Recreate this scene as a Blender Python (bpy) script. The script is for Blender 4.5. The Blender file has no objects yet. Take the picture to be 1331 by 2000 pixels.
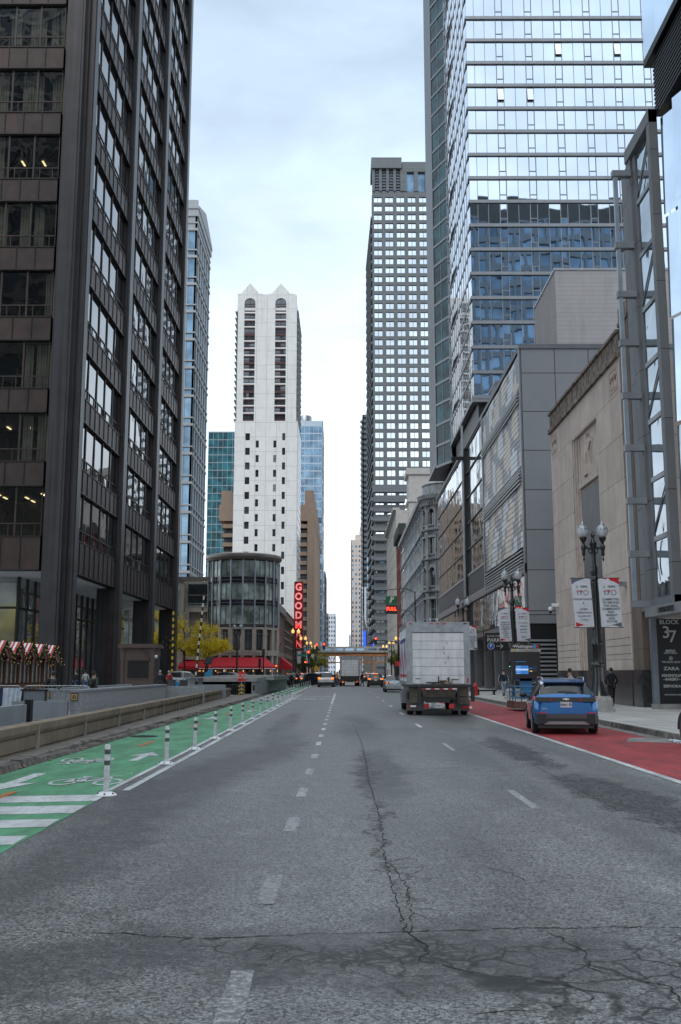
import bpy, bmesh, math, random
from mathutils import Vector, Matrix
R = math.radians
rnd = random.Random(7)
S = bpy.context.scene
COL = S.collection

# ------------------------------------------------------------------ camera (35 mm on a 24x36 upright frame)
FPX = 1944.0; TH = math.atan(313 / FPX); CAMH = 1.7
YAW = math.atan(3.5 / FPX * math.cos(TH))
cam = bpy.data.objects.new('camera', bpy.data.cameras.new('camera'))
COL.objects.link(cam); S.camera = cam
cam.location = (0, 0, CAMH); cam.rotation_euler = (R(90) + TH, 0, YAW)
cam.data.sensor_fit = 'VERTICAL'; cam.data.sensor_height = 36; cam.data.sensor_width = 24
cam.data.lens = 36 * FPX / 2000; cam.data.clip_end = 6000; cam.data.clip_start = 0.1

def proj(p):
    x, y, z = p
    z -= CAMH
    zc = y * math.cos(TH) + z * math.sin(TH); yc = z * math.cos(TH) - y * math.sin(TH)
    if zc < .1: return None
    return 669 + FPX * x / zc, 1000 - FPX * yc / zc, zc

# ------------------------------------------------------------------ materials
def nd(nt, t, **k):
    n = nt.nodes.new(t)
    for a, b in k.items():
        if a in n.inputs: n.inputs[a].default_value = b
        else: setattr(n, a, b)
    return n
MATS = {}
def base_mat(name):
    m = bpy.data.materials.new(name); m.use_nodes = True
    nt = m.node_tree; b = nt.nodes['Principled BSDF']
    return m, nt, b
def c4(c): return (c[0], c[1], c[2], 1)
def coords(nt, scale=(1, 1, 1), kind='Object', rot=(0, 0, 0)):
    tc = nd(nt, 'ShaderNodeTexCoord'); mp = nd(nt, 'ShaderNodeMapping')
    mp.inputs['Scale'].default_value = scale; mp.inputs['Rotation'].default_value = rot
    nt.links.new(tc.outputs[kind], mp.inputs['Vector']); return mp.outputs['Vector']
def mulcol(nt, col_socket, fac_socket):
    mx = nd(nt, 'ShaderNodeVectorMath', operation='SCALE')
    nt.links.new(col_socket, mx.inputs[0]); nt.links.new(fac_socket, mx.inputs['Scale']); return mx.outputs[0]
def mixc(nt, fac, a, b):
    mx = nd(nt, 'ShaderNodeMix', data_type='RGBA')
    for s, v in ((mx.inputs[0], fac), (mx.inputs[6], a), (mx.inputs[7], b)):
        if isinstance(v, bpy.types.NodeSocket): nt.links.new(v, s)
        elif isinstance(v, (int, float)): s.default_value = v
        else: s.default_value = c4(v)
    return mx.outputs[2]
def math_(nt, op, a, b=None, clamp=False):
    n = nd(nt, 'ShaderNodeMath', operation=op); n.use_clamp = clamp
    for i, v in enumerate((a, b)):
        if v is None: continue
        if isinstance(v, bpy.types.NodeSocket): nt.links.new(v, n.inputs[i])
        else: n.inputs[i].default_value = v
    return n.outputs[0]
def maprange(nt, v, a, b, c=0., d=1.):
    n = nd(nt, 'ShaderNodeMapRange'); n.clamp = True
    nt.links.new(v, n.inputs[0])
    for i, x in zip((1, 2, 3, 4), (a, b, c, d)): n.inputs[i].default_value = x
    return n.outputs[0]
def noise(nt, vec, scale, detail=4, rough=.55, dist=0):
    n = nd(nt, 'ShaderNodeTexNoise'); n.inputs['Scale'].default_value = scale; n.inputs['Detail'].default_value = detail
    n.inputs['Roughness'].default_value = rough; n.inputs['Distortion'].default_value = dist
    nt.links.new(vec, n.inputs['Vector']); return n.outputs[0]
def bump(nt, b, h, strength, dist=.02):
    n = nd(nt, 'ShaderNodeBump'); n.inputs['Strength'].default_value = strength; n.inputs['Distance'].default_value = dist
    nt.links.new(h, n.inputs['Height']); nt.links.new(n.outputs[0], b.inputs['Normal'])

def mat(name, col, rough=.6, metal=0., ior=1.5, var=.15, vs=1.2, bmp=0., bs=30, coat=0., streak=0., col2=None, streak_s=(2.5, 2.5, .12)):
    if name in MATS: return MATS[name]
    m, nt, b = base_mat(name)
    v = coords(nt)
    n = noise(nt, v, vs, 5)
    f = maprange(nt, n, .3, .7, 1 - var, 1 + var)
    c = nd(nt, 'ShaderNodeRGB'); c.outputs[0].default_value = c4(col)
    cs = c.outputs[0]
    if streak or col2:
        v2 = coords(nt, streak_s)
        n2 = noise(nt, v2, 1.3, 5, .6)
        cs = mixc(nt, maprange(nt, n2, .45, .75, 0, 1 if col2 else streak), cs, col2 or tuple(x * .4 for x in col))
    nt.links.new(mulcol(nt, cs, f), b.inputs['Base Color'])
    b.inputs['Roughness'].default_value = rough; b.inputs['Metallic'].default_value = metal; b.inputs['IOR'].default_value = ior
    if coat: b.inputs['Coat Weight'].default_value = coat; b.inputs['Coat Roughness'].default_value = .04
    if bmp: bump(nt, b, noise(nt, v, bs, 3), bmp)
    MATS[name] = m; return m

def glass(name, col, metal=0., rough=.03, ior=1.9, wob=.25, ws=.5, wd=.05, var=.3, vs=.35):
    """opaque coated window glass: mirrors what stands opposite, slightly wavy, tint differs from pane to pane"""
    if name in MATS: return MATS[name]
    m, nt, b = base_mat(name)
    v = coords(nt); f = maprange(nt, noise(nt, v, vs, 2), .35, .65, 1 - var, 1 + var)
    oi = nd(nt, 'ShaderNodeObjectInfo')
    f2 = math_(nt, 'MULTIPLY', f, maprange(nt, oi.outputs['Random'], 0, 1, 1 - var * .5, 1 + var * .5))
    c = nd(nt, 'ShaderNodeRGB'); c.outputs[0].default_value = c4(col)
    nt.links.new(mulcol(nt, c.outputs[0], f2), b.inputs['Base Color'])
    b.inputs['Roughness'].default_value = rough; b.inputs['Metallic'].default_value = metal; b.inputs['IOR'].default_value = ior
    if wob: bump(nt, b, noise(nt, v, ws, 1, .4, .6), wob, wd)
    MATS[name] = m; return m

def blocks(name, c1, c2, mortar, w, h, plane='yz', ms=.02, rough=.8, offset=.5, stain=0., var=.12, bmp=.15, squash=1.):
    """stone or panel courses drawn by the brick texture in metres on a wall plane"""
    if name in MATS: return MATS[name]
    m, nt, b = base_mat(name)
    tc = nd(nt, 'ShaderNodeTexCoord'); sp = nd(nt, 'ShaderNodeSeparateXYZ'); cb = nd(nt, 'ShaderNodeCombineXYZ')
    nt.links.new(tc.outputs['Object'], sp.inputs[0])
    if plane == 'xyz':
        s = math_(nt, 'ADD', sp.outputs[0], sp.outputs[1]); nt.links.new(s, cb.inputs[0]); nt.links.new(sp.outputs[2], cb.inputs[1])
    else:
        nt.links.new(sp.outputs['xyz'.index(plane[0])], cb.inputs[0]); nt.links.new(sp.outputs['xyz'.index(plane[1])], cb.inputs[1])
    br = nd(nt, 'ShaderNodeTexBrick', offset=offset)
    nt.links.new(cb.outputs[0], br.inputs['Vector'])
    br.inputs['Scale'].default_value = 1; br.inputs['Brick Width'].default_value = w; br.inputs['Row Height'].default_value = h
    br.inputs['Mortar Size'].default_value = ms; br.inputs['Mortar Smooth'].default_value = .1
    br.inputs['Color1'].default_value = c4(c1); br.inputs['Color2'].default_value = c4(c2); br.inputs['Mortar'].default_value = c4(mortar)
    n = noise(nt, tc.outputs['Object'], .8, 6, .6); cs = br.outputs['Color']
    if stain:
        v2 = coords(nt, (1.5, 1.5, .15)); n2 = noise(nt, v2, 1., 6, .65)
        cs = mixc(nt, maprange(nt, n2, .5, .75, 0, stain), cs, tuple(x * .35 for x in c1))
    nt.links.new(mulcol(nt, cs, maprange(nt, n, .3, .7, 1 - var, 1 + var)), b.inputs['Base Color'])
    b.inputs['Roughness'].default_value = rough
    if bmp: bump(nt, b, math_(nt, 'SUBTRACT', noise(nt, tc.outputs['Object'], 25, 3), br.outputs['Fac']), bmp, .02)
    MATS[name] = m; return m

def emit(name, col, st):
    if name in MATS: return MATS[name]
    m, nt, b = base_mat(name)
    b.inputs['Base Color'].default_value = c4(col); b.inputs['Emission Color'].default_value = c4(col)
    b.inputs['Emission Strength'].default_value = st; MATS[name] = m; return m

# ------------------------------------------------------------------ mesh builder
class Fr:
    """a wall frame: a = metres along the wall, z = height, d = metres out of the wall"""
    def __init__(s, o, u, n):
        s.o = o; l = math.hypot(*u); s.u = (u[0] / l, u[1] / l); l = math.hypot(*n); s.n = (n[0] / l, n[1] / l)
    def __call__(s, a, z, d=0.):
        return (s.o[0] + s.u[0] * a + s.n[0] * d, s.o[1] + s.u[1] * a + s.n[1] * d, z)

class MB:
    def __init__(s): s.v = []; s.f = []; s.m = []
    def face(s, pts, mi=0):
        i = len(s.v); s.v += [tuple(p) for p in pts]; s.f.append(list(range(i, i + len(pts)))); s.m.append(mi); return s
    def hexa(s, p, mi=0):
        i = len(s.v); s.v += [tuple(q) for q in p]
        for f in ((0, 3, 2, 1), (4, 5, 6, 7), (0, 1, 5, 4), (1, 2, 6, 5), (2, 3, 7, 6), (3, 0, 4, 7)):
            s.f.append([i + k for k in f]); s.m.append(mi)
        return s
    def box(s, x0, x1, y0, y1, z0, z1, mi=0):
        return s.hexa([(x0, y0, z0), (x1, y0, z0), (x1, y1, z0), (x0, y1, z0), (x0, y0, z1), (x1, y0, z1), (x1, y1, z1), (x0, y1, z1)], mi)
    def fb(s, fr, a0, a1, z0, z1, d0, d1, mi=0):
        return s.hexa([fr(a0, z0, d1), fr(a1, z0, d1), fr(a1, z0, d0), fr(a0, z0, d0), fr(a0, z1, d1), fr(a1, z1, d1), fr(a1, z1, d0), fr(a0, z1, d0)], mi)
    def fq(s, fr, a0, a1, z0, z1, d, mi=0, jit=0.):
        if jit:
            t = rnd.gauss(0, jit) * (a1 - a0); w = rnd.gauss(0, jit) * (z1 - z0)
        else: t = w = 0
        s.face([fr(a0, z0, d - t - w), fr(a1, z0, d + t - w), fr(a1, z1, d + t + w), fr(a0, z1, d - t + w)], mi)
        return s
    def tube(s, pts, rad, n=8, mi=0, caps=True):
        pts = [Vector(p) for p in pts]
        if not hasattr(rad, '__len__'): rad = [rad] * len(pts)
        rings = []; prev = None
        for k, p in enumerate(pts):
            d = (pts[min(k + 1, len(pts) - 1)] - pts[max(k - 1, 0)]).normalized()
            a = prev if prev is not None else (Vector((0, 0, 1)) if abs(d.z) < .9 else Vector((1, 0, 0)))
            x = (a - d * a.dot(d)).normalized(); prev = x; y = d.cross(x)
            i = len(s.v); rings.append(i)
            for q in range(n):
                t = 2 * math.pi * q / n; s.v.append(tuple(p + (x * math.cos(t) + y * math.sin(t)) * rad[k]))
        for k in range(len(pts) - 1):
            for q in range(n):
                a, b = rings[k] + q, rings[k] + (q + 1) % n; c, d = rings[k + 1] + (q + 1) % n, rings[k + 1] + q
                s.f.append([a, b, c, d]); s.m.append(mi)
        if caps:
            s.f.append([rings[0] + q for q in range(n)][::-1]); s.m.append(mi)
            s.f.append([rings[-1] + q for q in range(n)]); s.m.append(mi)
        return s
    def lathe(s, cx, cy, prof, n=12, mi=0, a0=0., a1=None, caps=True):
        full = a1 is None; a1 = a0 + 2 * math.pi if full else a1; cnt = n if full else n + 1; rings = []
        for r, z in prof:
            rings.append(len(s.v))
            for q in range(cnt):
                t = a0 + (a1 - a0) * q / n; s.v.append((cx + r * math.cos(t), cy + r * math.sin(t), z))
        for k in range(len(prof) - 1):
            for q in range(n):
                b = (q + 1) % cnt
                s.f.append([rings[k] + q, rings[k] + b, rings[k + 1] + b, rings[k + 1] + q]); s.m.append(mi)
        if caps and full:
            s.f.append([rings[0] + q for q in range(n)][::-1]); s.m.append(mi)
            s.f.append([rings[-1] + q for q in range(n)]); s.m.append(mi)
        return s
    def ell(s, c, r, nu=10, nv=6, mi=0):
        i0 = len(s.v); s.v.append((c[0], c[1], c[2] - r[2]))
        for k in range(1, nv):
            ph = -math.pi / 2 + math.pi * k / nv
            for q in range(nu):
                t = 2 * math.pi * q / nu; s.v.append((c[0] + r[0] * math.cos(ph) * math.cos(t), c[1] + r[1] * math.cos(ph) * math.sin(t), c[2] + r[2] * math.sin(ph)))
        top = len(s.v); s.v.append((c[0], c[1], c[2] + r[2]))
        for q in range(nu):
            b = (q + 1) % nu
            s.f.append([i0, i0 + 1 + b, i0 + 1 + q]); s.m.append(mi)
            for k in range(nv - 2):
                a = i0 + 1 + k * nu; s.f.append([a + q, a + b, a + nu + b, a + nu + q]); s.m.append(mi)
            a = i0 + 1 + (nv - 2) * nu; s.f.append([a + q, a + b, top]); s.m.append(mi)
        return s
    def prism(s, poly, vec, mi=0):
        """poly: list of 3-D points, swept along vec"""
        n = len(poly); i = len(s.v); s.v += [tuple(p) for p in poly] + [tuple(Vector(p) + Vector(vec)) for p in poly]
        s.f.append([i + k for k in range(n)][::-1]); s.m.append(mi); s.f.append([i + n + k for k in range(n)]); s.m.append(mi)
        for k in range(n):
            b = (k + 1) % n; s.f.append([i + k, i + b, i + n + b, i + n + k]); s.m.append(mi)
        return s
    def add(s, o):
        i = len(s.v); s.v += o.v; s.f += [[k + i for k in f] for f in o.f]; s.m += o.m; return s
    def xf(s, M):
        s.v = [tuple(M @ Vector(v)) for v in s.v]; return s

def link(name, mb, mats, parent=None, origin=(0, 0, 0), smooth=None):
    me = bpy.data.meshes.new(name)
    ox, oy, oz = origin
    me.from_pydata([(x - ox, y - oy, z - oz) for x, y, z in mb.v], [], mb.f)
    if not isinstance(mats, (list, tuple)): mats = [mats]
    for m in mats: me.materials.append(m)
    me.polygons.foreach_set('material_index', mb.m)
    if smooth:
        me.polygons.foreach_set('use_smooth', [True] * len(me.polygons)); me.set_sharp_from_angle(angle=R(smooth))
    me.update()
    o = bpy.data.objects.new(name, me); COL.objects.link(o)
    if parent: o.parent = parent
    else: o.location = origin
    return o

class T:
    """one thing: an Empty at its base that parents its parts; meshes are given in world metres"""
    def __init__(s, name, label, cat, loc, group=None, rz=0.):
        s.loc = loc; e = s.e = bpy.data.objects.new(name, None); COL.objects.link(e); e.empty_display_size = .2
        e.location = loc; e['label'] = label; e['category'] = cat
        if group: e['group'] = group
        if rz: e.rotation_euler.z = rz
    def part(s, name, mb, mats, parent=None, smooth=None, kind=None, label=None, local=False):
        o = link(name, mb, mats, parent or s.e, (0, 0, 0) if local else s.loc, smooth)
        if kind: o['kind'] = kind
        if label: o['label'] = label
        return o
    def many(s, name, mbs, mats, n=100, smooth=None):
        """each one a part; past n the smallest in the picture become one part"""
        def size(b):
            k = len(b.v); c = [sum(v[i] for v in b.v) / k for i in range(3)]; p = proj(c)
            if not p: return 0
            ex = [max(v[i] for v in b.v) - min(v[i] for v in b.v) for i in range(3)]
            a = (ex[0] + .3 * ex[1]) * ex[2] / p[2] ** 2
            if not (-40 < p[0] < 1370 and -40 < p[1] < 2040): a *= 1e-4
            return a
        if len(mbs) > n: mbs = sorted(mbs, key=size, reverse=True)
        for b in mbs[:n]: s.part(name, b, mats, smooth=smooth)
        if len(mbs) > n:
            r = MB()
            for b in mbs[n:]: r.add(b)
            s.part(name, r, mats, smooth=smooth, kind='stuff')

def solo(name, mb, mats, label, cat, loc, group=None, smooth=None, kind=None):
    o = link(name, mb, mats, None, loc, smooth)
    if label: o['label'] = label
    if cat: o['category'] = cat
    if group: o['group'] = group
    if kind: o['kind'] = kind
    return o
def struct(name, mb, mats, smooth=None, label=None):
    o = link(name, mb, mats, None, (0, 0, 0), smooth); o['kind'] = 'structure'
    if label: o['label'] = label
    return o
def dup(root, loc, rz=None, label=None, group=None, scale=None):
    def cp(o, par):
        c = o.copy(); COL.objects.link(c); c.parent = par
        for ch in o.children: cp(ch, c)
        return c
    r = cp(root, None); r.location = loc
    if rz is not None: r.rotation_euler.z = rz
    if label: r['label'] = label
    if group: r['group'] = group
    if scale: r.scale = (scale,) * 3
    return r

def text(parent, s, loc, size, m, face='-y', ext=.005, bold=0., align='CENTER', width=None, name='lettering', origin=None, sx=1., rz=0.):
    """lettering as real extruded letters; loc is the centre of the line in the parent's metres"""
    cu = bpy.data.curves.new(name, 'FONT'); cu.body = s; cu.size = size; cu.extrude = ext; cu.offset = bold
    cu.align_x = align; cu.align_y = 'CENTER'; cu.resolution_u = 3; cu.space_line = .9
    cu.materials.append(m)
    tmp = bpy.data.objects.new(name, cu); me = bpy.data.meshes.new_from_object(tmp); bpy.data.objects.remove(tmp)
    o = bpy.data.objects.new(name, me); COL.objects.link(o)
    if not me.materials: me.materials.append(m)
    og = origin if origin is not None else (parent.location if parent else (0, 0, 0))
    o.location = (loc[0] - og[0], loc[1] - og[1], loc[2] - og[2])
    o.rotation_euler = {'-y': (R(90), 0, 0), '-x': (R(90), 0, R(-90)), 'up': (0, 0, 0), '+x': (R(90), 0, R(90))}[face]
    if rz: o.rotation_euler.z += rz
    o.scale = (sx, 1, 1)
    if parent: o.parent = parent
    return o
# ------------------------------------------------------------------ world: an even overcast with brighter cloud low over the street
S.view_settings.view_transform = 'Standard'; S.view_settings.look = 'None'; S.view_settings.exposure = 0.42; S.view_settings.gamma = 1
S.render.film_transparent = False
S.cycles.max_bounces = 6; S.cycles.glossy_bounces = 3; S.cycles.diffuse_bounces = 3; S.cycles.transmission_bounces = 4
S.cycles.transparent_max_bounces = 6; S.cycles.sample_clamp_indirect = 6; S.cycles.use_denoising = True
w = bpy.data.worlds.new('World'); S.world = w; w.use_nodes = True
nt = w.node_tree; bg = nt.nodes['Background']
SUN_EL, SUN_AZ = R(48), R(200)
sky = nd(nt, 'ShaderNodeTexSky', sky_type='NISHITA'); sky.sun_disc = False; sky.sun_elevation = SUN_EL; sky.sun_rotation = SUN_AZ
sky.air_density = 1.2; sky.dust_density = 2.5
tc = nd(nt, 'ShaderNodeTexCoord'); sp = nd(nt, 'ShaderNodeSeparateXYZ'); nt.links.new(tc.outputs['Generated'], sp.inputs[0])
ramp = nd(nt, 'ShaderNodeValToRGB'); cr = ramp.color_ramp
cr.elements[0].position = .0; cr.elements[0].color = (9.6, 10.2, 11.0, 1)
cr.elements[1].position = 1.; cr.elements[1].color = (9.0, 9.8, 10.1, 1)
for p, c in ((.14, (9.6, 10.15, 10.9, 1)), (.27, (7.4, 8.6, 9.7, 1)), (.4, (5.6, 6.8, 8.1, 1)), (.6, (4.6, 5.8, 7.1, 1)), (.8, (7.9, 8.7, 9.3, 1))):
    e = cr.elements.new(p); e.color = c
nt.links.new(sp.outputs[2], ramp.inputs[0])
mp = nd(nt, 'ShaderNodeMapping'); mp.inputs['Scale'].default_value = (1.6, 1.6, 4.2); mp.inputs['Location'].default_value = (.4, .2, .9)
nt.links.new(tc.outputs['Generated'], mp.inputs[0])
n1 = noise(nt, mp.outputs[0], 1.6, 6, .5, .3)
n1b = noise(nt, mp.outputs[0], 4.5, 5, .6, .5)
f = math_(nt, 'MULTIPLY', maprange(nt, n1, .32, .68, .8, 1.18), maprange(nt, n1b, .3, .7, .93, 1.06))
cl = mulcol(nt, ramp.outputs[0], f)
mixed = mixc(nt, .86, sky.outputs[0], cl)
nt.links.new(mixed, bg.inputs['Color']); bg.inputs['Strength'].default_value = .125
sun = bpy.data.lights.new('sun', 'SUN'); so = bpy.data.objects.new('sun', sun); COL.objects.link(so)
sun.energy = 1.0; sun.angle = R(20); sun.color = (1, .98, .94)
# blender's sky rotation: azimuth measured from +Y clockwise
d = Vector((math.sin(SUN_AZ) * math.cos(SUN_EL), math.cos(SUN_AZ) * math.cos(SUN_EL), math.sin(SUN_EL)))
so.rotation_euler = d.to_track_quat('Z', 'Y').to_euler(); so.location = (0, 0, 200)

# ------------------------------------------------------------------ shared materials
M_steel = mat('corten_steel', (.040, .029, .026), .5, .2, var=.3, vs=.9, col2=(.068, .036, .028), streak_s=(1.2, 1.2, .15))
M_steel_col = mat('corten_column', (.052, .052, .056), .42, .25, var=.2, vs=.5, col2=(.030, .022, .021), streak_s=(3, 3, .05))
M_dk = mat('dark_metal', (.012, .013, .014), .4, .4)
M_blk = mat('black_paint', (.012, .012, .013), .35)
M_rub = mat('rubber', (.014, .014, .014), .85)
M_alu = mat('aluminium', (.34, .36, .38), .38, .7)
M_conc = mat('concrete', (.30, .29, .28), .85, var=.2, vs=1.5, bmp=.3, bs=40, streak=.35)
M_conc_d = mat('dark_concrete', (.16, .155, .15), .85, var=.25, vs=1.5, bmp=.3, bs=40)
M_white = mat('white_paint', (.72, .73, .74), .5, var=.08)
M_chrome = mat('chrome', (.6, .6, .62), .12, 1.)
M_red = mat('red_paint', (.45, .02, .02), .45)
M_gold = mat('brass', (.6, .42, .12), .35, .8)
# ------------------------------------------------------------------ ground
def asphalt():
    m, nt, b = base_mat('asphalt')
    v = coords(nt)
    sp = nd(nt, 'ShaderNodeSeparateXYZ'); nt.links.new(v, sp.inputs[0])
    big = noise(nt, coords(nt, (1, .18, 1)), .9, 5, .6)
    mid = noise(nt, v, 2.2, 5, .6)
    vo = nd(nt, 'ShaderNodeTexVoronoi'); vo.inputs['Scale'].default_value = 62; nt.links.new(v, vo.inputs['Vector'])
    spx = nd(nt, 'ShaderNodeSeparateColor'); nt.links.new(vo.outputs['Color'], spx.inputs[0])
    agg = maprange(nt, spx.outputs[0], 0, 1, .22, 2.1)
    fine = maprange(nt, noise(nt, v, 210, 3, .7), .3, .7, .5, 1.55)
    c = mixc(nt, maprange(nt, big, .35, .65), (.082, .085, .084), (.138, .143, .142))
    f = math_(nt, 'MULTIPLY', math_(nt, 'MULTIPLY', agg, fine), maprange(nt, mid, .3, .7, .86, 1.1))
    vo2 = nd(nt, 'ShaderNodeTexVoronoi'); vo2.inputs['Scale'].default_value = 120; nt.links.new(v, vo2.inputs['Vector']); sp2 = nd(nt, 'ShaderNodeSeparateColor'); nt.links.new(vo2.outputs['Color'], sp2.inputs[0])
    c = mulcol(nt, c, math_(nt, 'MULTIPLY', f, maprange(nt, sp2.outputs[1], 0, 1, .6, 1.4)))
    # irregular dark sealed / worn areas, each with its own outline
    wob = nd(nt, 'ShaderNodeTexNoise'); wob.inputs['Scale'].default_value = 1.4; wob.inputs['Detail'].default_value = 5; nt.links.new(v, wob.inputs['Vector'])
    wv = nd(nt, 'ShaderNodeVectorMath', operation='MULTIPLY_ADD'); nt.links.new(wob.outputs['Color'], wv.inputs[0])
    wv.inputs[1].default_value = (1.1, 2.2, 0); wv.inputs[2].default_value = (-.55, -1.1, 0)
    av = nd(nt, 'ShaderNodeVectorMath', operation='ADD'); nt.links.new(v, av.inputs[0]); nt.links.new(wv.outputs[0], av.inputs[1])
    def spot(cx, cy, rx, ry, rot=0, soft=.35, src=None):
        mp = nd(nt, 'ShaderNodeMapping', vector_type='TEXTURE'); nt.links.new((src or av).outputs[0], mp.inputs[0])
        mp.inputs['Location'].default_value = (cx, cy, 0); mp.inputs['Rotation'].default_value = (0, 0, rot); mp.inputs['Scale'].default_value = (rx, ry, 1e3)
        ln = nd(nt, 'ShaderNodeVectorMath', operation='LENGTH'); nt.links.new(mp.outputs[0], ln.inputs[0])
        return maprange(nt, ln.outputs['Value'], 1 + soft, 1 - soft, 0, 1)
    wv3 = nd(nt, 'ShaderNodeVectorMath', operation='MULTIPLY_ADD'); nt.links.new(wob.outputs['Color'], wv3.inputs[0]); wv3.inputs[1].default_value = (.95, 2.2, 0); wv3.inputs[2].default_value = (-.47, -1.1, 0)
    av2 = nd(nt, 'ShaderNodeVectorMath', operation='ADD'); nt.links.new(v, av2.inputs[0]); nt.links.new(wv3.outputs[0], av2.inputs[1])
    def union(l):
        a = l[0]
        for x in l[1:]: a = math_(nt, 'MAXIMUM', a, x)
        return a
    dark = union([spot(.62, 18.4, .42, 4.2, 0, .25, av2), spot(-2.2, 18., .75, 7, R(-7)), spot(-2.5, 11.0, .5, 3.6), spot(-1.4, 24, .5, 5), spot(.3, 6.4, 1.5, .7), spot(-1.5, 6.2, 1.1, .55),
                  spot(-1.3, 4.4, .6, .8), spot(3.85, 14.0, .5, 3.2, R(3), .3, av2), spot(3.85, 22.6, .34, 4.2, R(-2), .3, av2), spot(.45, 33, .7, 7), spot(-1.9, 34, .35, 10), spot(4.1, 38, .6, 4)])
    c = mixc(nt, math_(nt, 'MULTIPLY', dark, maprange(nt, noise(nt, v, 9, 5, .7), .35, .62, .42, .88)), c, (.034, .036, .038))
    # alligator cracking
    vc = nd(nt, 'ShaderNodeTexVoronoi', feature='DISTANCE_TO_EDGE'); vc.inputs['Scale'].default_value = 3.6
    wv2 = nd(nt, 'ShaderNodeVectorMath', operation='MULTIPLY_ADD'); n5 = nd(nt, 'ShaderNodeTexNoise'); n5.inputs['Scale'].default_value = 5; n5.inputs['Detail'].default_value = 4
    nt.links.new(v, n5.inputs['Vector']); nt.links.new(n5.outputs['Color'], wv2.inputs[0]); wv2.inputs[1].default_value = (.22, .22, 0); nt.links.new(v, wv2.inputs[2])
    nt.links.new(wv2.outputs[0], vc.inputs['Vector'])
    vc2 = nd(nt, 'ShaderNodeTexVoronoi', feature='DISTANCE_TO_EDGE'); vc2.inputs['Scale'].default_value = 9.; nt.links.new(wv2.outputs[0], vc2.inputs['Vector'])
    cr1 = maprange(nt, vc.outputs[0], .018, .06, 1, 0); cr2 = maprange(nt, vc2.outputs[0], .04, .14, 1, 0)
    keep = maprange(nt, noise(nt, v, 2.1, 3), .36, .50, 0, 1)
    big_area = union([spot(.6, 6.25, 1.15, .5), spot(1.75, 5.85, 1.0, .95), spot(-.4, 6.55, 1.0, .18), spot(2.6, 6.3, .8, .7), spot(.55, 8.5, .16, 1.3)])
    fine_area = union([spot(3.85, 14.0, .56, 3.4, R(0), .1, av2), spot(3.85, 22.6, .4, 4.4, 0, .1, av2), spot(.25, 6.35, .75, .35), spot(.43, 18.4, .12, 5), spot(.45, 12, .07, 4)])
    ck = math_(nt, 'MAXIMUM', math_(nt, 'MULTIPLY', math_(nt, 'MULTIPLY', cr1, big_area), keep), math_(nt, 'MULTIPLY', math_(nt, 'MULTIPLY', cr2, fine_area), .9))
    c = mixc(nt, ck, c, (.008, .008, .008))
    # a few big blotches of tyre dirt
    nt.links.new(c, b.inputs['Base Color'])
    nt.links.new(maprange(nt, big, .3, .7, .42, .62), b.inputs['Roughness'])
    h = math_(nt, 'SUBTRACT', math_(nt, 'MULTIPLY', spx.outputs[0], .5), math_(nt, 'MULTIPLY', ck, 2))
    bump(nt, b, h, .55, .01)
    return m
M_asph = asphalt()
def paint(name, col, wear=.5, ws=7, under=(.085, .088, .093), wear_hi=.68, rough=.6):
    m, nt, b = base_mat(name); v = coords(nt)
    n = noise(nt, v, ws, 6, .7); n2 = noise(nt, v, .7, 4, .6)
    base = mulcol(nt, mixc(nt, 0, col, col), maprange(nt, n2, .3, .7, .8, 1.15))
    g = nd(nt, 'ShaderNodeTexNoise'); g.inputs['Scale'].default_value = 130; nt.links.new(v, g.inputs['Vector'])
    base = mulcol(nt, base, maprange(nt, g.outputs[0], .3, .7, .82, 1.15))
    base = mulcol(nt, base, maprange(nt, noise(nt, coords(nt, (1, .25, 1)), 2.3, 6, .7), .35, .6, .62, 1.1))
    c = mixc(nt, maprange(nt, math_(nt, 'ADD', n, math_(nt, 'MULTIPLY', math_(nt, 'SUBTRACT', n2, .5), .4)), wear, wear_hi, 0, 1), base, under)
    nt.links.new(c, b.inputs['Base Color']); b.inputs['Roughness'].default_value = rough
    bump(nt, b, g.outputs[0], .3, .01); return m
M_green = paint('green_lane_paint', (.085, .29, .15), .53, 3, (.06, .12, .085), .85)
M_redl = paint('red_lane_paint', (.33, .032, .038), .54, 3, (.10, .055, .058), .85)
M_line = paint('white_line_paint', (.55, .57, .58), .55, 9, (.1, .1, .105), .75)
M_line_worn = paint('worn_white_paint', (.42, .43, .44), .33, 22, (.115, .118, .118), .57)
M_orange = paint('orange_line_paint', (.5, .17, .03), .6, 9)
M_walk = blocks('sidewalk', (.42, .41, .395), (.37, .365, .355), (.12, .12, .12), 1.5, 1.5, 'xy', .015, .85, 0, 0, .18, .2)
M_plaza = blocks('plaza_paving', (.22, .22, .215), (.2, .2, .2), (.1, .1, .1), 1.2, 1.2, 'xy', .02, .8, 0)
M_kerb = mat('kerb_stone', (.10, .09, .082), .9, var=.5, vs=5, bmp=.6, bs=18, col2=(.2, .18, .16), streak_s=(3, 3, 3))
M_grnd = mat('ground_soil', (.12, .12, .12), .9)

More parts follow.
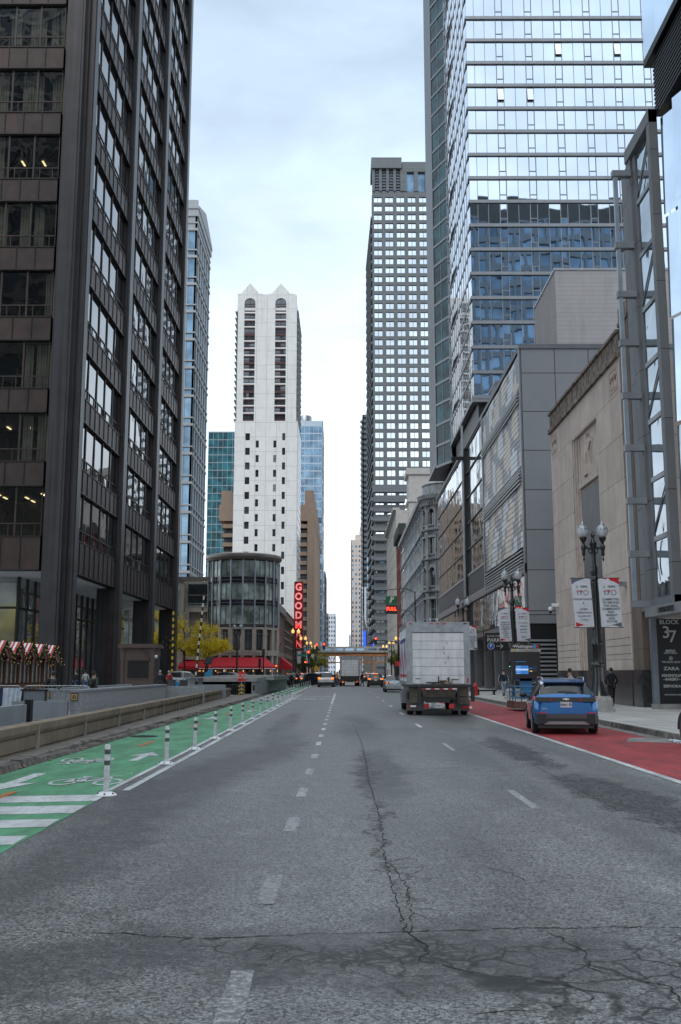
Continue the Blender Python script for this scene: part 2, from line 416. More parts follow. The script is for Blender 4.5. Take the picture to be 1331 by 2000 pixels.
def sheet(name, x0, x1, y0, y1, z, m): return struct(name, MB().face([(x0, y0, z), (x1, y0, z), (x1, y1, z), (x0, y1, z)]), m)
sheet('ground', -2500, 2500, -1200, 4500, -.06, M_grnd)
struct('road', MB().face([(-5.72, -60, 0), (8.4, -60, 0), (8.4, 3000, 0), (-5.72, 3000, 0)]), M_asph)
struct('cross_street', MB().face([(8.4, 141, 0), (200, 141, 0), (200, 154, 0), (8.4, 154, 0)]).face([(-200, 136, 0), (-5.72, 136, 0), (-5.72, 148, 0), (-200, 148, 0)]), M_asph)
struct('pavement', MB().box(8.56, 60, -60, 138.8, -.05, .15), M_walk)
struct('pavement', MB().box(8.56, 60, 156, 900, -.05, .15), M_walk)
struct('pavement', MB().box(-60, -6.9, 150, 900, -.05, .15), M_walk)
struct('plaza', MB().box(-120, -7.6, 34.5, 134, -.05, .12), M_plaza)
# kerb stones, their top edge chipped here and there
kb = MB(); y = -20.
while y < 138:
    l = rnd.uniform(1.6, 2.6); a, b_ = rnd.uniform(-.012, .012), rnd.uniform(-.015, .012)
    kb.hexa([(8.4 + a, y, -.02), (8.56, y, -.02), (8.56, y + l - .015, -.02), (8.4 + a, y + l - .015, -.02),
             (8.42 + a, y, .15 + b_), (8.56, y, .154), (8.56, y + l - .015, .154), (8.42 + a, y + l - .015, .15 + b_)])
    y += l
struct('kerb', kb, M_kerb)
lk = MB(); y = 4.
while y < 72:
    l = rnd.uniform(.9, 1.7)
    dx = rnd.uniform(-.03, .03); hh = rnd.uniform(.10, .16) if y < 19 else rnd.uniform(.03, .13)
    lk.hexa([(-5.95 + dx, y, -.02), (-5.72 + dx, y, -.02), (-5.72 + dx, y + l - .02, -.02), (-5.95, y + l - .02, -.02),
             (-5.95 + dx, y, hh), (-5.76 + dx, y + .03, hh - .01), (-5.77 + dx, y + l - .03, hh - .02), (-5.95, y + l - .02, hh)])
    y += l
struct('kerb', lk, M_kerb)
struct('pavement', MB().hexa([(-6.3, 2, -.04), (-5.95, 2, -.04), (-5.95, 75, -.04), (-8.1, 75, -.04), (-6.3, 2, .11), (-5.95, 2, .11), (-5.95, 75, .11), (-8.1, 75, .11)]), mat('worn_strip', (.17, .155, .14), .9, var=.4, vs=3, bmp=.6, bs=12))
# crumbled kerb pieces
rb = MB()
for i in range(330):
    y = 17 + 32 * rnd.random() ** 1.1; x = rnd.gauss(-5.84, .07); s_ = rnd.uniform(.015, .055)
    M = Matrix.Translation((x, y, s_ * .4 + (.09 if x < -5.95 else 0))) @ Matrix.Rotation(rnd.uniform(0, 6), 4, 'Z') @ Matrix.Rotation(rnd.uniform(-.6, .6), 4, 'X')
    rb.add(MB().hexa([(-s_, -s_, -s_ * .5), (s_ * rnd.uniform(.5, 1), -s_, -s_ * .5), (s_, s_, -s_ * .5), (-s_, s_ * .7, -s_ * .5),
                      (-s_ * .7, -s_ * .6, s_ * .5), (s_ * .6, -s_ * .8, s_ * .4), (s_ * .7, s_ * .6, s_ * .6), (-s_ * .6, s_ * .5, s_ * .5)]).xf(M))
o = link('rubble', rb, mat('rubble', (.15, .12, .10), .9, var=.5, vs=8)); o['kind'] = 'stuff'; o['label'] = 'crumbled pieces of kerb along the edge of the green cycle lane'; o['category'] = 'rubble'
# dry leaves and paper scraps in the gutters
lf = MB()
for i in range(260):
    side = rnd.random()
    if side < .45: x, y = 8.3 - abs(rnd.gauss(0, .12)), rnd.uniform(15, 60)
    elif side < .8: x, y = -5.6 + abs(rnd.gauss(0, .3)), rnd.uniform(15, 60)
    else: x, y = rnd.uniform(-5, 8), rnd.uniform(5, 45)
    s_ = rnd.uniform(.012, .04); t = rnd.uniform(0, 6); z = .012
    p = [(x + s_ * math.cos(t + k * 1.57) * (1 if k % 2 else .5), y + s_ * math.sin(t + k * 1.57) * (1 if k % 2 else .5), z + rnd.uniform(0, .012)) for k in range(4)]
    lf.face(p, 0 if rnd.random() < .8 else 1)
o = link('leaves', lf, [mat('dry_leaf', (.17, .11, .035), .8), M_white]); o['kind'] = 'stuff'; o['label'] = 'scattered dry leaves and scraps on the roadway'; o['category'] = 'leaves'
# ice / foam heap in the gutter by the right kerb
sn = MB()
for i in range(150):
    y = rnd.uniform(21.5, 25.5); x = 8.33 - abs(rnd.gauss(0, .09)); s_ = rnd.uniform(.02, .055)
    sn.ell((x, y, s_ * .5), (s_, s_ * 1.3, s_ * .7), 6, 4)
o = link('snow', sn, mat('old_snow', (.55, .6, .64), .7, bmp=.5)); o['kind'] = 'stuff'; o['label'] = 'thin heap of crushed ice against the kerb beside the red lane'; o['category'] = 'ice'

# ------------------------------------------------------------------ markings
Z1, Z2, Z3 = .004, .008, .012
struct('cycle_lane', MB().face([(-5.70, 9.7, Z1), (-3.24, 9.7, Z1), (-3.3, 14.5, Z1), (-3.3, 15, Z1), (-5.70, 15, Z1)]).face([(-5.70, 15, Z1), (-3.42, 15, Z1), (-3.42, 60, Z1), (-5.70, 60, Z1)])
       .face([(-5.70, 78, Z1), (-3.75, 78, Z1), (-3.75, 128, Z1), (-5.70, 128, Z1)]), M_green)
struct('bus_lane', MB().face([(5.36, 4, Z1), (8.28, 4, Z1), (8.28, 135, Z1), (5.36, 135, Z1)]), M_redl)
struct('gutter', MB().face([(8.0, 4, Z2), (8.4, 4, Z2), (8.42, 24.2, Z2), (8.0, 24, Z2)]).face([(7.0, 25.2, Z2), (8.4, 24.6, Z2), (8.4, 27.0, Z2), (7.5, 26.6, Z2)]).face([(8.05, 27.0, Z2), (8.4, 27, Z2), (8.4, 136, Z2), (8.05, 136, Z2)]), mat('gutter_concrete', (.2, .2, .195), .85, var=.35, vs=2))
mk = MB()
def rect(b, x0, x1, y0, y1, z=Z2, mi=0): b.face([(x0, y0, z), (x1, y0, z), (x1, y1, z), (x0, y1, z)], mi)
for y0, y1 in ((13.65, 14.4), (12.5, 13.28), (11.4, 12.05), (10.25, 10.85)):
    mk.face([(-5.70, y0 - .35, Z2), (-3.28, y0 + .05, Z2), (-3.3, y1, Z2), (-5.70, y1 - .35, Z2)])
rect(mk, -3.44, -3.35, 14.9, 78); rect(mk, -3.2, -3.09, 14.9, 78)
rect(mk, 5.2, 5.35, 2, 134)
rect(mk, -.64, -.51, 56, 82)
rect(mk, -3.0, -.8, 71.2, 71.7); rect(mk, -3.95, -3.78, 78, 128)
for y in (62, 64, 66, 68, 70, 72, 74, 76): rect(mk, -5.5, -3.5, y, y + .9)
for x in range(8): rect(mk, -5 + x * 1.6, -4.2 + x * 1.6, 133, 136)
y = 24.
while y < 56: rect(mk, -.63, -.51, y, y + 1.1); y += 3.05
for y in (31.7, 41, 50.3, 59.6, 69, 78.3, 88, 98, 108): rect(mk, 2.4, 2.51, y, y + 2.2)
struct('road_marking', mk, M_line)
wk = MB(); wk2 = MB()
for i, y in enumerate((5.0, 7.75, 11.15, 14.2, 17.2, 20.4)):
    L_ = [(-.64 + rnd.uniform(-.012, .012), y + j * .12, .004) for j in range(10)]; R_ = [(-.5 + rnd.uniform(-.012, .012), y + j * .12, .004) for j in range(10)]
    (wk if y < 10 else wk2).face(L_ + R_[::-1])
for y0, y1 in ((13.0, 15.0), (22.4, 24.7)): rect(wk2, 2.39, 2.5, y0, y1, .004)
struct('road_marking', wk, M_line_worn); struct('road_marking', wk2, paint('half_worn_paint', (.40, .42, .43), .42, 18, (.125, .126, .128), .62))
om = MB()
for y0, y1 in ((12.9, 14.7), (23.5, 25.3), (31.6, 33.6), (40.3, 42.2), (49, 51), (95, 97)):
    rect(om, -4.76, -4.64, y0, y1, Z3)
struct('road_marking', om, M_orange)
# cycle symbols and arrows, drawn long for drivers as on the road
def bike(cx, cy, sx, sy, flip=1):
    b = MB()
    def W(p): return (cx + p[0] * sx * flip, cy + p[1] * sy * flip, Z3)
    def seg(p, q, w=.07):
        p, q = Vector((p[0] * sx, p[1] * sy)), Vector((q[0] * sx, q[1] * sy)); d = (q - p).normalized(); n = Vector((-d.y, d.x)) * w * .5 * 1.2
        b.face([(cx + flip * k.x, cy + flip * k.y, Z3) for k in (p - n, q - n, q + n, p + n)])
    for wx in (-.55, .55):
        N = 20
        for k in range(N):
            a, c_ = 2 * math.pi * k / N, 2 * math.pi * (k + 1) / N
            b.face([W((wx + .36 * math.cos(a), .36 * math.sin(a))), W((wx + .36 * math.cos(c_), .36 * math.sin(c_))), W((wx + .27 * math.cos(c_), .27 * math.sin(c_))), W((wx + .27 * math.cos(a), .27 * math.sin(a)))])
    seg((-.55, 0), (-.1, 0)); seg((-.55, 0), (-.25, .45)); seg((-.25, .45), (.35, .45)); seg((-.1, 0), (.35, .45)); seg((-.1, 0), (-.3, .6)); seg((-.4, .62), (-.15, .62), .09); seg((.55, 0), (.3, .68)); seg((.3, .68), (.6, .72))
    return b
bk = bike(-4.0, 16.0, .62, 1.25).add(bike(-4.98, 20.0, .55, 1.3, -1))
struct('cycle_symbol', bk, M_line)
ar = MB()
def arrow(cx, cy, d):
    P = [(-.09, -1.1), (.09, -1.1), (.09, .2), (.32, .1), (0, 1.1), (-.32, .1), (-.09, .2)]
    return [(cx + x * d, cy + y * d, Z3) for x, y in P]
ar.face(arrow(-4.05, 20.8, .95)); ar.face(arrow(-5.1, 16.0, -1.2)); ar.face(arrow(-4.05, 45, 1)); ar.face(arrow(-4.9, 38, -1))
struct('arrow_marking', ar, M_line)
o = text(None, 'ONLY', (-2.1, 64.7, Z3), 1.0, M_line, 'up', 0, .02); o.name = 'road_lettering'; o.scale = (.75, 3.2, 1); o['kind'] = 'structure'
# long open cracks
ck = MB()
def crack(pts, w):
    P = []
    for (x0, y0), (x1, y1) in zip(pts, pts[1:]):
        n = max(3, int(math.hypot(x1 - x0, y1 - y0) / .07))
        for k in range(n):
            t = k / n; P.append((x0 + (x1 - x0) * t + rnd.gauss(0, .011), y0 + (y1 - y0) * t + rnd.gauss(0, .011)))
    P.append(pts[-1])
    for k in range(len(P) - 1):
        (x0, y0), (x1, y1) = P[k], P[k + 1]; l = math.hypot(x1 - x0, y1 - y0) or 1; nx, ny = -(y1 - y0) / l, (x1 - x0) / l
        a, c_ = w * rnd.uniform(.15, .95) / 2, w * rnd.uniform(.15, .95) / 2
        ck.face([(x0 - nx * a, y0 - ny * a, .003), (x1 - nx * c_, y1 - ny * c_, .003), (x1 + nx * c_, y1 + ny * c_, .003), (x0 + nx * a, y0 + ny * a, .003)])
crack([(.36, 34), (.47, 25), (.46, 20.5), (.42, 16), (.45, 12.1), (.39, 9.5), (.41, 8.), (.42, 6.95)], .016)
crack([(-1.9, 6.95), (-1.44, 6.9), (-.89, 6.77), (-.23, 6.9), (.44, 6.96), (1.14, 7.05), (2.5, 7.08)], .02)
crack([(.42, 6.96), (.55, 6.6), (.47, 6.3), (.75, 6.05)], .02); crack([(.45, 9.2), (.52, 8.4), (.5, 7.4), (.44, 6.9)], .012)
crack([(1.1, 9.99), (2.2, 10.02), (3.4, 9.97)], .009); crack([(-.5, 17.6), (.4, 18.5), (1.4, 18.2), (2.3, 18.6)], .014)
crack([(-3.1, 21.2), (-1.5, 22), (.2, 21.7), (2.4, 22.2)], .018); crack([(-3, 30), (0, 31), (5, 30.5)], .025); crack([(3.3, 26.8), (3.4, 22), (3.55, 19), (3.5, 17), (3.45, 13)], .014)
crack([(1.25, 9.2), (1.45, 8.9), (1.5, 8.6)], .012); crack([(.9, 6.0), (1.2, 5.85), (1.35, 5.6), (1.0, 5.4), (.6, 5.35)], .013); crack([(1.35, 6.95), (1.5, 6.5), (1.45, 6.1), (1.8, 5.8), (1.75, 5.4)], .013)
for i in range(26):
    x = rnd.uniform(-2.6, 4.8); y = rnd.uniform(16, 60); crack([(x, y), (x + rnd.uniform(-1, 1), y + rnd.uniform(-.5, .5)), (x + rnd.uniform(-1.5, 1.5), y + rnd.uniform(-2, 2))], .014)
struct('road_crack', ck, mat('crack_black', (.01, .01, .01), .9))
ic = MB().lathe(-5.3, 27.2, [(.36, .006), (.36, .02)], 16); solo('manhole_cover', ic, M_dk, 'round dark iron cover in the green cycle lane by the broken kerb', 'manhole cover', (-5.3, 27.2, 0))
# ------------------------------------------------------------------ dark steel office tower on the left
G_side = glass('dark_window_glass', (.012, .016, .02), 0, .02, 2.8, .22, .45, .06)
G_front = None
def see_through():
    m, nt, b = base_mat('clear_office_glass')
    out = nt.nodes['Material Output']; tr = nd(nt, 'ShaderNodeBsdfTransparent'); tr.inputs[0].default_value = (.55, .58, .56, 1)
    gl = nd(nt, 'ShaderNodeBsdfGlossy'); gl.inputs['Roughness'].default_value = .02; gl.inputs[0].default_value = (.9, .95, 1, 1)
    fr = nd(nt, 'ShaderNodeFresnel'); fr.inputs[0].default_value = 1.5
    v = coords(nt); bp = nd(nt, 'ShaderNodeBump'); bp.inputs['Strength'].default_value = .35; bp.inputs['Distance'].default_value = .06
    nt.links.new(noise(nt, v, .45, 1, .4, .8), bp.inputs['Height']); nt.links.new(bp.outputs[0], gl.inputs['Normal']); nt.links.new(bp.outputs[0], fr.inputs['Normal'])
    mx = nd(nt, 'ShaderNodeMixShader'); nt.links.new(fr.outputs[0], mx.inputs[0]); nt.links.new(tr.outputs[0], mx.inputs[1]); nt.links.new(gl.outputs[0], mx.inputs[2])
    nt.links.new(mx.outputs[0], out.inputs[0]); return m
G_clear = see_through()
M_inner = mat('office_interior', (.07, .065, .058), .9)
M_curt = mat('window_blind', (.30, .27, .22), .9, streak=.5, streak_s=(9, 9, .1))
E_strip = emit('ceiling_strip_light', (1., .78, .42), 1.6)
dl = T('office_tower', 'tall dark brown steel office tower with deep window bays on the plaza', 'office tower', (-22, 80, 0))
FS = Fr((-22, 80), (0, 1), (1, 0))       # street side
FF = Fr((-22, 80), (-1, 0), (0, -1))     # side that faces the camera
PZ = .12; TOP = 112.; BAY = 53.5 / 3.
sills = [12.6 + 6.24 * k for k in range(0, 16)]
core = MB().fb(FS, .9, 58.4, 9.95, TOP, -27, -1.75).fb(FF, .9, 30, 9.95, TOP, -6.9 - .1, -6.9)
core = MB().box(-50, -29.4, 88.5, 127, PZ, 9.9).box(-50, -28, 87.6, 132.4, 9.9, TOP)
core.box(-27.9, -23.6, 88, 132.2, 9.96, TOP)
dl.part('core', core, M_inner)
def column(fr, a, w=1.9, both=False):
    b = MB()
    b.fb(fr, a - w / 2, a + w / 2, PZ, TOP, -.34, 0)                        # outer flange
    b.fb(fr, a - w / 2 + .35, a + w / 2 - .35, PZ, TOP, -2.2, -.345)        # web
    b.fb(fr, a - w / 2 + .12, a - w / 2 + .3, PZ, TOP, -.9, -.342, 1); b.fb(fr, a + w / 2 - .3, a + w / 2 - .12, PZ, TOP, -.9, -.342, 1)
    b.fb(fr, a - w / 2 + .2, a + w / 2 - .2, PZ, TOP, .003, .06)
    for z in [s + .9 for s in sills[::2]]: b.fb(fr, a - w / 2 - .003, a + w / 2 + .003, z, z + .03, -.2, .063, 1)
    return b
cc = MB()
cc.box(-24.35, -22.5, 80.45, 82.1, PZ, TOP).box(-24.3, -22.75, 80, 80.42, PZ, TOP).box(-22.45, -22.0, 80.75, 82.2, PZ, TOP)
cc.box(-24.15, -22.95, 79.93, 79.997, PZ, TOP).box(-21.997, -21.93, 80.95, 82.05, PZ, TOP).box(-22.72, -22.46, 80.47, 80.72, PZ, TOP, 1)
dl.part('column', cc, [M_steel_col, M_steel])
for a in (BAY + .8, 2 * BAY + .3, 52.5): dl.part('column', column(FS, a), [M_steel_col, M_steel])
dl.part('column', column(FF, 28.), [M_steel_col, M_steel])
def bay(fr, a0, a1, npane, rib, front):
    for k, zs in enumerate(sills):
        zb = 9.95 if k == 0 else zs - 1.95
        b = MB().fb(fr, a0, a1, zb, zs, -.6, -.35)
        b.fb(fr, a0, a1, zs, zs + .1, -1.0, -.28, 2).fb(fr, a0, a1, zb - .1, zb, -1.0, -.28, 2)
        n = max(1, round((a1 - a0) / rib))
        for i in range(1, n): a = a0 + (a1 - a0) * i / n; b.fb(fr, a - .03, a + .03, zb, zs, -.349, -.28, 2)
        dl.part('spandrel', b, [M_steel, M_dk, mat('corten_rib', (.026, .019, .018), .5, .25)])
        z0, z1 = zs + .13, zs + 6.24 - 1.95 - .12
        if z1 > TOP: continue
        zt = z0 + .95; w = MB(); n = npane; st = (a1 - a0) / n
        for i in range(n + 1): w.fb(fr, max(a0, a0 + i * st - .07), min(a1, a0 + i * st + .07), z0, z1, -.65, -.5, 1)
        w.fb(fr, a0, a1, zt, zt + .1, -.64, -.53, 1)
        for i in range(2 * n): w.fb(fr, a0 + (i + .5) * st / 2 - .03, a0 + (i + .5) * st / 2 + .03, z0, zt, -.63, -.54, 1)
        for i in range(n):
            w.fq(fr, a0 + i * st + .07, a0 + (i + 1) * st - .07, zt + .1, z1, -.6, 0, .003)
            w.fq(fr, a0 + i * st + .07, a0 + (i + 1) * st - .07, z0, zt, -.6, 0, .002)
        clear = front and k < 9
        dl.part('window', w, [G_clear if clear else G_side, M_steel])
        if clear:
            # room behind: ceiling, floor, blinds and tube lights
            r = MB().fb(fr, a0, a1, z1 - .02, z1 + .1, -7.4, -1.1, 0).fb(fr, a0, a1, z0 - .1, z0, -7.4, -1.1, 0).fb(fr, a0, a1, z0, z1, -7.5, -7.4, 0)
            dl.part('room', r, M_inner)
            c_ = MB(); x = a0
            while x < a1:
                wd = rnd.uniform(.5, 1.6); op = rnd.random() < {0: .2, 1: .5, 2: .45, 3: .5, 4: .75, 5: .45, 6: .8, 7: .9}.get(k, .6)
                if op:
                    m_ = int(wd / .12)
                    for q in range(m_): c_.fq(fr, x + q * .12, x + q * .12 + .11, z0 + .05, z1 - .05, -1.3 - .04 * (q % 2))
                x += wd + rnd.uniform(0, 1.2 if op else .2)
            if c_.f: dl.part('blind', c_, M_curt)
            if k in (0, 1, 5):
                l = MB()
                for i in range(10):
                    for j in range(3):
                        if rnd.random() < (.75 if k == 0 else .25): a = a0 + .8 + i * 1.9; l.fb(fr, a, a + .16, z1 - .16, z1 - .1, -3 - j * 1.7 - .9, -3 - j * 1.7)
                if l.f: dl.part('ceiling_light', l, E_strip)
bay(FS, 2.3, BAY - .15, 5, 1.75, False); bay(FS, BAY + 1.75, 2 * BAY - .65, 5, 1.75, False); bay(FS, 2 * BAY + 1.25, 51.5, 5, 1.75, False)
bay(FF, 2.6, 26.8, 11, 1.58, True)
dl.part('soffit', MB().box(-50, -23.3, 81.3, 132, 9.86, 9.94), mat('soffit_plaster', (.85, .86, .88), .8, var=.05))
# lobby glass set back between the columns
lob = MB(); G_lob = glass('lobby_glass', (.42, .46, .45), .6, .02, 2.0, .2, .4, .05)
FL = Fr((-28, 86), (0, 1), (1, 0)); FL2 = Fr((-28, 86), (-1, 0), (0, -1))
for fr, L in ((FL, 42.3), (FL2, 26.)):
    a = 0
    while a < L - .5:
        st = 2.35; lw = MB().fq(fr, a + .1, a + st - .1, .25, 7.1, 0, 0, .002).fq(fr, a + .1, a + st - .1, 7.3, 9.85, 0, 0, .002)
        lw.fb(fr, a - .1, a + .1, .12, 9.86, -.1, .14, 1).fb(fr, a + .1, a + st - .1, 7.1, 7.3, -.08, .1, 1).fb(fr, a + .1, a + st - .1, .12, .25, -.08, .1, 1)
        dl.part('lobby_window', lw, [G_lob, M_blk]); a += st

# ------------------------------------------------------------------ guard booth
bt = T('guard_booth', 'small brown metal guard booth with a flat roof in front of the dark tower', 'booth', (-15.2, 75, .12))
M_booth = mat('booth_metal', (.105, .07, .062), .5, .1, var=.15)
b = MB().box(-16.45, -14.0, 75, 75.12, .12, 1.25).box(-16.45, -16.0, 75, 75.12, 1.25, 2.6).box(-14.4, -14.0, 75, 75.12, 1.25, 2.6).box(-16.45, -14.0, 75, 75.12, 2.6, 3.5)
b.box(-14.12, -14.0, 75.12, 77.4, .12, .9).box(-14.12, -14.0, 75.12, 77.4, 2.9, 3.5).box(-16.45, -16.33, 75.12, 77.4, .12, 3.5).box(-16.3, -14.1, 77.28, 77.4, .12, 3.5)
for x in (-16.5, -14.25): b.box(x, x + .22, 74.93, 75.0, .12, 3.5)
bt.part('walls', b, M_booth)
bt.part('roof', MB().box(-16.7, -13.8, 74.75, 77.6, 3.5, 3.72).box(-16.6, -13.9, 74.85, 77.5, 3.72, 3.8), M_booth)
bt.part('window', MB().box(-16.0, -14.4, 75.03, 75.07, 1.25, 2.6).box(-16.05, -14.35, 74.96, 75.0, 1.18, 1.25, 1), [M_blk, M_booth])
bt.part('door', MB().box(-14.1, -14.02, 75.15, 77.3, .9, 2.9).box(-14.05, -13.97, 75.5, 75.56, .15, 2.95, 1).box(-14.05, -13.97, 76.1, 76.16, .15, 2.95, 1).box(-14.05, -13.97, 76.8, 76.86, .15, 2.95, 1), [glass('booth_glass', (.1, .12, .13), 0, .05, 1.6), M_booth])
dn = MB(); n = 9
for i in range(n): dn.face([(-16 + 1.6 * i / n, 74.9, 2.62), (-16 + 1.6 * (i + 1) / n, 74.9, 2.62), (-16 + 1.6 * (i + .5) / n, 74.9, 2.48)])
dn.box(-16.02, -14.38, 74.88, 75, 2.62, 2.7)
bt.part('awning', dn, M_booth)
bt.part('brace', MB().tube([(-15.1, 74.93, 3.45), (-14.3, 74.93, 2.75)], .05, 6), M_booth)
bt.part('wall_lamp', MB().ell((-13.9, 75.05, 2.85), (.13, .13, .14), 8, 6), M_white)

# ------------------------------------------------------------------ market stalls with striped roofs
M_wood = mat('stall_wood', (.13, .055, .02), .7, var=.3, vs=5); M_rs = mat('stripe_red', (.42, .02, .03), .6); M_wlk = mat('stripe_white', (.7, .7, .68), .6)
M_tan = mat('barge_board', (.42, .22, .07), .7); M_gar = mat('garland', (.01, .05, .025), .8, var=.5, vs=20); M_glow = emit('stall_fairy_light', (1, .6, .25), .7)
def stall(i, cx, cy, first):
    cx0, cy0 = cx, cy; cx = cy = 0
    th = T('market_stall', '', 'market stall', (0, 0, .12), 'wooden market stalls with striped roofs on the plaza')
    w = 1.08; d = 2.0; e = 2.45; rz = 3.25; B = .12
    b = MB()
    b.box(cx - w, cx + w, cy + .0, cy + .08, B, B + .95)
    for x in (-w, -w * .33, w * .33, w - .08): b.box(cx + x, cx + x + .08, cy - .02, cy + .06, B + .95, e)
    b.box(cx - w, cx + w, cy + .0, cy + .08, e - .12, e).box(cx - w, cx - w + .06, cy + .08, cy + d, B, e).box(cx + w - .06, cx + w, cy + .08, cy + d, B, e).box(cx - w, cx + w, cy + d, cy + d + .06, B, e)
    b.prism([(cx - w, cy + .05, e), (cx + w, cy + .05, e), (cx, cy + .05, rz - .12)], (0, .06, 0))
    th.part('walls', b, M_wood)
    g = MB()
    for k in range(3): x = cx - w + .1 + k * w * .66; g.box(x, x + w * .56, cy + .1, cy + .12, B + 1.0, e - .15)
    th.part('curtain', g, mat('stall_curtain', (.35, .36, .36), .8, var=.3, vs=6))
    r = MB(); n = 23
    for s_ in (-1, 1):
        for k in range(n):
            y0 = cy - .35 + (d + .7) * k / n; y1 = cy - .35 + (d + .7) * (k + 1) / n
            x1 = cx + s_ * (w + .22); z1 = e - .16
            r.hexa([(cx, y0, rz), (x1, y0, z1), (x1, y1, z1), (cx, y1, rz), (cx, y0, rz + .05), (x1, y0, z1 + .05), (x1, y1, z1 + .05), (cx, y1, rz + .05)], k % 2)
    th.part('roof', r, [M_rs, M_wlk])
    bb = MB()
    for s_ in (-1, 1): bb.prism([(cx, cy - .37, rz + .06), (cx + s_ * (w + .26), cy - .37, e - .2), (cx + s_ * (w + .26), cy - .37, e - .38), (cx, cy - .37, rz - .14)], (0, .04, 0))
    th.part('barge_board', bb, M_tan)
    ga = MB(); li = MB()
    for s_ in (-1, 1):
        for k in range(46):
            t = (k + rnd.random()) / 46; x = cx + s_ * (w + .28) * t; z = rz + .0 + (e - .3 - rz) * t
            p = Vector((x + rnd.gauss(0, .04), cy - .44 + rnd.gauss(0, .03), z + rnd.gauss(0, .06)))
            for q in range(3):
                v = Vector((rnd.uniform(-1, 1), rnd.uniform(-1, 1), rnd.uniform(-1, 1))).normalized() * .1
                u = v.cross(Vector((.3, .8, .5))).normalized() * .03
                ga.face([p - v, p - u, p + v, p + u])
            if k % 9 == 0: li.ell(p + Vector((0, -.05, 0)), (.018,) * 3, 5, 3)
    th.part('garland', ga, M_gar); th.part('fairy_lights', li, M_glow, kind='stuff')
    th.e.location = (cx0, cy0, .12); th.e.rotation_euler.z = R(90); return th.e
st_labels = ['striped market stall at the photo edge, only its right roof corner showing', 'second striped market stall from the photo edge', 'third striped market stall, the middle one of the five', 'fourth striped market stall, its neighbour ends the row', 'last striped market stall of the row, beside the corner column of the dark tower']
for i, (x, y) in enumerate(((-17.5, 51.2), (-17.5, 53.4), (-17.5, 55.6), (-17.5, 57.8), (-17.5, 60.1))):
    e = stall(i, x, y, i == 0); e['label'] = st_labels[i]

# ------------------------------------------------------------------ parapets, barriers and the underpass
M_tanw = mat('tan_concrete', (.20, .155, .11), .85, var=.28, vs=1.2, bmp=.3, bs=25, streak=.5, streak_s=(2, 2, .5))
pw = T('parapet_wall', 'long low tan concrete parapet with recessed panels beside the green cycle lane', 'wall', (-7.0, 36, 0))
FW = Fr((-5.98, 4), (-.0252, 1), (1, .0252)); b = MB(); cp = MB(); L = 65.; pn = 4.35; a = 0.
b.fb(FW, 0, L, 0, .5, -.28, -.05)
cp.fb(FW, 0, L, .5, .64, -.33, .05)
b.fb(FW, 0, L, .0, .13, -.05, .0); b.fb(FW, 0, L, .44, .5, -.05, 0)
while a < L: b.fb(FW, a - .12, a + .12, .13, .44, -.05, 0); b.fb(FW, a + .15, min(L, a + pn - .15), .165, .405, -.05, .002); a += pn
pw.part('wall', b, M_tanw)
pw.part('coping', cp, M_tanw)
jt = MB(); a = 0
while a < L: jt.fb(FW, a - .012, a + .012, .0, .66, -.34, .054); a += pn
pw.part('joint', jt, mat('joint_sealant', (.34, .33, .3), .8))
M_gran = mat('bush_hammered_granite', (.36, .37, .38), .85, var=.22, vs=9, bmp=.8, bs=45, streak=.3)
M_bar = mat('grey_barrier', (.27, .29, .31), .8, var=.12, bmp=.2, streak=.25)
gw = T('granite_wall', 'speckled grey granite wall with a square emblem plate at its near end', 'wall', (-9, 43, .1))
gw.part('wall', MB().box(-9.35, -9.0, 34.8, 51.6, 0, 1.02), M_gran); gw.part('coping', MB().box(-9.38, -8.97, 34.76, 51.64, 1.02, 1.1), M_bar)
gw2 = T('granite_wall', 'speckled grey granite wall behind, carrying a square emblem plate and a bent handrail', 'wall', (-11.5, 43, .1))
gw2.part('wall', MB().box(-12.9, -9.4, 43.2, 43.5, 0, .9).box(-13.2, -12.9, 43.2, 62, 0, .9), M_gran); gw2.part('coping', MB().box(-12.93, -9.4, 43.16, 43.54, .9, .98).box(-13.23, -12.93, 43.16, 62, .9, .98), M_bar)
gw2.part('handrail', MB().tube([(-11.6, 43.0, .88), (-11.25, 42.9, .88), (-10.95, 42.8, .5)], .035, 6), M_dk)
gw3 = solo('granite_wall', MB().box(-9.3, -6.98 - .1, 51.7, 52.0, 0, 1.0), M_gran, 'short pale granite return wall closing the ramp behind the tan parapet', 'wall', (-8.2, 51.7, 0))
def emblem(th, x, y, z):
    b = MB().box(x - .13, x + .13, y - .02, y, z - .13, z + .13)
    o = th.part('emblem_plate', b, M_blk); c = MB().box(x - .105, x + .105, y - .026, y - .021, z - .105, z + .105)
    for k in range(12):
        a, d_ = 2 * math.pi * k / 12, 2 * math.pi * (k + 1) / 12
        c.face([(x + .07 * math.cos(a), y - .03, z + .07 * math.sin(a)), (x + .07 * math.cos(d_), y - .03, z + .07 * math.sin(d_)), (x + .045 * math.cos(d_), y - .03, z + .045 * math.sin(d_)), (x + .045 * math.cos(a), y - .03, z + .045 * math.sin(a))], 1)
    c.box(x - .015, x + .015, y - .031, y - .027, z - .03, z + .03, 1)
    th.part('emblem', c, [mat('emblem_gold', (.5, .34, .12), .5), M_blk], parent=o)
emblem(gw, -9.2, 34.74, .86)
emblem(gw2, -12.6, 43.14, .74)
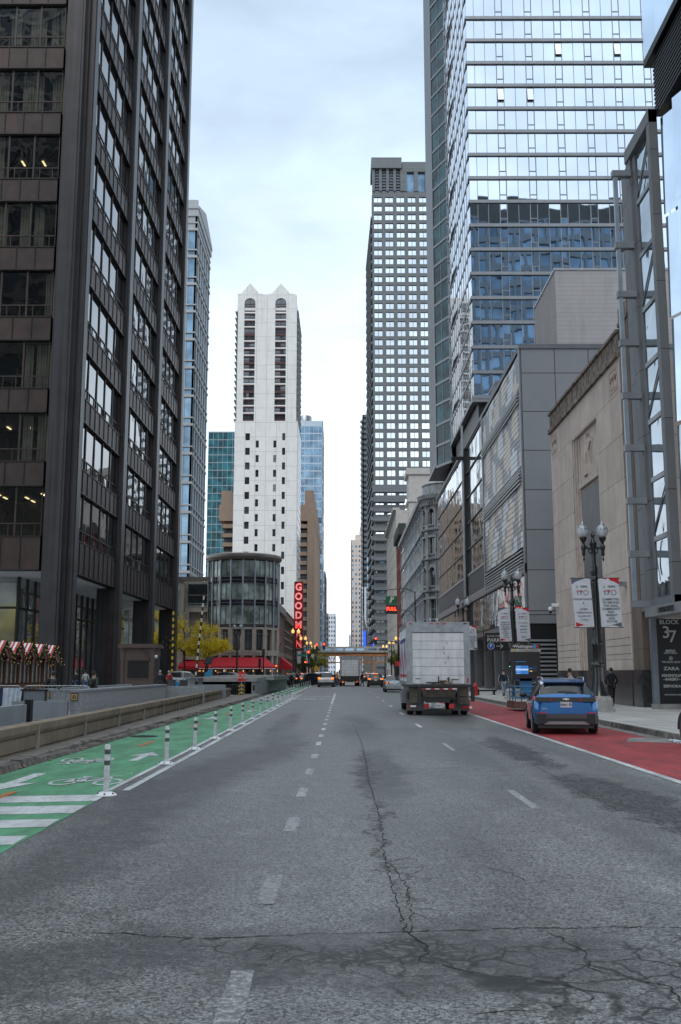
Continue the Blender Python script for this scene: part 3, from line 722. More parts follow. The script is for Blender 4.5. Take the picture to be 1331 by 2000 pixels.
for i, (x0, y0, x1, y1, lb) in enumerate(((-9.55, 21.0, -9.75, 31.3, 'grey barrier wall with a sloped foot, cut off by the photo edge'), (-9.75, 32.0, -9.4, 34.6, 'grey barrier wall with a sloped foot butting against the granite wall'))):
    if i == 1: x0, y0, x1, y1 = -11.3, 34.6, -9.4, 34.6
    d_ = Vector((x1 - x0, y1 - y0)); l = d_.length; fr = Fr((x0, y0), d_, (d_.y, -d_.x))
    th = T('barrier_wall', lb, 'barrier', ((x0 + x1) / 2, (y0 + y1) / 2, 0), 'grey barrier walls by the ramp')
    th.part('wall', MB().fb(fr, 0, l, .0, .72, -.22, 0), M_bar)
    th.part('foot', MB().prism([fr(0, 0, .22), fr(0, 0, 0), fr(0, .13, 0)], Vector(fr(l, 0, 0)) - Vector(fr(0, 0, 0))), mat('pale_foot', (.34, .37, .41), .7))
solo('pillar', MB().box(-9.95, -9.75, 31.7, 31.95, 0, .85), M_blk, 'narrow black end post between the two grey barriers', 'post', (-9.85, 31.8, 0))
for x, y, l in ((-8.9, 52.6, 'dark square bollard right against the granite wall end'), (-8.35, 53.2, 'dark square bollard standing free beside the ramp opening'), (-10.2, 72.5, 'dark square pier at the start of the far grey wall')):
    b = MB().box(x - .18, x + .18, y - .18, y + .18, 0, 1.25).box(x - .2, x + .2, y - .2, y + .2, 1.25, 1.3)
    solo('bollard', b, mat('dark_granite', (.075, .073, .075), .6, var=.3, vs=20), l, 'bollard', (x, y, 0))
fw = T('plaza_wall', 'far grey concrete wall of the underpass ramp below the yellow tree', 'wall', (-10, 78, 0))
fw.part('wall', MB().box(-11.3, -11.0, 72.7, 104, 0, 1.25).box(-9.85, -7.2, 62.2, 62.5, 0, .95), M_bar)
fw.part('coping', MB().box(-11.35, -10.95, 72.6, 104, 1.25, 1.33), M_conc)
# portal slab and side wall
pt = T('underpass_portal', 'low concrete underpass portal with a dark opening at the end of the tan parapet', 'underpass', (-8, 76, 0))
pt.part('slab', MB().box(-11.0, -5.72, 84.4, 106, 1.05, 1.42).box(-11.0, -6.4, 75.5, 84.4, 1.0, 1.3), M_conc)
pt.part('tunnel_back', MB().box(-11, -6.6, 100, 100.3, 0, 1.04).box(-10.98, -10.9, 76, 100, 0, 1.0), M_blk)
pt.part('side_wall', MB().hexa([(-6.5, 75.6, 0), (-5.75, 104, 0), (-5.98, 104, 0), (-6.8, 75.6, 0), (-6.5, 75.6, .98), (-5.75, 104, 1.04), (-5.98, 104, 1.04), (-6.8, 75.6, .98)]), mat('ribbed_concrete', (.27, .28, .29), .8, var=.2, vs=2, bmp=.3, streak=.4))
pt.part('hatch', MB().box(-6.7, -6.55, 75.56, 75.59, .35, .75), M_blk)
ca = T('crash_cushion', 'striped yellow and black crash cushion at the mouth of the underpass', 'barrier', (-7.3, 72, 0))
b = MB()
for i in range(5): b.box(-8.2 + i * .16, -8.1 + i * .16, 72 - .02 * i, 72.9, 0, .85)
ca.part('frame', b, M_dk)
b = MB().box(-7.4, -6.95, 71.9, 72.3, 0, .95)
for z in (.12, .38, .64): b.face([(-7.38, 71.88, z), (-7.17, 71.88, z + .15), (-7.17, 71.88, z + .25), (-7.38, 71.88, z + .1)], 1).face([(-6.97, 71.88, z), (-7.17, 71.88, z + .15), (-7.17, 71.88, z + .25), (-6.97, 71.88, z + .1)], 1)
ca.part('end_board', b, [M_blk, mat('yellow_paint', (.6, .38, .02), .5)])
rs = T('warning_sign', 'small red road sign with white lettering on a thin post by the portal', 'sign', (-7.0, 70.2, 0))
rs.part('post', MB().tube([(-7.0, 70.2, 0), (-7.0, 70.2, 1.75)], .03, 6), M_alu)
o = rs.part('panel', MB().box(-7.26, -6.74, 70.14, 70.17, 1.08, 1.75), mat('sign_red', (.6, .03, .02), .5))
for k, t_ in enumerate(('NOTICE', 'TRUCKS', 'LOW', 'BRIDGE')): pass
text(rs.e, 'DO NOT\nENTER', (-7.0, 70.13, 1.42), .2, M_white)
# posts along the cycle lane
def flex():
    th = T('delineator_post', '', 'delineator post', (0, 0, 0), 'white flexible posts along the cycle lane')
    th.part('base', MB().lathe(0, 0, [(.15, .008), (.15, .02), (.11, .045), (.06, .06)], 14), M_white, smooth=40)
    bt_ = MB()
    for k in range(6): bt_.lathe(.12 * math.cos(k * 1.047), .12 * math.sin(k * 1.047), [(.013, .03), (.013, .05)], 6)
    th.part('bolt', bt_, M_dk, kind=None)
    th.part('post', MB().lathe(0, 0, [(.042, .05), (.04, .3), (.04, .68), (.03, .70)], 12), mat('post_plastic', (.55, .56, .56), .5, var=.2, vs=12), smooth=40)
    for z0, z1 in ((.42, .485), (.57, .635)): th.part('band', MB().lathe(0, 0, [(.0425, z0), (.0425, z1)], 12, caps=False), mat('grey_reflector', (.10, .105, .11), .3, .3), smooth=40)
    return th.e
f0 = flex(); ys = [14.3] + [19.1 + 3.62 * k for k in range(14)]
xs_ord = ['nearest', 'second', 'third', 'fourth', 'fifth', 'sixth', 'seventh', 'eighth', 'ninth', 'tenth', 'eleventh', 'twelfth', 'thirteenth', 'fourteenth', 'fifteenth']
for i, y in enumerate(ys):
    lb = 'white flexible post with two dark bands, ' + ('nearest of all, by the white crossing bars' if i == 0 else xs_ord[i] + ' of the row along the green lane')
    e = f0 if i == 0 else dup(f0, (0, 0, 0)); e.location = (-3.29, y, 0); e['label'] = lb; e.rotation_euler = (R(rnd.uniform(-1.5, 1.5)), R(rnd.uniform(-1.5, 1.5)), rnd.uniform(0, 3))
for i in range(9):
    e = dup(f0, (-3.85, 80 + i * 5.2, 0), label='far white flexible post beyond the gap in the green lane, %s of that row' % xs_ord[i])
    e.rotation_euler = (0, 0, rnd.uniform(0, 3))
# striped poles
for x, y, x2, h, cl, lb in ((-14.2, 84, -14.2, 6.9, ('yellow_paint', (.6, .38, .02)), 'tall yellow and black striped clearance pole beside the dark tower corner'), (-12.9, 88, -12.2, 8.6, ('cream_paint', (.6, .58, .5)), 'tall leaning cream and black striped pole before the yellow tree')):
    b = MB(); n = 26
    for k in range(n): t0, t1 = k / n, (k + 1) / n; b.tube([(x + (x2 - x) * t0, y, .1 + h * t0), (x + (x2 - x) * t1, y, .1 + h * t1)], .085, 6, k % 2)
    solo('striped_pole', b, [mat(cl[0], cl[1], .5), M_blk], lb, 'pole', (x, y, .1))
# crowd-control fence, banner cloths, planter and bin
fe = T('crowd_barrier', 'tubular steel crowd barrier hung with cloths in front of the market stalls', 'barrier', (-13.3, 41.5, .12))
fb_ = MB()
for x0 in (-14.9, -13.1, -11.7):
    x1 = x0 + (1.7 if x0 < -12 else 1.3); fb_.tube([(x0, 41.5, .1), (x0, 41.5, 1.05), (x0 + .12, 41.5, 1.15), (x1 - .12, 41.5, 1.15), (x1, 41.5, 1.05), (x1, 41.5, .1)], .022, 6)
    for k in range(1, 10): fb_.tube([(x0 + k * (x1 - x0) / 10, 41.5, .3), (x0 + k * (x1 - x0) / 10, 41.5, 1.13)], .008, 4)
    fb_.tube([(x0, 41.5, .3), (x1, 41.5, .3)], .015, 5)
fe.part('frame', fb_, M_alu)
solo('banner_cloth', MB().box(-15.0, -13.95, 41.44, 41.47, .25, 1.05), mat('navy_cloth', (.01, .03, .1), .8), 'dark blue cloth banner hung on the crowd barrier, cut off by the photo edge', 'banner', (-14.5, 41.45, .2))
b = MB()
for k in range(8): b.face([(-13.9 + k * .1, 41.42 + .03 * (k % 2), 1.06), (-13.8 + k * .1, 41.42 + .03 * ((k + 1) % 2), 1.08), (-13.82 + k * .09, 41.40 + .05 * ((k + 1) % 2), .2 + .03 * k), (-13.91 + k * .09, 41.40 + .05 * (k % 2), .2 + .03 * k)])
solo('banner_cloth', b, mat('white_cloth', (.5, .55, .62), .8, var=.2, vs=5), 'wrinkled white cloth banner hung on the crowd barrier', 'banner', (-13.5, 41.42, .2))
pb = T('sign_board', 'dark framed low board standing beside the granite wall', 'sign board', (-12.9, 42.3, .12))
pb.part('frame', MB().box(-13.0, -12.0, 41.0, 41.06, .12, .2).box(-13.0, -12.93, 41.0, 41.06, .2, .95).box(-12.07, -12.0, 41.0, 41.06, .2, .95).box(-13.05, -11.95, 40.98, 41.08, .95, 1.02), M_blk)
pb.part('panel', MB().box(-12.93, -12.07, 41.02, 41.04, .2, .95), mat('board_grey', (.16, .18, .2), .6))
# ------------------------------------------------------------------ art-deco limestone front
M_lime = blocks('limestone_blocks', (.53, .455, .40), (.45, .385, .34), (.20, .165, .14), 2.6, 2.15, 'yz', .016, .85, .5, .25, .12, .15)
M_limep = mat('limestone', (.47, .40, .355), .85, var=.15, vs=2, bmp=.15, streak=.3)
M_sooty = mat('sooty_limestone', (.20, .165, .135), .9, var=.6, vs=3, col2=(.010, .010, .009), streak_s=(2.2, 2.2, .9), bmp=.4)
M_dgran = mat('polished_dark_granite', (.05, .05, .052), .15, 0, 1.5, var=.4, vs=4, bmp=.02)
dc = T('limestone_building', 'beige limestone building front with a recessed carved bay and dark granite base', 'building', (13.5, 55, .15))
FD = Fr((13.5, 46.8), (0, 1), (-1, 0)); L = 16.2
b = MB().fb(FD, 0, 4.7, 1.8, 16.9, -1.2, 0).fb(FD, 10.4, L, 1.8, 16.9, -1.2, 0).fb(FD, 4.7, 10.4, 15.1, 16.9, -1.2, 0)
b.box(14.72, 30, 46.9, 62.9, .15, 16.8)
dc.part('wall', b, M_lime)
c_ = MB().fb(FD, 0, L, 16.9, 17.15, -.6, .18).fb(FD, 0, L + .1, 17.15, 18.15, -.6, .0).fb(FD, -.05, L + .1, 18.15, 18.3, -.7, .12)
dc.part('parapet', c_, M_sooty)
# near corner pilaster, taller, its shade put into darker limestone colours
dc.part('pilaster', MB().box(13.56, 14.6, 45.3, 46.79, 1.8, 18.4), blocks('limestone_shaded', (.15, .118, .092), (.125, .1, .08), (.06, .05, .04), 2.6, 2.6, 'xz', .012, .9, .5, .4))
dc.part('pilaster_cap', MB().box(13.5, 14.7, 45.24, 46.9, 18.42, 18.6).box(13.54, 14.64, 45.28, 46.79, 18.6, 19.3), M_sooty)
bs = MB().fb(FD, 0, 4.7, .15, 1.8, -1.2, .09).fb(FD, 10.4, L, .15, 1.8, -1.2, .09).fb(FD, 4.7, 10.4, .15, 1.8, -1.2, -.14); bs.box(13.45, 14.6, 45.25, 46.79, .15, 1.8)
for a in (1.6, 3.2, 12.2, 14.1): bs.fb(FD, a, a + .02, .15, 1.8, .088, .093, 1)
dc.part('granite_base', bs, [M_dgran, M_blk])
for z in (2.55, 2.95, 3.3): dc.part('base_groove', MB().fb(FD, .2, 4.5, z, z + .03, -.01, .004).fb(FD, 10.6, L - .2, z, z + .03, -.01, .004), mat('groove_shadow_joint', (.1, .08, .065), .9))
# recess: fluted jambs, carved relief, tall dark window
rc = MB().fb(FD, 4.7, 10.4, 1.8, 15.1, -1.2, -.22)
for i in range(3): rc.fb(FD, 9.3 + i * .37, 9.3 + i * .37 + .22, 1.8, 15.08, -.219, -.15 + i * .06)
rc.fb(FD, 4.72, 4.85, 1.8, 15.08, -.219, -.08)
dc.part('jamb', rc, M_limep)
w = MB().fb(FD, 4.9, 9.2, 1.8, 11.85, -.215, -.17)
dc.part('window', w, [mat('smoked_glass', (.034, .037, .040), .38, 0, 1.35, var=.3, streak=.5, col2=(.09, .095, .10), streak_s=(4, 4, .12)), M_dk])
def relief(outline, a0, z0, sa, sz, d0, d1): return MB().prism([FD(a0 - x * sa, z0 + y * sz, d0) for x, y in outline], Vector(FD(0, 0, d1)) - Vector(FD(0, 0, d0)))
rl = MB().fb(FD, 4.9, 9.2, 12.0, 12.35, -.215, -.02)
body = [(0, 0), (.35, 0), (.55, .9), (.75, 0), (1.1, 0), (.95, 1.1), (.85, 1.9), (1.15, 2.4), (.95, 2.75), (.72, 2.6), (.75, 2.95), (.55, 3.2), (.38, 2.95), (.4, 2.65), (.15, 2.2), (.3, 1.9), (.25, 1.1)]
rl.add(relief(body, 8.5, 12.35, 1.7, .8, -.215, -.08)); rl.add(relief([(.3, .2), (.5, 1), (.45, 1.8), (.6, 2.5), (.75, 1.8), (.7, 1), (.85, .2)], 8.5, 12.35, 1.7, .8, -.08, .0))
rl.tube([FD(6.3, 14.6, -.3), FD(6.7, 13.8, -.2), FD(6.8, 13.2, -.25)], .09, 6); rl.tube([FD(7.6, 13.6, -.2), FD(8.3, 12.9, -.3)], .08, 6)
for q in range(9): a = 5.2 + q * .37; rl.tube([FD(a, 12.3, -.28), FD(a + .25 * math.sin(q), 12.7 + .2 * math.cos(q * 2), -.28), FD(a + .3, 12.5, -.3)], .06, 5)
for q in range(5): a = 5.5 + q * .1; rl.fb(FD, a, a + .05, 12.4, 15.05, -.355, -.28)
rl.ell(FD(7.2, 14.9, -.26), (.14, .2, .2), 8, 6)
dc.part('relief', rl, M_limep)
for a0 in (.35, 14.3):
    o = MB()
    for (x, z) in ((.0, 0), (0, 1.1)): o.fb(FD, a0, a0 + 1.5, 15.45 + z, 15.5 + z, 0, .03)
    for x in (0, 1.46): o.fb(FD, a0 + x, a0 + x + .05, 15.5, 16.55, 0, .03)
    for k in range(3): o.tube([FD(a0 + .25 + k * .4, 15.6, .02), FD(a0 + .45 + k * .4, 16.0, .05), FD(a0 + .2 + k * .4, 16.2, .05), FD(a0 + .4 + k * .4, 16.45, .02)], .05, 5)
    dc.part('ornament', o, M_limep)
cv = T('security_camera', 'white dome security camera on the far corner of the limestone front', 'camera', (13.4, 62.5, 5.7))
cv.part('bracket', MB().box(13.1, 13.5, 62.2, 62.5, 5.75, 5.95), M_white); cv.part('dome', MB().ell((13.0, 62.35, 5.6), (.14, .14, .16), 10, 6), M_white); cv.part('lens', MB().ell((13.0, 62.35, 5.42), (.11, .11, .12), 8, 5), M_blk)
cv = T('security_camera', 'white dome security camera on a long arm beside the steel pipe frame', 'camera', (13.4, 46, 5.7))
cv.part('bracket', MB().box(13.1, 13.5, 47.2, 47.5, 5.75, 5.95).box(12.75, 13.15, 47.3, 47.4, 5.85, 5.92), M_alu); cv.part('dome', MB().ell((12.7, 47.35, 5.6), (.13, .13, .15), 10, 6), M_white); cv.part('lens', MB().ell((12.7, 47.35, 5.44), (.1, .1, .11), 8, 5), M_blk)

# ------------------------------------------------------------------ glass corner building with the steel pipe frame
G_sky = glass('blue_mirror_glass', (.62, .70, .80), .95, .02, 1.5, .12, .25, .05, var=.08)
G_grey = glass('grey_mirror_glass', (.34, .40, .45), .85, .04, 1.5, .4, .8, .08, var=.15)
gb = T('glass_building', 'glass fronted building at the right edge with grey stone trim and lower black sign panel', 'building', (14, 40, .15))
M_trim = blocks('grey_trim', (.15, .16, .172), (.165, .175, .188), (.05, .05, .05), 4.4, 2.95, 'yz', .02, .55, 0, 0, .1, 0)
FB = Fr((13.2, 39.6), (0, 1), (-1, 0))
gb.part('corner_trim', MB().fb(FB, 3.0, 3.55, 4.4, 25.6, -.3, .0).fb(FB, -.1, .3, 4.4, 25.6, -.3, .06).fb(FB, -.1, 3.55, 25.0, 25.6, -.3, .08).fb(FB, -.1, 3.55, 4.4, 4.75, -.3, .03).fb(FB, 2.55, 3.0, 4.75, 25.0, -.28, -.1), M_trim)
gb.part('side_wall', MB().box(13.55, 14.5, 43.1, 45.2, 4.4, 25.5).box(13.22, 13.5, 43.16, 43.3, 4.4, 25.5), M_trim)
for k in range(8):
    z0 = 4.85 + k * 2.55; z1 = z0 + 2.35
    w = MB().fq(FB, .3, 2.55, z0, z1, -.16, 0, .003).fb(FB, .3, 2.55, z1, z1 + .2, -.2, -.1, 1)
    if k % 2 == 1 or k == 7: w.tube([FB(.3, z1, -.12), FB(2.55, z0 + .2, -.12)], .035, 4, 1)
    gb.part('window', w, [G_grey, M_alu])
# big blue panes nearer the camera
FB2 = Fr((13.55, 39.4), (0, -1), (-1, 0))
rows = [(4.6, 11.6, 0), (11.7, 16.1, 1), (16.15, 20.6, 1), (20.65, 25.1, 1)]
for z0, z1, t in rows:
    for c in range(13):
        a0 = .05 + c * 1.5
        gb.part('window', MB().face([FB2(a0 + .02, z0 + .03, .02), FB2(a0 + 1.46, z0 + .03, -.50), FB2(a0 + 1.46, z1 - .03, -.56), FB2(a0 + .02, z1 - .03, -.04)]), G_sky if t else G_grey)
gb.part('mullion', MB().fb(FB2, 0, 20, 4.4, 25.2, -.7, -.5), M_dk)
lv = MB()
for k in range(14): lv.fb(FB2, -.3, 20, 25.35 + k * .19, 25.35 + k * .19 + .09, -.5 - .0, .05)
lv.fb(FB2, -.3, 20, 25.2, 28.1, -.8, -.5)
gb.part('louvre_band', lv, M_dk)
FB3 = Fr((13.4, 40.4), (0, -1), (-1, 0))
gb.part('upper_slab', MB().fb(FB3, 0, 21, 28.1, 28.45, -1, .05), M_dk)
for r_ in range(3):
    for c in range(13):
        a0 = c * 1.6; z_ = 28.5 + r_ * 3.4; gb.part('window', MB().face([FB3(a0 + .03, z_, .02), FB3(a0 + 1.56, z_, -.56), FB3(a0 + 1.56, z_ + 3.34, -.56), FB3(a0 + .03, z_ + 3.34, .02)]), G_sky)
gb.part('upper_wall', MB().fb(FB3, 0, 21, 28.45, 39, -3, -.6), M_dk)
# ground floor: pier, sign panel, canopy fascia
gb.part('pier', MB().box(13.32, 13.55, 43.2, 43.5, .35, 4.0), mat('blue_grey_steel', (.15, .175, .20), .45, .4))
gb.part('pier_base', MB().box(13.28, 13.6, 43.12, 43.56, .15, .36).box(13.6, 17, 43.15, 43.5, .15, .36), M_conc)
gb.part('canopy_fascia', MB().hexa([(12.9, 42.6, 4.0), (13.2, 35, 4.0), (13.6, 35, 4.0), (13.6, 42.6, 4.0), (12.9, 42.6, 4.42), (13.2, 35, 4.42), (13.6, 35, 4.42), (13.6, 42.6, 4.42)]), mat('fascia_metal', (.27, .275, .29), .5, .3))
gb.part('canopy_soffit', MB().box(13.62, 19, 35, 43.1, 4.0, 4.2), M_limep)
text(gb.e, '108 N DEARBORN STREET', (12.97, 40.6, 4.2), .30, M_blk, '-x', .01, .006, sx=.85)
sb = T('shop_directory', 'tall black shop directory panel headed BLOCK 37 at the right edge', 'sign', (14.2, 43.2, .36))
sb.part('panel', MB().box(13.56, 16, 43.2, 43.3, .37, 3.98), mat('gloss_black', (.006, .006, .007), .3))
M_let = mat('pale_lettering', (.42, .44, .43), .5, var=.05)
for s_, z, sz, sx in (('BLOCK', 3.83, .25, 1.05), ('3', 3.38, .72, 1.), ('7', 3.2, .72, 1.), ('amc', 2.62, .23, 1.15), ('Dine-in Theatres', 2.51, .085, 1.), ('THE IRON GOLF', 2.13, .115, .95), ('ZARA', 1.85, .2, 1.3), ('MAGNOLIA', 1.56, .155, 1.05), ('–BAKERY–', 1.4, .155, 1.), ('SEPHORA', 1.11, .16, 1.1), ('ANTHROPOLOGIE', .75, .07, 1.2)):
    x = {'3': 13.95, '7': 14.22}.get(s_, 14.1)
    text(sb.e, s_, (x, 43.19, z), sz, M_let, '-y', .004, .006 if sz > .15 else .002, sx=sx)
rg = MB()
for k in range(14):
    a, c_ = 2 * math.pi * k / 14, 2 * math.pi * (k + 1) / 14
    rg.face([(14.1 + .085 * math.cos(a), 43.185, 2.29 + .085 * math.sin(a)), (14.1 + .085 * math.cos(c_), 43.185, 2.29 + .085 * math.sin(c_)), (14.1 + .062 * math.cos(c_), 43.185, 2.29 + .062 * math.sin(c_)), (14.1 + .062 * math.cos(a), 43.185, 2.29 + .062 * math.sin(a))])
rg.box(14.07, 14.13, 43.183, 43.187, 2.26, 2.32)
sb.part('emblem', rg, M_let)
# pipe frame with brackets
pf = T('pipe_frame', 'tall pale steel pipe held off the glass corner by square brackets', 'steel frame', (12.5, 42.7, 4.6))
pf.part('pipe', MB().box(12.42, 12.60, 42.55, 42.73, 4.55, 24.25), mat('pale_steel', (.36, .42, .48), .35, .5))
for z in (24.25, 20.77, 18.45, 16.18, 13.75, 11.39, 9.05, 6.73, 4.58):
    pf.part('bracket', MB().box(12.36, 13.2, 42.5, 42.8, z - .14, z + .14), mat('bracket_steel', (.26, .28, .30), .4, .5))

# ------------------------------------------------------------------ shopping podium
M_panel = blocks('grey_metal_panel', (.20, .21, .225), (.22, .23, .245), (.035, .037, .04), 2.55, 2.98, 'xz', .035, .45, 0, 0, .05, 0)
G_pod = glass('mall_glass', (.46, .50, .53), .85, .03, 1.5, .35, .5, .06, var=.1)
pd = T('shopping_centre', 'long grey metal and glass shopping centre with a slatted mosaic screen', 'building', (13.5, 100, .15))
FP = Fr((13.5, 72.6), (0, 1), (-1, 0))
pd.part('end_wall', MB().box(13.5, 30, 72.5, 72.9, 5.85, 25.9), M_panel)
pd.part('end_base', MB().box(13.6, 30, 72.6, 72.9, .15, 5.2).box(13.5, 30, 72.5, 72.9, 5.2, 5.8, 1), [M_dk, mat('band_metal', (.22, .225, .235), .5, .4)])
pd.part('roof', MB().box(13.4, 40, 72.4, 140, 25.9, 26.25), mat('roof_edge', (.13, .135, .145), .5, .4))
pd.part('body', MB().box(14.2, 40, 73, 139.6, 5.4, 25.9), M_dk)
lo = MB()
for k in range(11): z = .9 + k * .3; lo.box(13.6, 15.4, 72.3, 72.58, z, z + .14)
pd.part('louvre', lo, M_alu)
# mosaic screen: overlapping horizontal slats that ripple, in tan, grey and pale patches
scr = {0: MB(), 1: MB(), 2: MB()}
z = 10.9; row = 0
while z < 25.4:
    a = .6; seg = 0
    while a < 20.2:
        v = math.sin(a * 1.25 + math.sin(z * .5) * 1.3) + math.sin(a * .5 + z * .9)
        mi = 0 if v > .35 else (1 if v > -.75 else 2)
        d0 = .035 * math.sin(a * .9 + z * .55)
        d1 = .035 * math.sin((a + .9) * .9 + z * .55)
        scr[mi].hexa([FP(a, z, .07 + d0), FP(a + .89, z, .07 + d1), FP(a + .89, z + .0, .02), FP(a, z, .02), FP(a, z + .375, .06 + d0), FP(a + .89, z + .375, .06 + d1), FP(a + .89, z + .375, -.04), FP(a, z + .375, -.04)])
        a += .9
    z += .41; row += 1
for k, (nm, cl) in enumerate((('tan_slat', (.50, .42, .34)), ('grey_slat', (.14, .155, .17)), ('pale_slat', (.52, .56, .60)))):
    pd.part('slatted_cladding', scr[k], mat(nm, cl, .35, .15, var=.15, vs=2))
bands = MB()
for z0, n in ((9.0, 7), (15.6, 6), (21.8, 5)):
    for k in range(n): bands.fb(FP, .6, 20.2, z0 + k * .26, z0 + k * .26 + .1, -.05, .22 + .06 * math.sin(k))
pd.part('slat_band', bands, M_alu)
pd.part('screen_back', MB().fb(FP, .5, 20.3, 8.9, 25.7, -.6, -.2), M_dk)
M_post = mat('post_metal', (.2, .21, .23), .4, .5); pd.part('edge_post', MB().fb(FP, .0, .5, 5.85, 25.9, -.6, .12), M_post); pd.part('edge_post', MB().fb(FP, 20.3, 20.8, 8.9, 25.9, -.6, .15), M_post)
# glazed stretch beyond: every pane row a part
def panes(a0, a1, z0, z1, na, nz, m=G_pod, fr=FP, jit=.0022, nm='window', d=-.05):
    da, dz = (a1 - a0) / na, (z1 - z0) / nz; out = []
    for j in range(nz):
        for i in range(na):
            out.append(MB().fq(fr, a0 + i * da + .03, a0 + (i + 1) * da - .03, z0 + j * dz + .04, z0 + (j + 1) * dz - .04, d, 0, jit))
    return out
ps = panes(20.9, 66.4, 11.9, 25.7, 18, 5) + panes(.6, 66.4, 5.6, 8.85, 26, 1)
pd.many('window', ps, G_pod, 100)
ml = MB().fb(FP, .4, 66.4, 5.5, 25.8, -.3, -.12)
for j in range(6): ml.fb(FP, 20.8, 66.4, 11.9 + j * 2.76 - .05, 11.9 + j * 2.76 + .05, -.12, .06)
for a in (33.5, 33.9): ml.fb(FP, a, a + .12, 5.5, 25.8, -.1, .25)
pd.part('mullion', ml, M_dk)
pd.part('sign_band', MB().fb(FP, 20.8, 66.4, 9.7, 11.75, -.2, .05), mat('mesh_panel', (.055, .055, .06), .6))
pd.part('sign_band_edge', MB().fb(FP, 20.8, 66.4, 11.75, 12.0, -.2, .12).fb(FP, .0, 66.5, 8.88, 9.6, -.3, .18), mat('post_metal', (.2, .21, .23)))
pd.part('canopy', MB().fb(FP, 0.2, 66.5, 5.05, 5.45, -3, .25).fb(FP, .2, 66.5, 4.95, 5.04, -2.9, .2, 1), [mat('canopy_grey', (.19, .19, .195), .6), mat('canopy_soffit', (.14, .10, .07), .7)])
g = MB().fb(FP, .6, 66.4, .15, 4.94, -3.2, -3.0)
pd.part('ground_floor', g, M_dk)
for i, a in enumerate((1.2, 5., 9., 13., 17.5, 24, 31, 38, 45, 52, 60)):
    pd.part('column', MB().fb(FP, a, a + .7, .15, 4.94, -.9, -.2), mat('column_grey', (.15, .155, .16), .5, .2))
for a in (6.4, 10.4, 14.5, 19.5, 26, 33, 40, 47):
    pd.part('shop_window', MB().fq(FP, a, a + 2.2, .5, 3.9, -2.95).fb(FP, a - .08, a, .2, 4.0, -2.99, -2.9, 1).fb(FP, a + 2.2, a + 2.28, .2, 4.0, -2.99, -2.9, 1), [G_lob, M_alu])
mst = T('roof_mast', 'slim grey steel mast with a cross arm in front of the mall glass', 'mast', (13.2, 106, 9.7))
mst.part('pole', MB().box(13.05, 13.25, 106.6, 106.8, 9.6, 28.5), M_alu)
mst.part('arm', MB().box(11.9, 14.6, 106.4, 106.55, 24.6, 24.95), M_dk)
# grey rendered block on the podium
bx = T('plant_block', 'windowless pale grey block with thin courses standing on the podium roof', 'building', (18, 80, 26.25))
bx.part('wall', MB().box(18, 33, 80, 89, 26.25, 35.3), blocks('thin_brick_course', (.36, .345, .35), (.35, .335, .34), (.27, .255, .26), 40, .38, 'xyz', .02, .8, .4, .2, .07))
bx.part('coping', MB().box(17.93, 33, 79.93, 89, 35.3, 35.5), M_alu)

# ------------------------------------------------------------------ glass apartment tower on the right
G_tw = glass('tower_glass', (.78, .83, .90), 1., .015, 1.5, .16, .3, .04, var=.07, vs=.12)
G_tws = glass('tower_side_glass', (.66, .72, .80), .95, .03, 1.5, .2, .5, .05, var=.15)
G_teal = glass('teal_glass', (.012, .062, .075), .0, .05, 1.3, .3, .4, .05, var=.8, vs=.5)
M_slab = mat('slab_edge', (.24, .255, .275), .45, .4, var=.08)
tw = T('glass_tower', 'tall mirror glass apartment tower with pale floor bands behind the shopping centre', 'apartment tower', (13.8, 101, 26.2))
FT = Fr((13.8, 100.9), (1, 0), (0, -1)); FTS = Fr((13.8, 100.9), (0, 1), (-1, 0)); PITCH = 2.727; Z0 = 30.09; NF = 27
tw.part('core', MB().box(14.3, 44, 101.4, 138.5, 26.25, Z0 + NF * PITCH).box(15.5, 40, 100.95, 101.39, 30, Z0 + NF * PITCH), M_dk)
cells = []; sides = []
cols = []; a = .25; a = .0
k = 0
for w_ in [.85, 1.15, 1.25] + [.76, 1.25, 1.25] * 8: cols.append((a, w_, w_ == .76)); a += w_
opened = {(13, 21), (13, 9), (12, 9)}
for f in range(NF):
    z = Z0 + f * PITCH
    tw.part('floor_band', MB().fb(FT, -.12, 28, z - .2, z + .15, -.4, .2).fb(FTS, 0.0, 24, z - .25, z + .1, -.4, .12), M_slab)
    for i, (a, w_, vent) in enumerate(cols):
        c = MB()
        if vent:
            c.fq(FT, a + .04, a + w_ - .04, z + .2, z + .75, 0, 0, .001); c.fb(FT, a, a + w_, z + .75, z + .83, -.05, .06, 1)
            if (f, i) in ((14, 9), (14, 15), (12, 3), (12, 6)): c.prism([FT(a + .05, z + .9, .3), FT(a + w_ - .05, z + .9, .3), FT(a + w_ - .05, z + 2.4, .04), FT(a + .05, z + 2.4, .04)], Vector(FT(0, 0, -.05)) - Vector(FT(0, 0, 0)))
            else: c.fq(FT, a + .06, a + w_ - .06, z + .86, z + PITCH - .27, 0, 0, .0015)
            c.fb(FT, a - .035, a + .035, z + .17, z + PITCH - .25, -.03, .07, 1); c.fb(FT, a + w_ - .035, a + w_ + .035, z + .17, z + PITCH - .25, -.03, .07, 1)
        else:
            c.fq(FT, a + .02, a + w_ - .02, z + .18, z + PITCH - .26, 0, 0, .0012)
            c.fb(FT, a + w_ - .025, a + w_ + .025, z + .17, z + PITCH - .25, -.03, .05, 1)
        cells.append(c)
    for i in range(12):
        sd = MB(); a = .1 + i * 1.95
        sd.face([FTS(a, z + .1, -.02), FTS(a + 1.9, z + .1, .1), FTS(a + 1.9, z + PITCH - .26, .1), FTS(a, z + PITCH - .26, -.02)])
        sd.fb(FTS, a + 1.88, a + 1.95, z + .1, z + PITCH - .25, -.1, .13, 1)
        sides.append(sd)
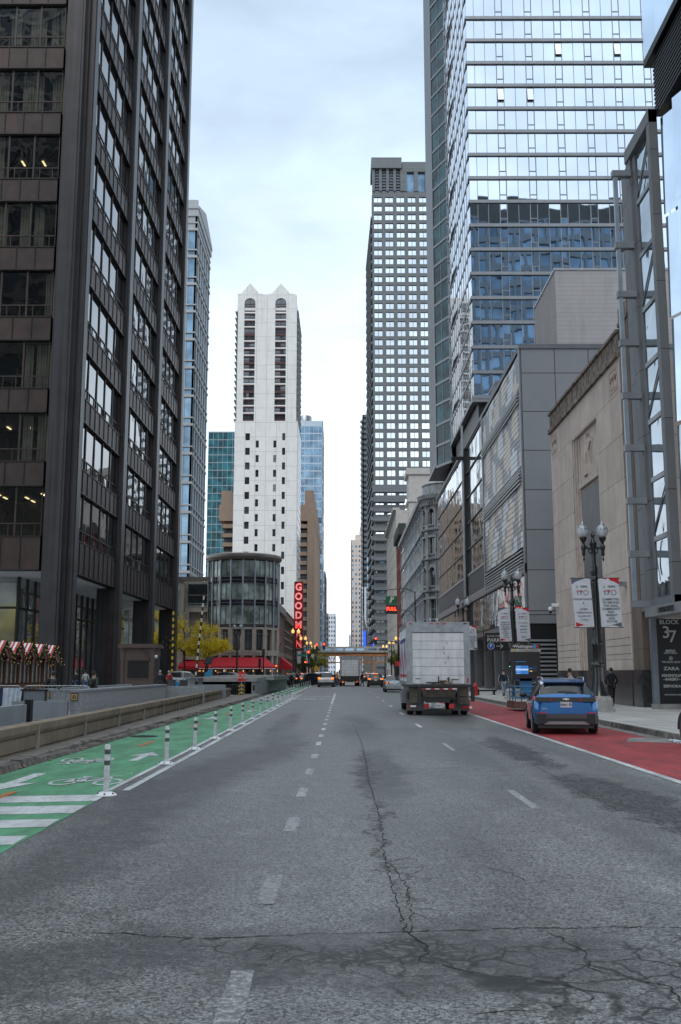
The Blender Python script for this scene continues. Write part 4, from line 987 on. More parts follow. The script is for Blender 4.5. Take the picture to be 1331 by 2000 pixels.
tw.many('window', cells, [G_tw, M_slab], 100)
tw.many('side_window', sides, [G_tws, M_slab], 60)
tw.part('base_glass', MB().fb(FT, .8, 27, 26.3, 29.8, -.9, -.8).fb(FT, -.2, 28, 29.55, 29.84, -1, .2, 1), [G_teal, M_slab])
# slanted bay wing further along the street side
wg = [(12.35, 126.5), (13.9, 122.9)]
FWg = Fr(wg[0], (wg[1][0] - wg[0][0], wg[1][1] - wg[0][1]), (-(3.6), -1.55)); FWg = Fr(wg[0], (1.55, -3.6), (-3.6, -1.55)); LW = math.hypot(1.55, 3.6)
wing = MB().prism([(12.4, 126.7, 28.6), (13.9, 123.2, 28.6), (14.2, 138, 28.6), (12.4, 138, 28.6)], (0, 0, 80))
tw.part('wing', wing, M_dk)
for f in range(-1, NF):
    z = Z0 + f * PITCH + .6
    tw.part('wing_floor_band', MB().fb(FWg, -.1, LW, z - .16, z + .16, -.3, .18).fb(FWg, -.1, .12, z + .16, z + PITCH - .16, -.3, .2), M_slab)
    w_ = MB()
    for i in range(2): w_.fq(FWg, .15 + i * LW / 2, LW / 2 - .06 + i * LW / 2, z + .16, z + PITCH - .16, .1, 0, .004); w_.fb(FWg, LW / 2 * (i + 1) - .06, LW / 2 * (i + 1) + .03, z + .16, z + PITCH - .16, 0, .14, 1)
    tw.part('wing_window', w_, [G_teal, M_slab])
    if f > 0 and f % 2: tw.part('balcony_slab', MB().prism([(13.75, 112 , z - .08), (13.45, 116, z - .08), (13.75, 121.5, z - .08)], (0, 0, .16)), M_slab)
tw.part('wing_base', MB().prism([(12.2, 126.9, 28.3), (13.95, 122.6, 28.3), (14.3, 138, 28.3), (12.2, 138, 28.3)], (0, 0, .35)), M_slab)
# ------------------------------------------------------------------ buildings up the street
def tower(name, label, cat, x0, x1, y0, y1, z0, z1, m_wall, m_glass, pf, nf_cols, side=None, ww=.6, wh=.6, rec=.25, side_cols=0, group=None, zbase=None, nmax=100, mull=False, roofm=None):
    """a block with recessed window openings made as real piers and spandrels on its two seen sides"""
    t = T(name, label, cat, ((x0 + x1) / 2, (y0 + y1) / 2, z0), group)
    t.part('body', MB().box(x0 + rec + .1, x1 - rec - .1, y0 + rec + .1, y1 - .1, z0, z1 - .1), m_wall)
    fr = Fr((x0, y0), (1, 0), (0, -1)); W = x1 - x0
    frs = [(fr, W, nf_cols, '')]
    if side: frs.append((Fr((x0 if side == 'l' else x1, y0), (0, 1), (-1 if side == 'l' else 1, 0)), y1 - y0, side_cols, ''))
    wl = MB(); cells = []
    zb = zbase if zbase is not None else z0
    nf = max(1, int((z1 - zb) / pf))
    for fr, L, nc, _ in frs:
        st = L / nc
        for i in range(nc + 1):
            a0 = max(0, i * st - st * (1 - ww) / 2); a1 = min(L, i * st + st * (1 - ww) / 2); wl.fb(fr, a0, a1, z0, z1, -rec - .2, 0)
        for f in range(nf + 1):
            zt = zb + f * pf; wl.fb(fr, .0, L, max(z0, zt - pf * (1 - wh) / 2), min(z1, zt + pf * (1 - wh) / 2) if f < nf else z1, -rec - .18, -.02)
            if f == nf: continue
            for i in range(nc):
                a0, a1 = i * st + st * (1 - ww) / 2, (i + 1) * st - st * (1 - ww) / 2
                c = MB().fq(fr, a0 - .02, a1 + .02, zt + pf * (1 - wh) / 2 - .02, zt + pf * (1 + wh) / 2 + .02, -rec + .02, 0, .006)
                if mull: m_ = (a0 + a1) / 2; c.fb(fr, m_ - .12, m_ + .12, zt + pf * (1 - wh) / 2, zt + pf * (1 + wh) / 2, -rec, -rec + .12, 1)
                cells.append(c)
    t.part('wall', wl, m_wall)
    t.many('window', cells, [m_glass, roofm or m_wall], nmax)
    return t
G_far = glass('far_window_glass', (.03, .04, .05), 0, .04, 2.0, .2, .3, .05, var=.7, vs=.2)
G_farblue = glass('far_blue_glass', (.16, .26, .36), .6, .05, 1.5, .2, .3, .05, var=.35, vs=.2)
G_tealt = glass('far_teal_glass', (.012, .085, .11), .0, .06, 1.3, .1, .3, .05, var=.6, vs=.3)
G_mir = glass('mirror_window', (.78, .83, .86), 1., .03, 1.5, .25, .3, .1, var=.3, vs=.03)
# stone and glass tower behind the dark tower
M_pstone = mat('pale_grey_stone', (.30, .32, .335), .7, var=.1, vs=.5)
lb = tower('stone_tower', 'slim pale stone tower with tall glazed slots and a peaked cornice behind the dark tower', 'tower', -45.5, -42.6, 275, 304, .1, 134, M_pstone, G_farblue, 8.4, 1, 'r', .62, .86, .3, 6, zbase=4)
# (front seen narrow: the street side recedes)
b = MB().box(-46.2, -42.2, 274.6, 304.5, 134, 136.2).box(-46.4, -42.0, 274.3, 304.6, 136.2, 137); b.prism([(-42.0, 274.3, 137), (-42.0, 304.6, 137), (-42, 289, 141.5)], (-4, 0, 0)); b.box(-46, -42.4, 274.6, 275.6, 137, 139)
lb.part('cornice', b, M_pstone)
for k in range(16): lb.part('belt', MB().box(-45.9, -42.35, 274.75, 304, 3.6 + 8.4 * k, 4.3 + 8.4 * k).box(-45.9, -42.38, 274.75, 304, 5.8 + 8.4 * k, 6.2 + 8.4 * k), M_pstone)
tower('teal_tower', 'dark teal glass tower with pale fins between the slim stone tower and the white tower', 'tower', -62, -48.5, 450, 472, .1, 112, mat('pale_fin', (.22, .28, .31), .5), G_tealt, 3.6, 6, 'r', .92, .9, .15, 5)
# white twin-gabled residential tower
WX0, WX1, WY0, WY1 = -28.2, -11.7, 254, 276
M_wht = blocks('white_precast', (.66, .66, .645), (.62, .62, .61), (.30, .30, .30), 2.75, 3.9, 'xyz', .035, .8, 0, .25, .05, 0)
wt = T('white_tower', 'tall white concrete residential tower with twin gables and arched top windows', 'tower', (-20, 265, .1))
FWt = Fr((WX0, WY0), (1, 0), (0, -1)); W = 16.5; ZT = 102.; ZM = 66.8
c1, c2 = (2.1, 5.0), (10.35, 13.25)
b = MB().box(WX0, WX1, WY0 + .6, WY1, .1, ZM).box(WX0 + .6, WX1 - .7, WY0 + .6, WY1, ZM, ZT)
for a0, a1 in ((0.4, c1[0]), (c1[1], c2[0]), (c2[1], 16.1)): b.fb(FWt, a0, a1, ZM, ZT - .6, -.6, .02)
def gable(c, apex):
    l, r = c[0] - 1.9, c[1] + 1.9; m_ = (c[0] + c[1]) / 2
    P = [FWt(x, z, .03) for x, z in ((l, 97.2), (l, 101.9), (l + .9, 101.9), (m_, apex), (r - .9, 101.9), (r, 101.9), (r, 97.2))]
    arch = [FWt(m_ + 1.45 * math.cos(t), 99.3 + 1.3 * math.sin(t), .03) for t in [math.pi * k / 10 for k in range(11)]]
    q = MB()
    # wall around the arched opening, in two halves
    top = P[3]
    right = [P[6], P[5], P[4], P[3]] + [arch[k] for k in range(5, -1, -1)] + [FWt(m_ + 1.45, 97.2, .03)]
    left = [P[0]] + [FWt(m_ - 1.45, 97.2, .03)] + [arch[k] for k in range(10, 4, -1)] + [P[3], P[2], P[1]]
    V = Vector(FWt(0, 0, -.6)) - Vector(FWt(0, 0, .03)); q.prism(right, V); q.prism(left, V); return q
b.add(gable(c1, 104.8)).add(gable(c2, 104.8))
wt.part('wall', b, M_wht)
lowr = [(1.9 + .0, 3.9, 0), ]
# lower face slab with small openings left by narrow blocks
lb_ = MB().fb(FWt, 0, 3.25 - .4, .1, ZM, -.6, 0).fb(FWt, 4.05, 5.6, .1, ZM, -.6, 0).fb(FWt, 6.4, 10.2, .1, ZM, -.6, 0).fb(FWt, 11.0, 12.5, .1, ZM, -.6, 0).fb(FWt, 13.3, 16.5, .1, ZM, -.6, 0)
wcols = [(2.85, 4.05, 0), (5.6, 6.4, 1), (10.2, 11.0, 1), (12.5, 13.3, 0)]
small = []
for a0, a1, ph in wcols:
    z = ZM - 3.3 - (1.95 if ph else 0); zp = ZM
    while z > 3:
        lb_.fb(FWt, a0, a1, z + .0, zp, -.6, 0); zp = z - 1.9
        c = MB().fq(FWt, a0, a1, zp, z, -.25, 0, .01).fb(FWt, a0, a1, (z + zp) / 2 - .06, (z + zp) / 2 + .06, -.25, -.18, 1); small.append(c)
        z -= 3.9
    lb_.fb(FWt, a0, a1, .1, zp, -.6, 0)
wt.part('lower_wall', lb_, M_wht)
M_brick = mat('dark_red_frame', (.05, .014, .016), .6)
big = []
for c0, c1_ in (c1, c2):
    for k in range(17):
        z0 = ZM + .4 + k * 1.97; c = MB().fq(FWt, c0, (c0 + c1_) / 2 - .06, z0, z0 + 1.25, -.3, 0, .02).fq(FWt, (c0 + c1_) / 2 + .06, c1_, z0, z0 + 1.25, -.3, 0, .02)
        c.fb(FWt, c0, c1_, z0 + 1.25, z0 + 1.6, -.5, -.02, 1).fb(FWt, (c0 + c1_) / 2 - .05, (c0 + c1_) / 2 + .05, z0 - .3, z0 + 1.25, -.3, -.2, 1).fb(FWt, c0, c1_, z0 + .35, z0 + .43, -.3, -.2, 1); c.fb(FWt, c0, c1_, z0 - .37, z0, -.5, -.05, 2 if k % 4 else 1)
        if k == 16: c = MB().fq(FWt, c0, c1_, 98.2, 101, -.35, 0, 0).fb(FWt, (c0 + c1_) / 2 - .05, (c0 + c1_) / 2 + .05, 98, 100.6, -.35, -.2, 1).fb(FWt, c0, c1_, 99, 99.1, -.35, -.2, 1).fb(FWt, c0, c1_, 97.2, 98.2, -.6, -.1, 2)
        big.append(c)
wt.many('window', big + small, [G_far, M_brick, M_wht], 100)
bal = []
for k in range(18):
    z = ZM + .6 + k * 1.75
    bal.append(MB().box(WX1 - .68, WX1 + .02, WY0 + .7, WY1, z, z + .28)); bal.append(MB().box(WX0 - .5, WX0 + .58, WY0 + 1, WY1, z, z + .2))
for q in bal: wt.part('balcony', q, [M_pstone])
sd = MB()
for k in range(26):
    for j in range(7): sd.box(WX1 + .005, WX1 + .05, WY0 + 1.5 + j * 3, WY0 + 3.3 + j * 3, 8 + k * 2.25, 9.3 + k * 2.25)
wt.part('side_windows', sd, G_far, kind='stuff')
# brown terraced block behind it
br = T('brown_block', 'tan brown concrete block with dark recessed floors showing on both sides of the white tower', 'building', (-25, 345, .1))
M_brn = mat('brown_concrete', (.24, .17, .125), .85, var=.08, vs=.5)
b = MB().box(-40, -13, 334, 420, .1, 52).box(-41.5, -9.2, 331, 420, 52, 57.5).box(-40.9, -37.5, 331.5, 420, 57.5, 62.4).box(-12.6, -9.6, 331, 420, 57.5, 62.4).box(-11.7, -9.3, 330.2, 420, .1, 52)
br.part('wall', b, M_brn)
for k in range(16):
    z = 3 + k * 3.1
    for x0, x1 in ((-40.2, -30), (-16, -11.8)): br.part('ledge', MB().box(x0, x1, 330.5, 334, z, z + 1.3), M_brn)
for k in range(15):
    z = 4.3 + k * 3.1
    for x0, x1 in ((-40, -30), (-16, -11.9)): br.part('window', MB().box(x0, x1, 333.2, 333.9, z + .02, z + 1.78), G_far)
tower('blue_tower', 'pale blue glass tower with rounded plant drum on its roof right of the white tower', 'tower', -25, -10.4, 520, 560, .1, 135, mat('blue_fin', (.42, .50, .58), .4, .3), G_farblue, 4.1, 6, 'r', .92, .84, .1, 6, zbase=1)
dm = MB().lathe(-20.2, 530, [(3.5, 135), (3.5, 139.5), (3.2, 140)], 16); solo('plant_drum', dm, M_alu, 'round metal plant drum on the roof of the pale blue glass tower', 'roof plant', (-20.2, 530, 135), smooth=40)
tower('grey_block', 'grey ribbed office block with a dark vertical slot further up the left side', 'building', -20, -10.9, 430, 500, .1, 48.5, mat('mid_grey', (.22, .235, .25), .6), G_far, 3.4, 5, 'r', .3, .5, .2, 12)
tower('stepped_block', 'narrow grey glass block with a curved roof lip up the left side', 'building', -22, -10.9, 640, 700, .1, 66, mat('mid_grey', (.22, .235, .25), .6), G_farblue, 3.8, 5, 'r', .6, .6, .2, 10)
tower('old_tower', 'small distant stone tower with stepped top at the end of the left side', 'building', -22, -10.9, 760, 800, .1, 46, mat('warm_stone', (.33, .28, .25), .8), G_far, 4, 6, 'r', .5, .5, .2, 6)
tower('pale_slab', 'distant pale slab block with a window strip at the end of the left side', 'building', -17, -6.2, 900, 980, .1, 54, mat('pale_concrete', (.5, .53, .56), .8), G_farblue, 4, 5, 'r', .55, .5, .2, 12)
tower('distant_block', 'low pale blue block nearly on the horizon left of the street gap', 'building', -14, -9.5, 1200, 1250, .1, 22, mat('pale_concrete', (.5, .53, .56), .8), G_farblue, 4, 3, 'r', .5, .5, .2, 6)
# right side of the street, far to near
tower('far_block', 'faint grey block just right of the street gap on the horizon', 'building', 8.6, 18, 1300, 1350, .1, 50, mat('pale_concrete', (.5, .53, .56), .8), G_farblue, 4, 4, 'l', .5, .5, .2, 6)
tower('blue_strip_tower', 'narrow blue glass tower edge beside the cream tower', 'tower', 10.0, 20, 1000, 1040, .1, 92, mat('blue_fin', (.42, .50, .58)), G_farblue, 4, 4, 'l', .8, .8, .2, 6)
M_crm = mat('cream_stone', (.58, .50, .45), .8, var=.06)
ct = tower('cream_tower', 'cream stepped tower with small paired windows in the middle distance', 'tower', 6.4, 26, 720, 760, .1, 97, M_crm, G_farblue, 3.4, 8, 'l', .45, .5, .2, 8, zbase=2)
ct.part('step', MB().box(9.6, 26, 722, 758, 97, 101.2).box(13, 26, 724, 756, 101.2, 107).box(13.3, 14, 724, 725, 107, 108.5).box(16, 16.7, 724, 725, 107, 108.5), M_crm)
for k in range(5): ct.part('top_window', MB().box(14 + k * 1.6, 14.9 + k * 1.6, 723.8, 724.1, 102.6, 106), G_farblue)
tower('white_step_block', 'white block with dark window column lower before the cream tower', 'building', 12.2, 22, 640, 680, .1, 56, mat('pale_concrete', (.5, .53, .56)), G_far, 3.3, 4, 'l', .35, .5, .2, 6)
ft = tower('finned_block', 'grey block of tall vertical fins with a round glass corner', 'building', 15.2, 26, 560, 600, .1, 60, mat('fin_grey', (.36, .38, .38), .7), G_far, 59, 7, 'l', .55, .97, .6, 8)
ft.part('corner_drum', MB().lathe(16, 559.5, [(2, 48), (2, 66), (1.8, 67)], 14), G_farblue, smooth=40)
cs = T('curved_roof_shop', 'dark theatre building with a sweeping curved roof and blue upright sign', 'building', (14, 540, .1))
P = [(11.9, 545, .1), (15.5, 545, .1), (15.5, 545, 22)] + [(15.5 - 4.0 * t, 545, 22 + 12 * t ** 2.2) for t in (.25, .5, .75, 1)]
cs.part('wall', MB().prism(P, (0, 12, 0)), M_conc_d)
cs.part('upright_sign', MB().box(11.4, 12.8, 543.5, 544.2, 14.5, 24), emit('blue_sign_light', (.02, .09, .6), 1.))
# big grey post-modern tower
M_pmA = blocks('banded_granite', (.125, .14, .15), (.10, .112, .12), (.07, .076, .08), 60, 1.5, 'xyz', .05, .7, 0, 0, .08, 0)
pm = tower('banded_tower', 'massive dark grey banded tower with bright square windows and a stepped crown', 'tower', 14.6, 53, 454, 520, .1, 233, M_pmA, G_mir, 4.52, 7, None, .68, .64, .7, zbase=5, mull=True, roofm=M_pmA)
cr_ = MB().box(14.2, 29, 452.5, 470, 244.5, 250).box(29.2, 53, 453.5, 470, 243, 248.2)
for i in range(5): cr_.box(14.6 + i * 3.45, 15.9 + i * 3.45, 453.4, 455, 233, 244.5)
for i in range(5): cr_.box(29.6 + i * 5.4, 31.6 + i * 5.4, 453.6, 455, 233, 243)
pm.part('crown', cr_, M_pmA); pm.part('crown_glass', MB().box(15, 52.5, 455.0, 456, 233, 244), G_farblue)
for k in range(7): pm.part('crown_bar', MB().box(15, 29, 454.4, 455, 234 + k * 1.5, 234.8 + k * 1.5), M_pmA)
ba = []
for k in range(46): z = 16 + k * 4.52; ba.append(MB().prism([(13.9, 456, z), (14.58, 455, z), (14.58, 519, z), (12.9, 519, z)], (0, 0, 1.3)))
for k in range(15): z = 16 + k * 4.52; ba.append(MB().box(13.2, 14.5, 452.6, 455, z + .4, z + 2.2).box(14.52, 29, 452.4, 453.9, z, z + 1.5))
for q in ba[:100]: pm.part('balcony', q, M_pmA)
pm.part('side_wall', MB().box(14.45, 14.7, 456, 519.5, .1, 232), G_far)
# base storeys with a cornice
pm.part('belt_course', MB().box(13.9, 34, 452.9, 454, 84, 87.5), M_pmA)
sw = tower('serrated_tower', 'slim balconied tower edge showing left of the banded tower', 'tower', 13.4, 20, 640, 700, .1, 170, M_pmA, G_far, 3.6, 2, 'l', .6, .5, .5, 10)
for k in range(44): sw.part('balcony', MB().prism([(11.9, 641, 10 + k * 3.6), (13.4, 639.6, 10 + k * 3.6), (13.4, 645, 10 + k * 3.6)], (0, 0, 1.4)), M_pmA)
# pale fronts and red block on the street's right side
def streetfront(name, label, y0, y1, z1, m, mg, nc, pf, x=13.5, ww=.55, wh=.6, rec=.35, zb=4.5, mx=100, depth=25):
    t = T(name, label, 'building', (x, (y0 + y1) / 2, .15)); fr = Fr((x, y0), (0, 1), (-1, 0)); L = y1 - y0; st = L / nc; nf = int((z1 - zb) / pf)
    t.part('body', MB().box(x + rec + .2, x + depth, y0 + .05, y1 - .05, .15, z1 - .1).box(x, x + depth, y0, y0 + .3, .15, z1), m)
    wl = MB(); cells = []
    for i in range(nc + 1): wl.fb(fr, max(0.31, i * st - st * (1 - ww) / 2), min(L, i * st + st * (1 - ww) / 2), .15, z1, -rec - .15, 0)
    for f in range(nf + 1):
        z = zb + f * pf; wl.fb(fr, .31, L, z - pf * (1 - wh) / 2, z + pf * (1 - wh) / 2, -rec - .14, -.03)
        if f < nf:
            for i in range(nc): cells.append(MB().fq(fr, i * st + st * (1 - ww) / 2, (i + 1) * st - st * (1 - ww) / 2, z + pf * (1 - wh) / 2, z + pf * (1 + wh) / 2, -rec + .03))
    for i in range(nc): cells.append(MB().fq(fr, i * st + st * (1 - ww) / 2, (i + 1) * st - st * (1 - ww) / 2, .6, zb - pf * (1 - wh) / 2, -rec + .03))
    t.part('wall', wl, m); t.many('window', cells, mg, mx); return t, fr
M_off = mat('off_white_stone', (.38, .37, .35), .8, var=.1)
t_, fr = streetfront('white_office_block', 'off white office front with close rows of windows beyond the red brick one', 247, 300, 42, M_off, G_far, 12, 3.2)
t_.part('cornice', MB().fb(fr, 0, 53, 42, 42.6, -1, .8), M_off)
st_t = T('stone_slab_block', 'plain pale stone upper storeys standing behind the red brick front', 'building', (20, 250, .15))
st_t.part('wall', MB().box(16.8, 30, 246.6, 256, 30, 51).box(16.2, 30, 246.2, 256, 51, 52.6).box(16.4, 30, 246.3, 256, 44, 44.8), M_off)
t_, fr = streetfront('red_brick_building', 'narrow red brick front with dark green cornice next to the ornate corner building', 224, 246.5, 33.5, mat('red_brick', (.13, .035, .028), .85), G_far, 6, 4.4, ww=.7, wh=.75)
gn = MB().fb(fr, 0, 22.5, 33.5, 35.2, -1, .7)
for i in range(22): gn.fb(fr, i * 1.03, i * 1.03 + .5, 32.6, 33.5, -.1, .7)
t_.part('cornice', gn, mat('green_cornice', (.02, .03, .027), .7))
# ornate Italianate corner building
M_ital = mat('grey_cast_iron', (.27, .29, .31), .7, var=.25, vs=.8, col2=(.13, .14, .15), streak_s=(1.2, 1.2, .4))
it = T('ornate_corner_building', 'grey ornate Victorian corner building with arched windows and a curved corner', 'building', (17.5, 160, .15))
FI = Fr((13.5, 163), (0, 1), (-1, 0)); L = 61; fl = [(4.6, 9.3), (9.3, 14.6), (14.6, 19.8), (19.8, 24.6), (24.6, 29.4)]
cx_, cy_, rr = 17.3, 163, 3.8
def iF(k):  # frames round the curved corner
    a = math.pi + k * math.pi / 2 / 3 + math.pi / 12
    n = (math.cos(a), math.sin(a)); return n
it.part('body', MB().box(14.1, 40, 163, 223.5, .15, 30).box(17.4, 40, 159.8, 163, .15, 30).lathe(cx_, cy_, [(3.2, .15), (3.2, 30)], 24), M_ital)
def ital_bay(fr, a, w, z0, z1, arch=True):
    q = MB(); hw = w * .27; zs = z0 + .9; zt = z1 - 1.3
    q.fb(fr, a - w / 2, a - hw, z0, z1, -.5, 0).fb(fr, a + hw, a + w / 2, z0, z1, -.5, 0).fb(fr, a - hw, a + hw, z0, zs, -.5, -.05)
    N = 8
    if arch:
        for k in range(N):
            x0, x1 = -hw + 2 * hw * k / N, -hw + 2 * hw * (k + 1) / N; h0 = zt - hw + math.sqrt(max(0, hw * hw - x0 * x0)); h1 = zt - hw + math.sqrt(max(0, hw * hw - x1 * x1))
            q.hexa([fr(a + x0, h0, 0), fr(a + x1, h1, 0), fr(a + x1, h1, -.5), fr(a + x0, h0, -.5), fr(a + x0, z1, 0), fr(a + x1, z1, 0), fr(a + x1, z1, -.5), fr(a + x0, z1, -.5)])
        for k in range(N):
            t0, t1 = math.pi * k / N, math.pi * (k + 1) / N
            q.prism([fr(a + r_ * math.cos(t), zt - hw + r_ * math.sin(t), 0) for r_, t in ((hw, t0), (hw + .22, t0), (hw + .22, t1), (hw, t1))], Vector(fr(0, 0, .2)) - Vector(fr(0, 0, 0)))
    else: q.fb(fr, a - hw, a + hw, zt, z1, -.5, 0).fb(fr, a - hw - .25, a + hw + .25, zt + .05, zt + .35, 0, .25)
    q.fb(fr, a - hw - .15, a + hw + .15, zs - .2, zs, 0, .2)
    for s_ in (-1, 1):
        x = a + s_ * (w * .42); p = fr(x, 0, .12); q.lathe(p[0], p[1], [(.2, z0 + .1), (.2, z0 + .5), (.15, z0 + .6), (.14, z1 - .9), (.22, z1 - .6), (.24, z1 - .35)], 8)
    return q, MB().fq(fr, a - hw, a + hw, zs, zt, -.35).fb(fr, a - hw, a + hw, (zs + zt) / 2 - .04, (zs + zt) / 2 + .04, -.35, -.28, 1).fb(fr, a - .03, a + .03, zs, zt, -.35, -.28, 1)
wn = []; n = 17; st = L / n
for j, (z0, z1) in enumerate(fl):
    for i in range(n):
        q, g_ = ital_bay(FI, (i + .5) * st, st, z0, z1, j % 2 == 0 or j == 4); it.part('bay', q, M_ital, smooth=30) if i < 14 else wn.append(q)
        wn.append(g_)
    for k in range(3):
        a = math.pi + (k + .5) * math.pi / 6; nn = (math.cos(a), math.sin(a)); uu = (nn[1], -nn[0]); w_ = 2 * rr * math.tan(math.pi / 12)
        fr = Fr((cx_ + nn[0] * rr, cy_ + nn[1] * rr), uu, nn); q, g_ = ital_bay(fr, 0, w_, z0, z1, j % 2 == 0 or j == 4); it.part('bay', q, M_ital, smooth=30); it.part('window', g_, [G_far, M_ital])
    zc = z1
    it.part('cornice', MB().fb(FI, 0, L, zc - .25, zc + .12, -.3, .45).lathe(cx_, cy_, [(rr - .3, zc - .25), (rr + .55, zc - .1), (rr + .6, zc + .12), (rr - .2, zc + .2)], 24, 0, math.pi, 1.5 * math.pi + .3), M_ital, smooth=30)
it.many('window', wn, [G_far, M_ital], 90)
tp = MB().fb(FI, 0, L, 29.4, 30.2, -.3, .9).lathe(cx_, cy_, [(rr, 29.2), (rr + .9, 29.7), (rr + 1.1, 30.3), (rr + .2, 30.5), (rr + .1, 32.0), (rr + .3, 32.2), (rr - .1, 32.4)], 28, 0, math.pi * .95, 1.5 * math.pi + .4)
for k in range(14): a = math.pi + k * math.pi / 26; tp.box(cx_ + (rr + .55) * math.cos(a) - .12, cx_ + (rr + .55) * math.cos(a) + .12, cy_ + (rr + .55) * math.sin(a) - .12, cy_ + (rr + .55) * math.sin(a) + .12, 28.6, 29.4)
it.part('parapet', tp, M_ital, smooth=30)
it.part('shopfront', MB().fb(FI, 0, L, .15, 4.6, -.3, -.2).lathe(cx_, cy_, [(rr - .2, .15), (rr - .2, 4.6)], 16, 0, math.pi, 1.5 * math.pi), M_dk)
# tan office block on the corner behind, seen mirrored in the mall glass too
# ------------------------------------------------------------------ left: round theatre corner and its row
RX, RY, RR = -15.45, 155.6, 5.45
rt = T('round_corner_building', 'round glass and stone corner building with a flat lipped roof and red awnings', 'building', (RX, RY, .1))
M_rst = mat('theatre_stone', (.44, .39, .335), .8, var=.15, vs=1); M_bzf = mat('bronze_frame', (.19, .165, .145), .45, .3); M_pfin = mat('pale_fin_steel', (.36, .40, .44), .4, .5)
G_rnd = glass('curtain_glass', (.34, .40, .38), 0, .05, 1.5, .2, .5, .05, var=.6, vs=.5)
G_navy = glass('navy_panel', (.012, .014, .035), 0, .1, 1.8, 0, var=.3)
rt.part('body', MB().lathe(RX, RY, [(RR - .6, .1), (RR - .6, 18.6)], 32).box(-25, -15.5, 157, 175, .1, 14), M_bzf)
nseg = 16
for k in range(nseg):
    a0 = math.pi + (k - 3) * math.pi / 9.5; am = a0 + math.pi / 19; nn = (math.cos(am), math.sin(am)); uu = (nn[1], -nn[0])
    if nn[1] > .55: continue
    w_ = 2 * RR * math.tan(math.pi / 19); fr = Fr((RX + nn[0] * RR, RY + nn[1] * RR), uu, nn); h = w_ / 2
    for z0, z1 in ((8.9, 11.6), (12.6, 15.0), (16.1, 18.5)):
        q = MB()
        for s0, s1 in ((-h + .12, -.03), (.03, h - .12)): q.fq(fr, s0, s1, z0, z1, -.1, 0, .006)
        q.fb(fr, -.04, .04, z0, z1, -.12, .0, 1); rt.part('window', q, [G_rnd, M_bzf])
    for z0, z1 in ((8.4, 8.85), (11.65, 12.55), (15.05, 16.05)):
        q = MB().fq(fr, -h + .1, h - .1, z0, z1, -.08, 1)
        for z in (z0, (z0 + z1) / 2, z1): q.fb(fr, -h + .05, h - .05, z - .04, z + .04, -.1, .0, 0)
        rt.part('spandrel', q, [M_bzf, G_navy])
    rt.part('window', MB().fq(fr, -h * .62, h * .62, 5.2, 8.0, -.3).fb(fr, -.04, .04, 5.2, 8.0, -.3, -.2, 1).fb(fr, -h * .62, h * .62, 7.4, 7.5, -.3, -.2, 1), [G_far, M_bzf])
    p = fr(-h, 0, .06); rt.part('fin', MB().lathe(p[0], p[1], [(.13, 8.3), (.13, 18.6)], 8), M_pfin, smooth=50)
    rt.part('pier', MB().fb(fr, -h - .32, -h + .32, 4.9, 8.1, -.5, .08), M_rst)
    rt.part('shop_window', MB().fq(fr, -h * .8, h * .8, .4, 3.9, -.4).fb(fr, -h - .2, -h + .2, .1, 4.2, -.5, .0, 1), [G_far, M_rst])
rt.part('roof', MB().lathe(RX, RY, [(RR - .4, 18.55), (RR + .25, 18.7), (RR + .55, 19.1), (RR + .5, 19.5), (RR, 19.7), (.5, 19.75)], 36), M_bzf, smooth=30)
rt.part('band', MB().lathe(RX, RY, [(RR - .5, 8.05), (RR + .12, 8.1), (RR + .12, 8.4), (RR - .2, 8.42)], 36).lathe(RX, RY, [(RR - .5, 4.15), (RR + .15, 4.2), (RR + .15, 4.9), (RR - .2, 4.95)], 36), M_rst, smooth=30)
for i, ch in enumerate('The Goodman Theatre'):
    a = 1.5 * math.pi + (i - 9) * .092; x, y = RX + (RR + .17) * math.cos(a), RY + (RR + .17) * math.sin(a)
    if ch != ' ': text(rt.e, ch, (x, y, 4.52), .62, M_bzf, '-y', .02, .01, rz=a - 1.5 * math.pi)
M_awn = mat('red_awning', (.52, .012, .025), .7, var=.1)
aw = T('red_awning', 'long curved red awning wrapping the round corner building', 'awning', (RX, RY, 2.2))
q = MB()
for k in range(24):
    a, c_ = math.pi * (.98 + k * .032), math.pi * (.98 + (k + 1) * .032)
    for r0, r1, z0, z1, mi in ((RR + .1, RR + 2.4, 3.9, 2.55, 0), (RR + 2.4, RR + 2.42, 2.55, 2.15, 0), (RR + 2.41, RR + 2.45, 2.3, 2.22, 1)):
        q.face([(RX + r0 * math.cos(a), RY + r0 * math.sin(a), z0), (RX + r1 * math.cos(a), RY + r1 * math.sin(a), z1), (RX + r1 * math.cos(c_), RY + r1 * math.sin(c_), z1), (RX + r0 * math.cos(c_), RY + r0 * math.sin(c_), z0)], mi)
q.hexa([(-24.5, 150.5, 2.5), (-19.4, 150.5, 2.5), (-19.4, 154, 3.8), (-24.5, 154, 3.8), (-24.5, 150.5, 2.6), (-19.4, 150.5, 2.6), (-19.4, 154, 3.9), (-24.5, 154, 3.9)])
q.box(-24.5, -19.5, 150.45, 150.5, 2.1, 2.6)
aw.part('canvas', q, [M_awn, M_white])
aw2 = T('red_awning', 'red awning on the street side just past the round corner building', 'awning', (-9.4, 166, 2.2))
aw2.part('canvas', MB().hexa([(-9.9, 160.5, 4.0), (-8.0, 160.5, 2.5), (-8.0, 173, 2.5), (-9.9, 173, 4.0), (-9.9, 160.5, 4.05), (-8.0, 160.5, 2.55), (-8.0, 173, 2.55), (-9.9, 173, 4.05)]).face([(-9.9, 160.4, 4.0), (-8, 160.4, 2.5), (-8, 160.4, 2.1), (-9.9, 160.4, 2.1)]).box(-8.02, -7.98, 160.5, 173, 2.1, 2.5), M_awn)
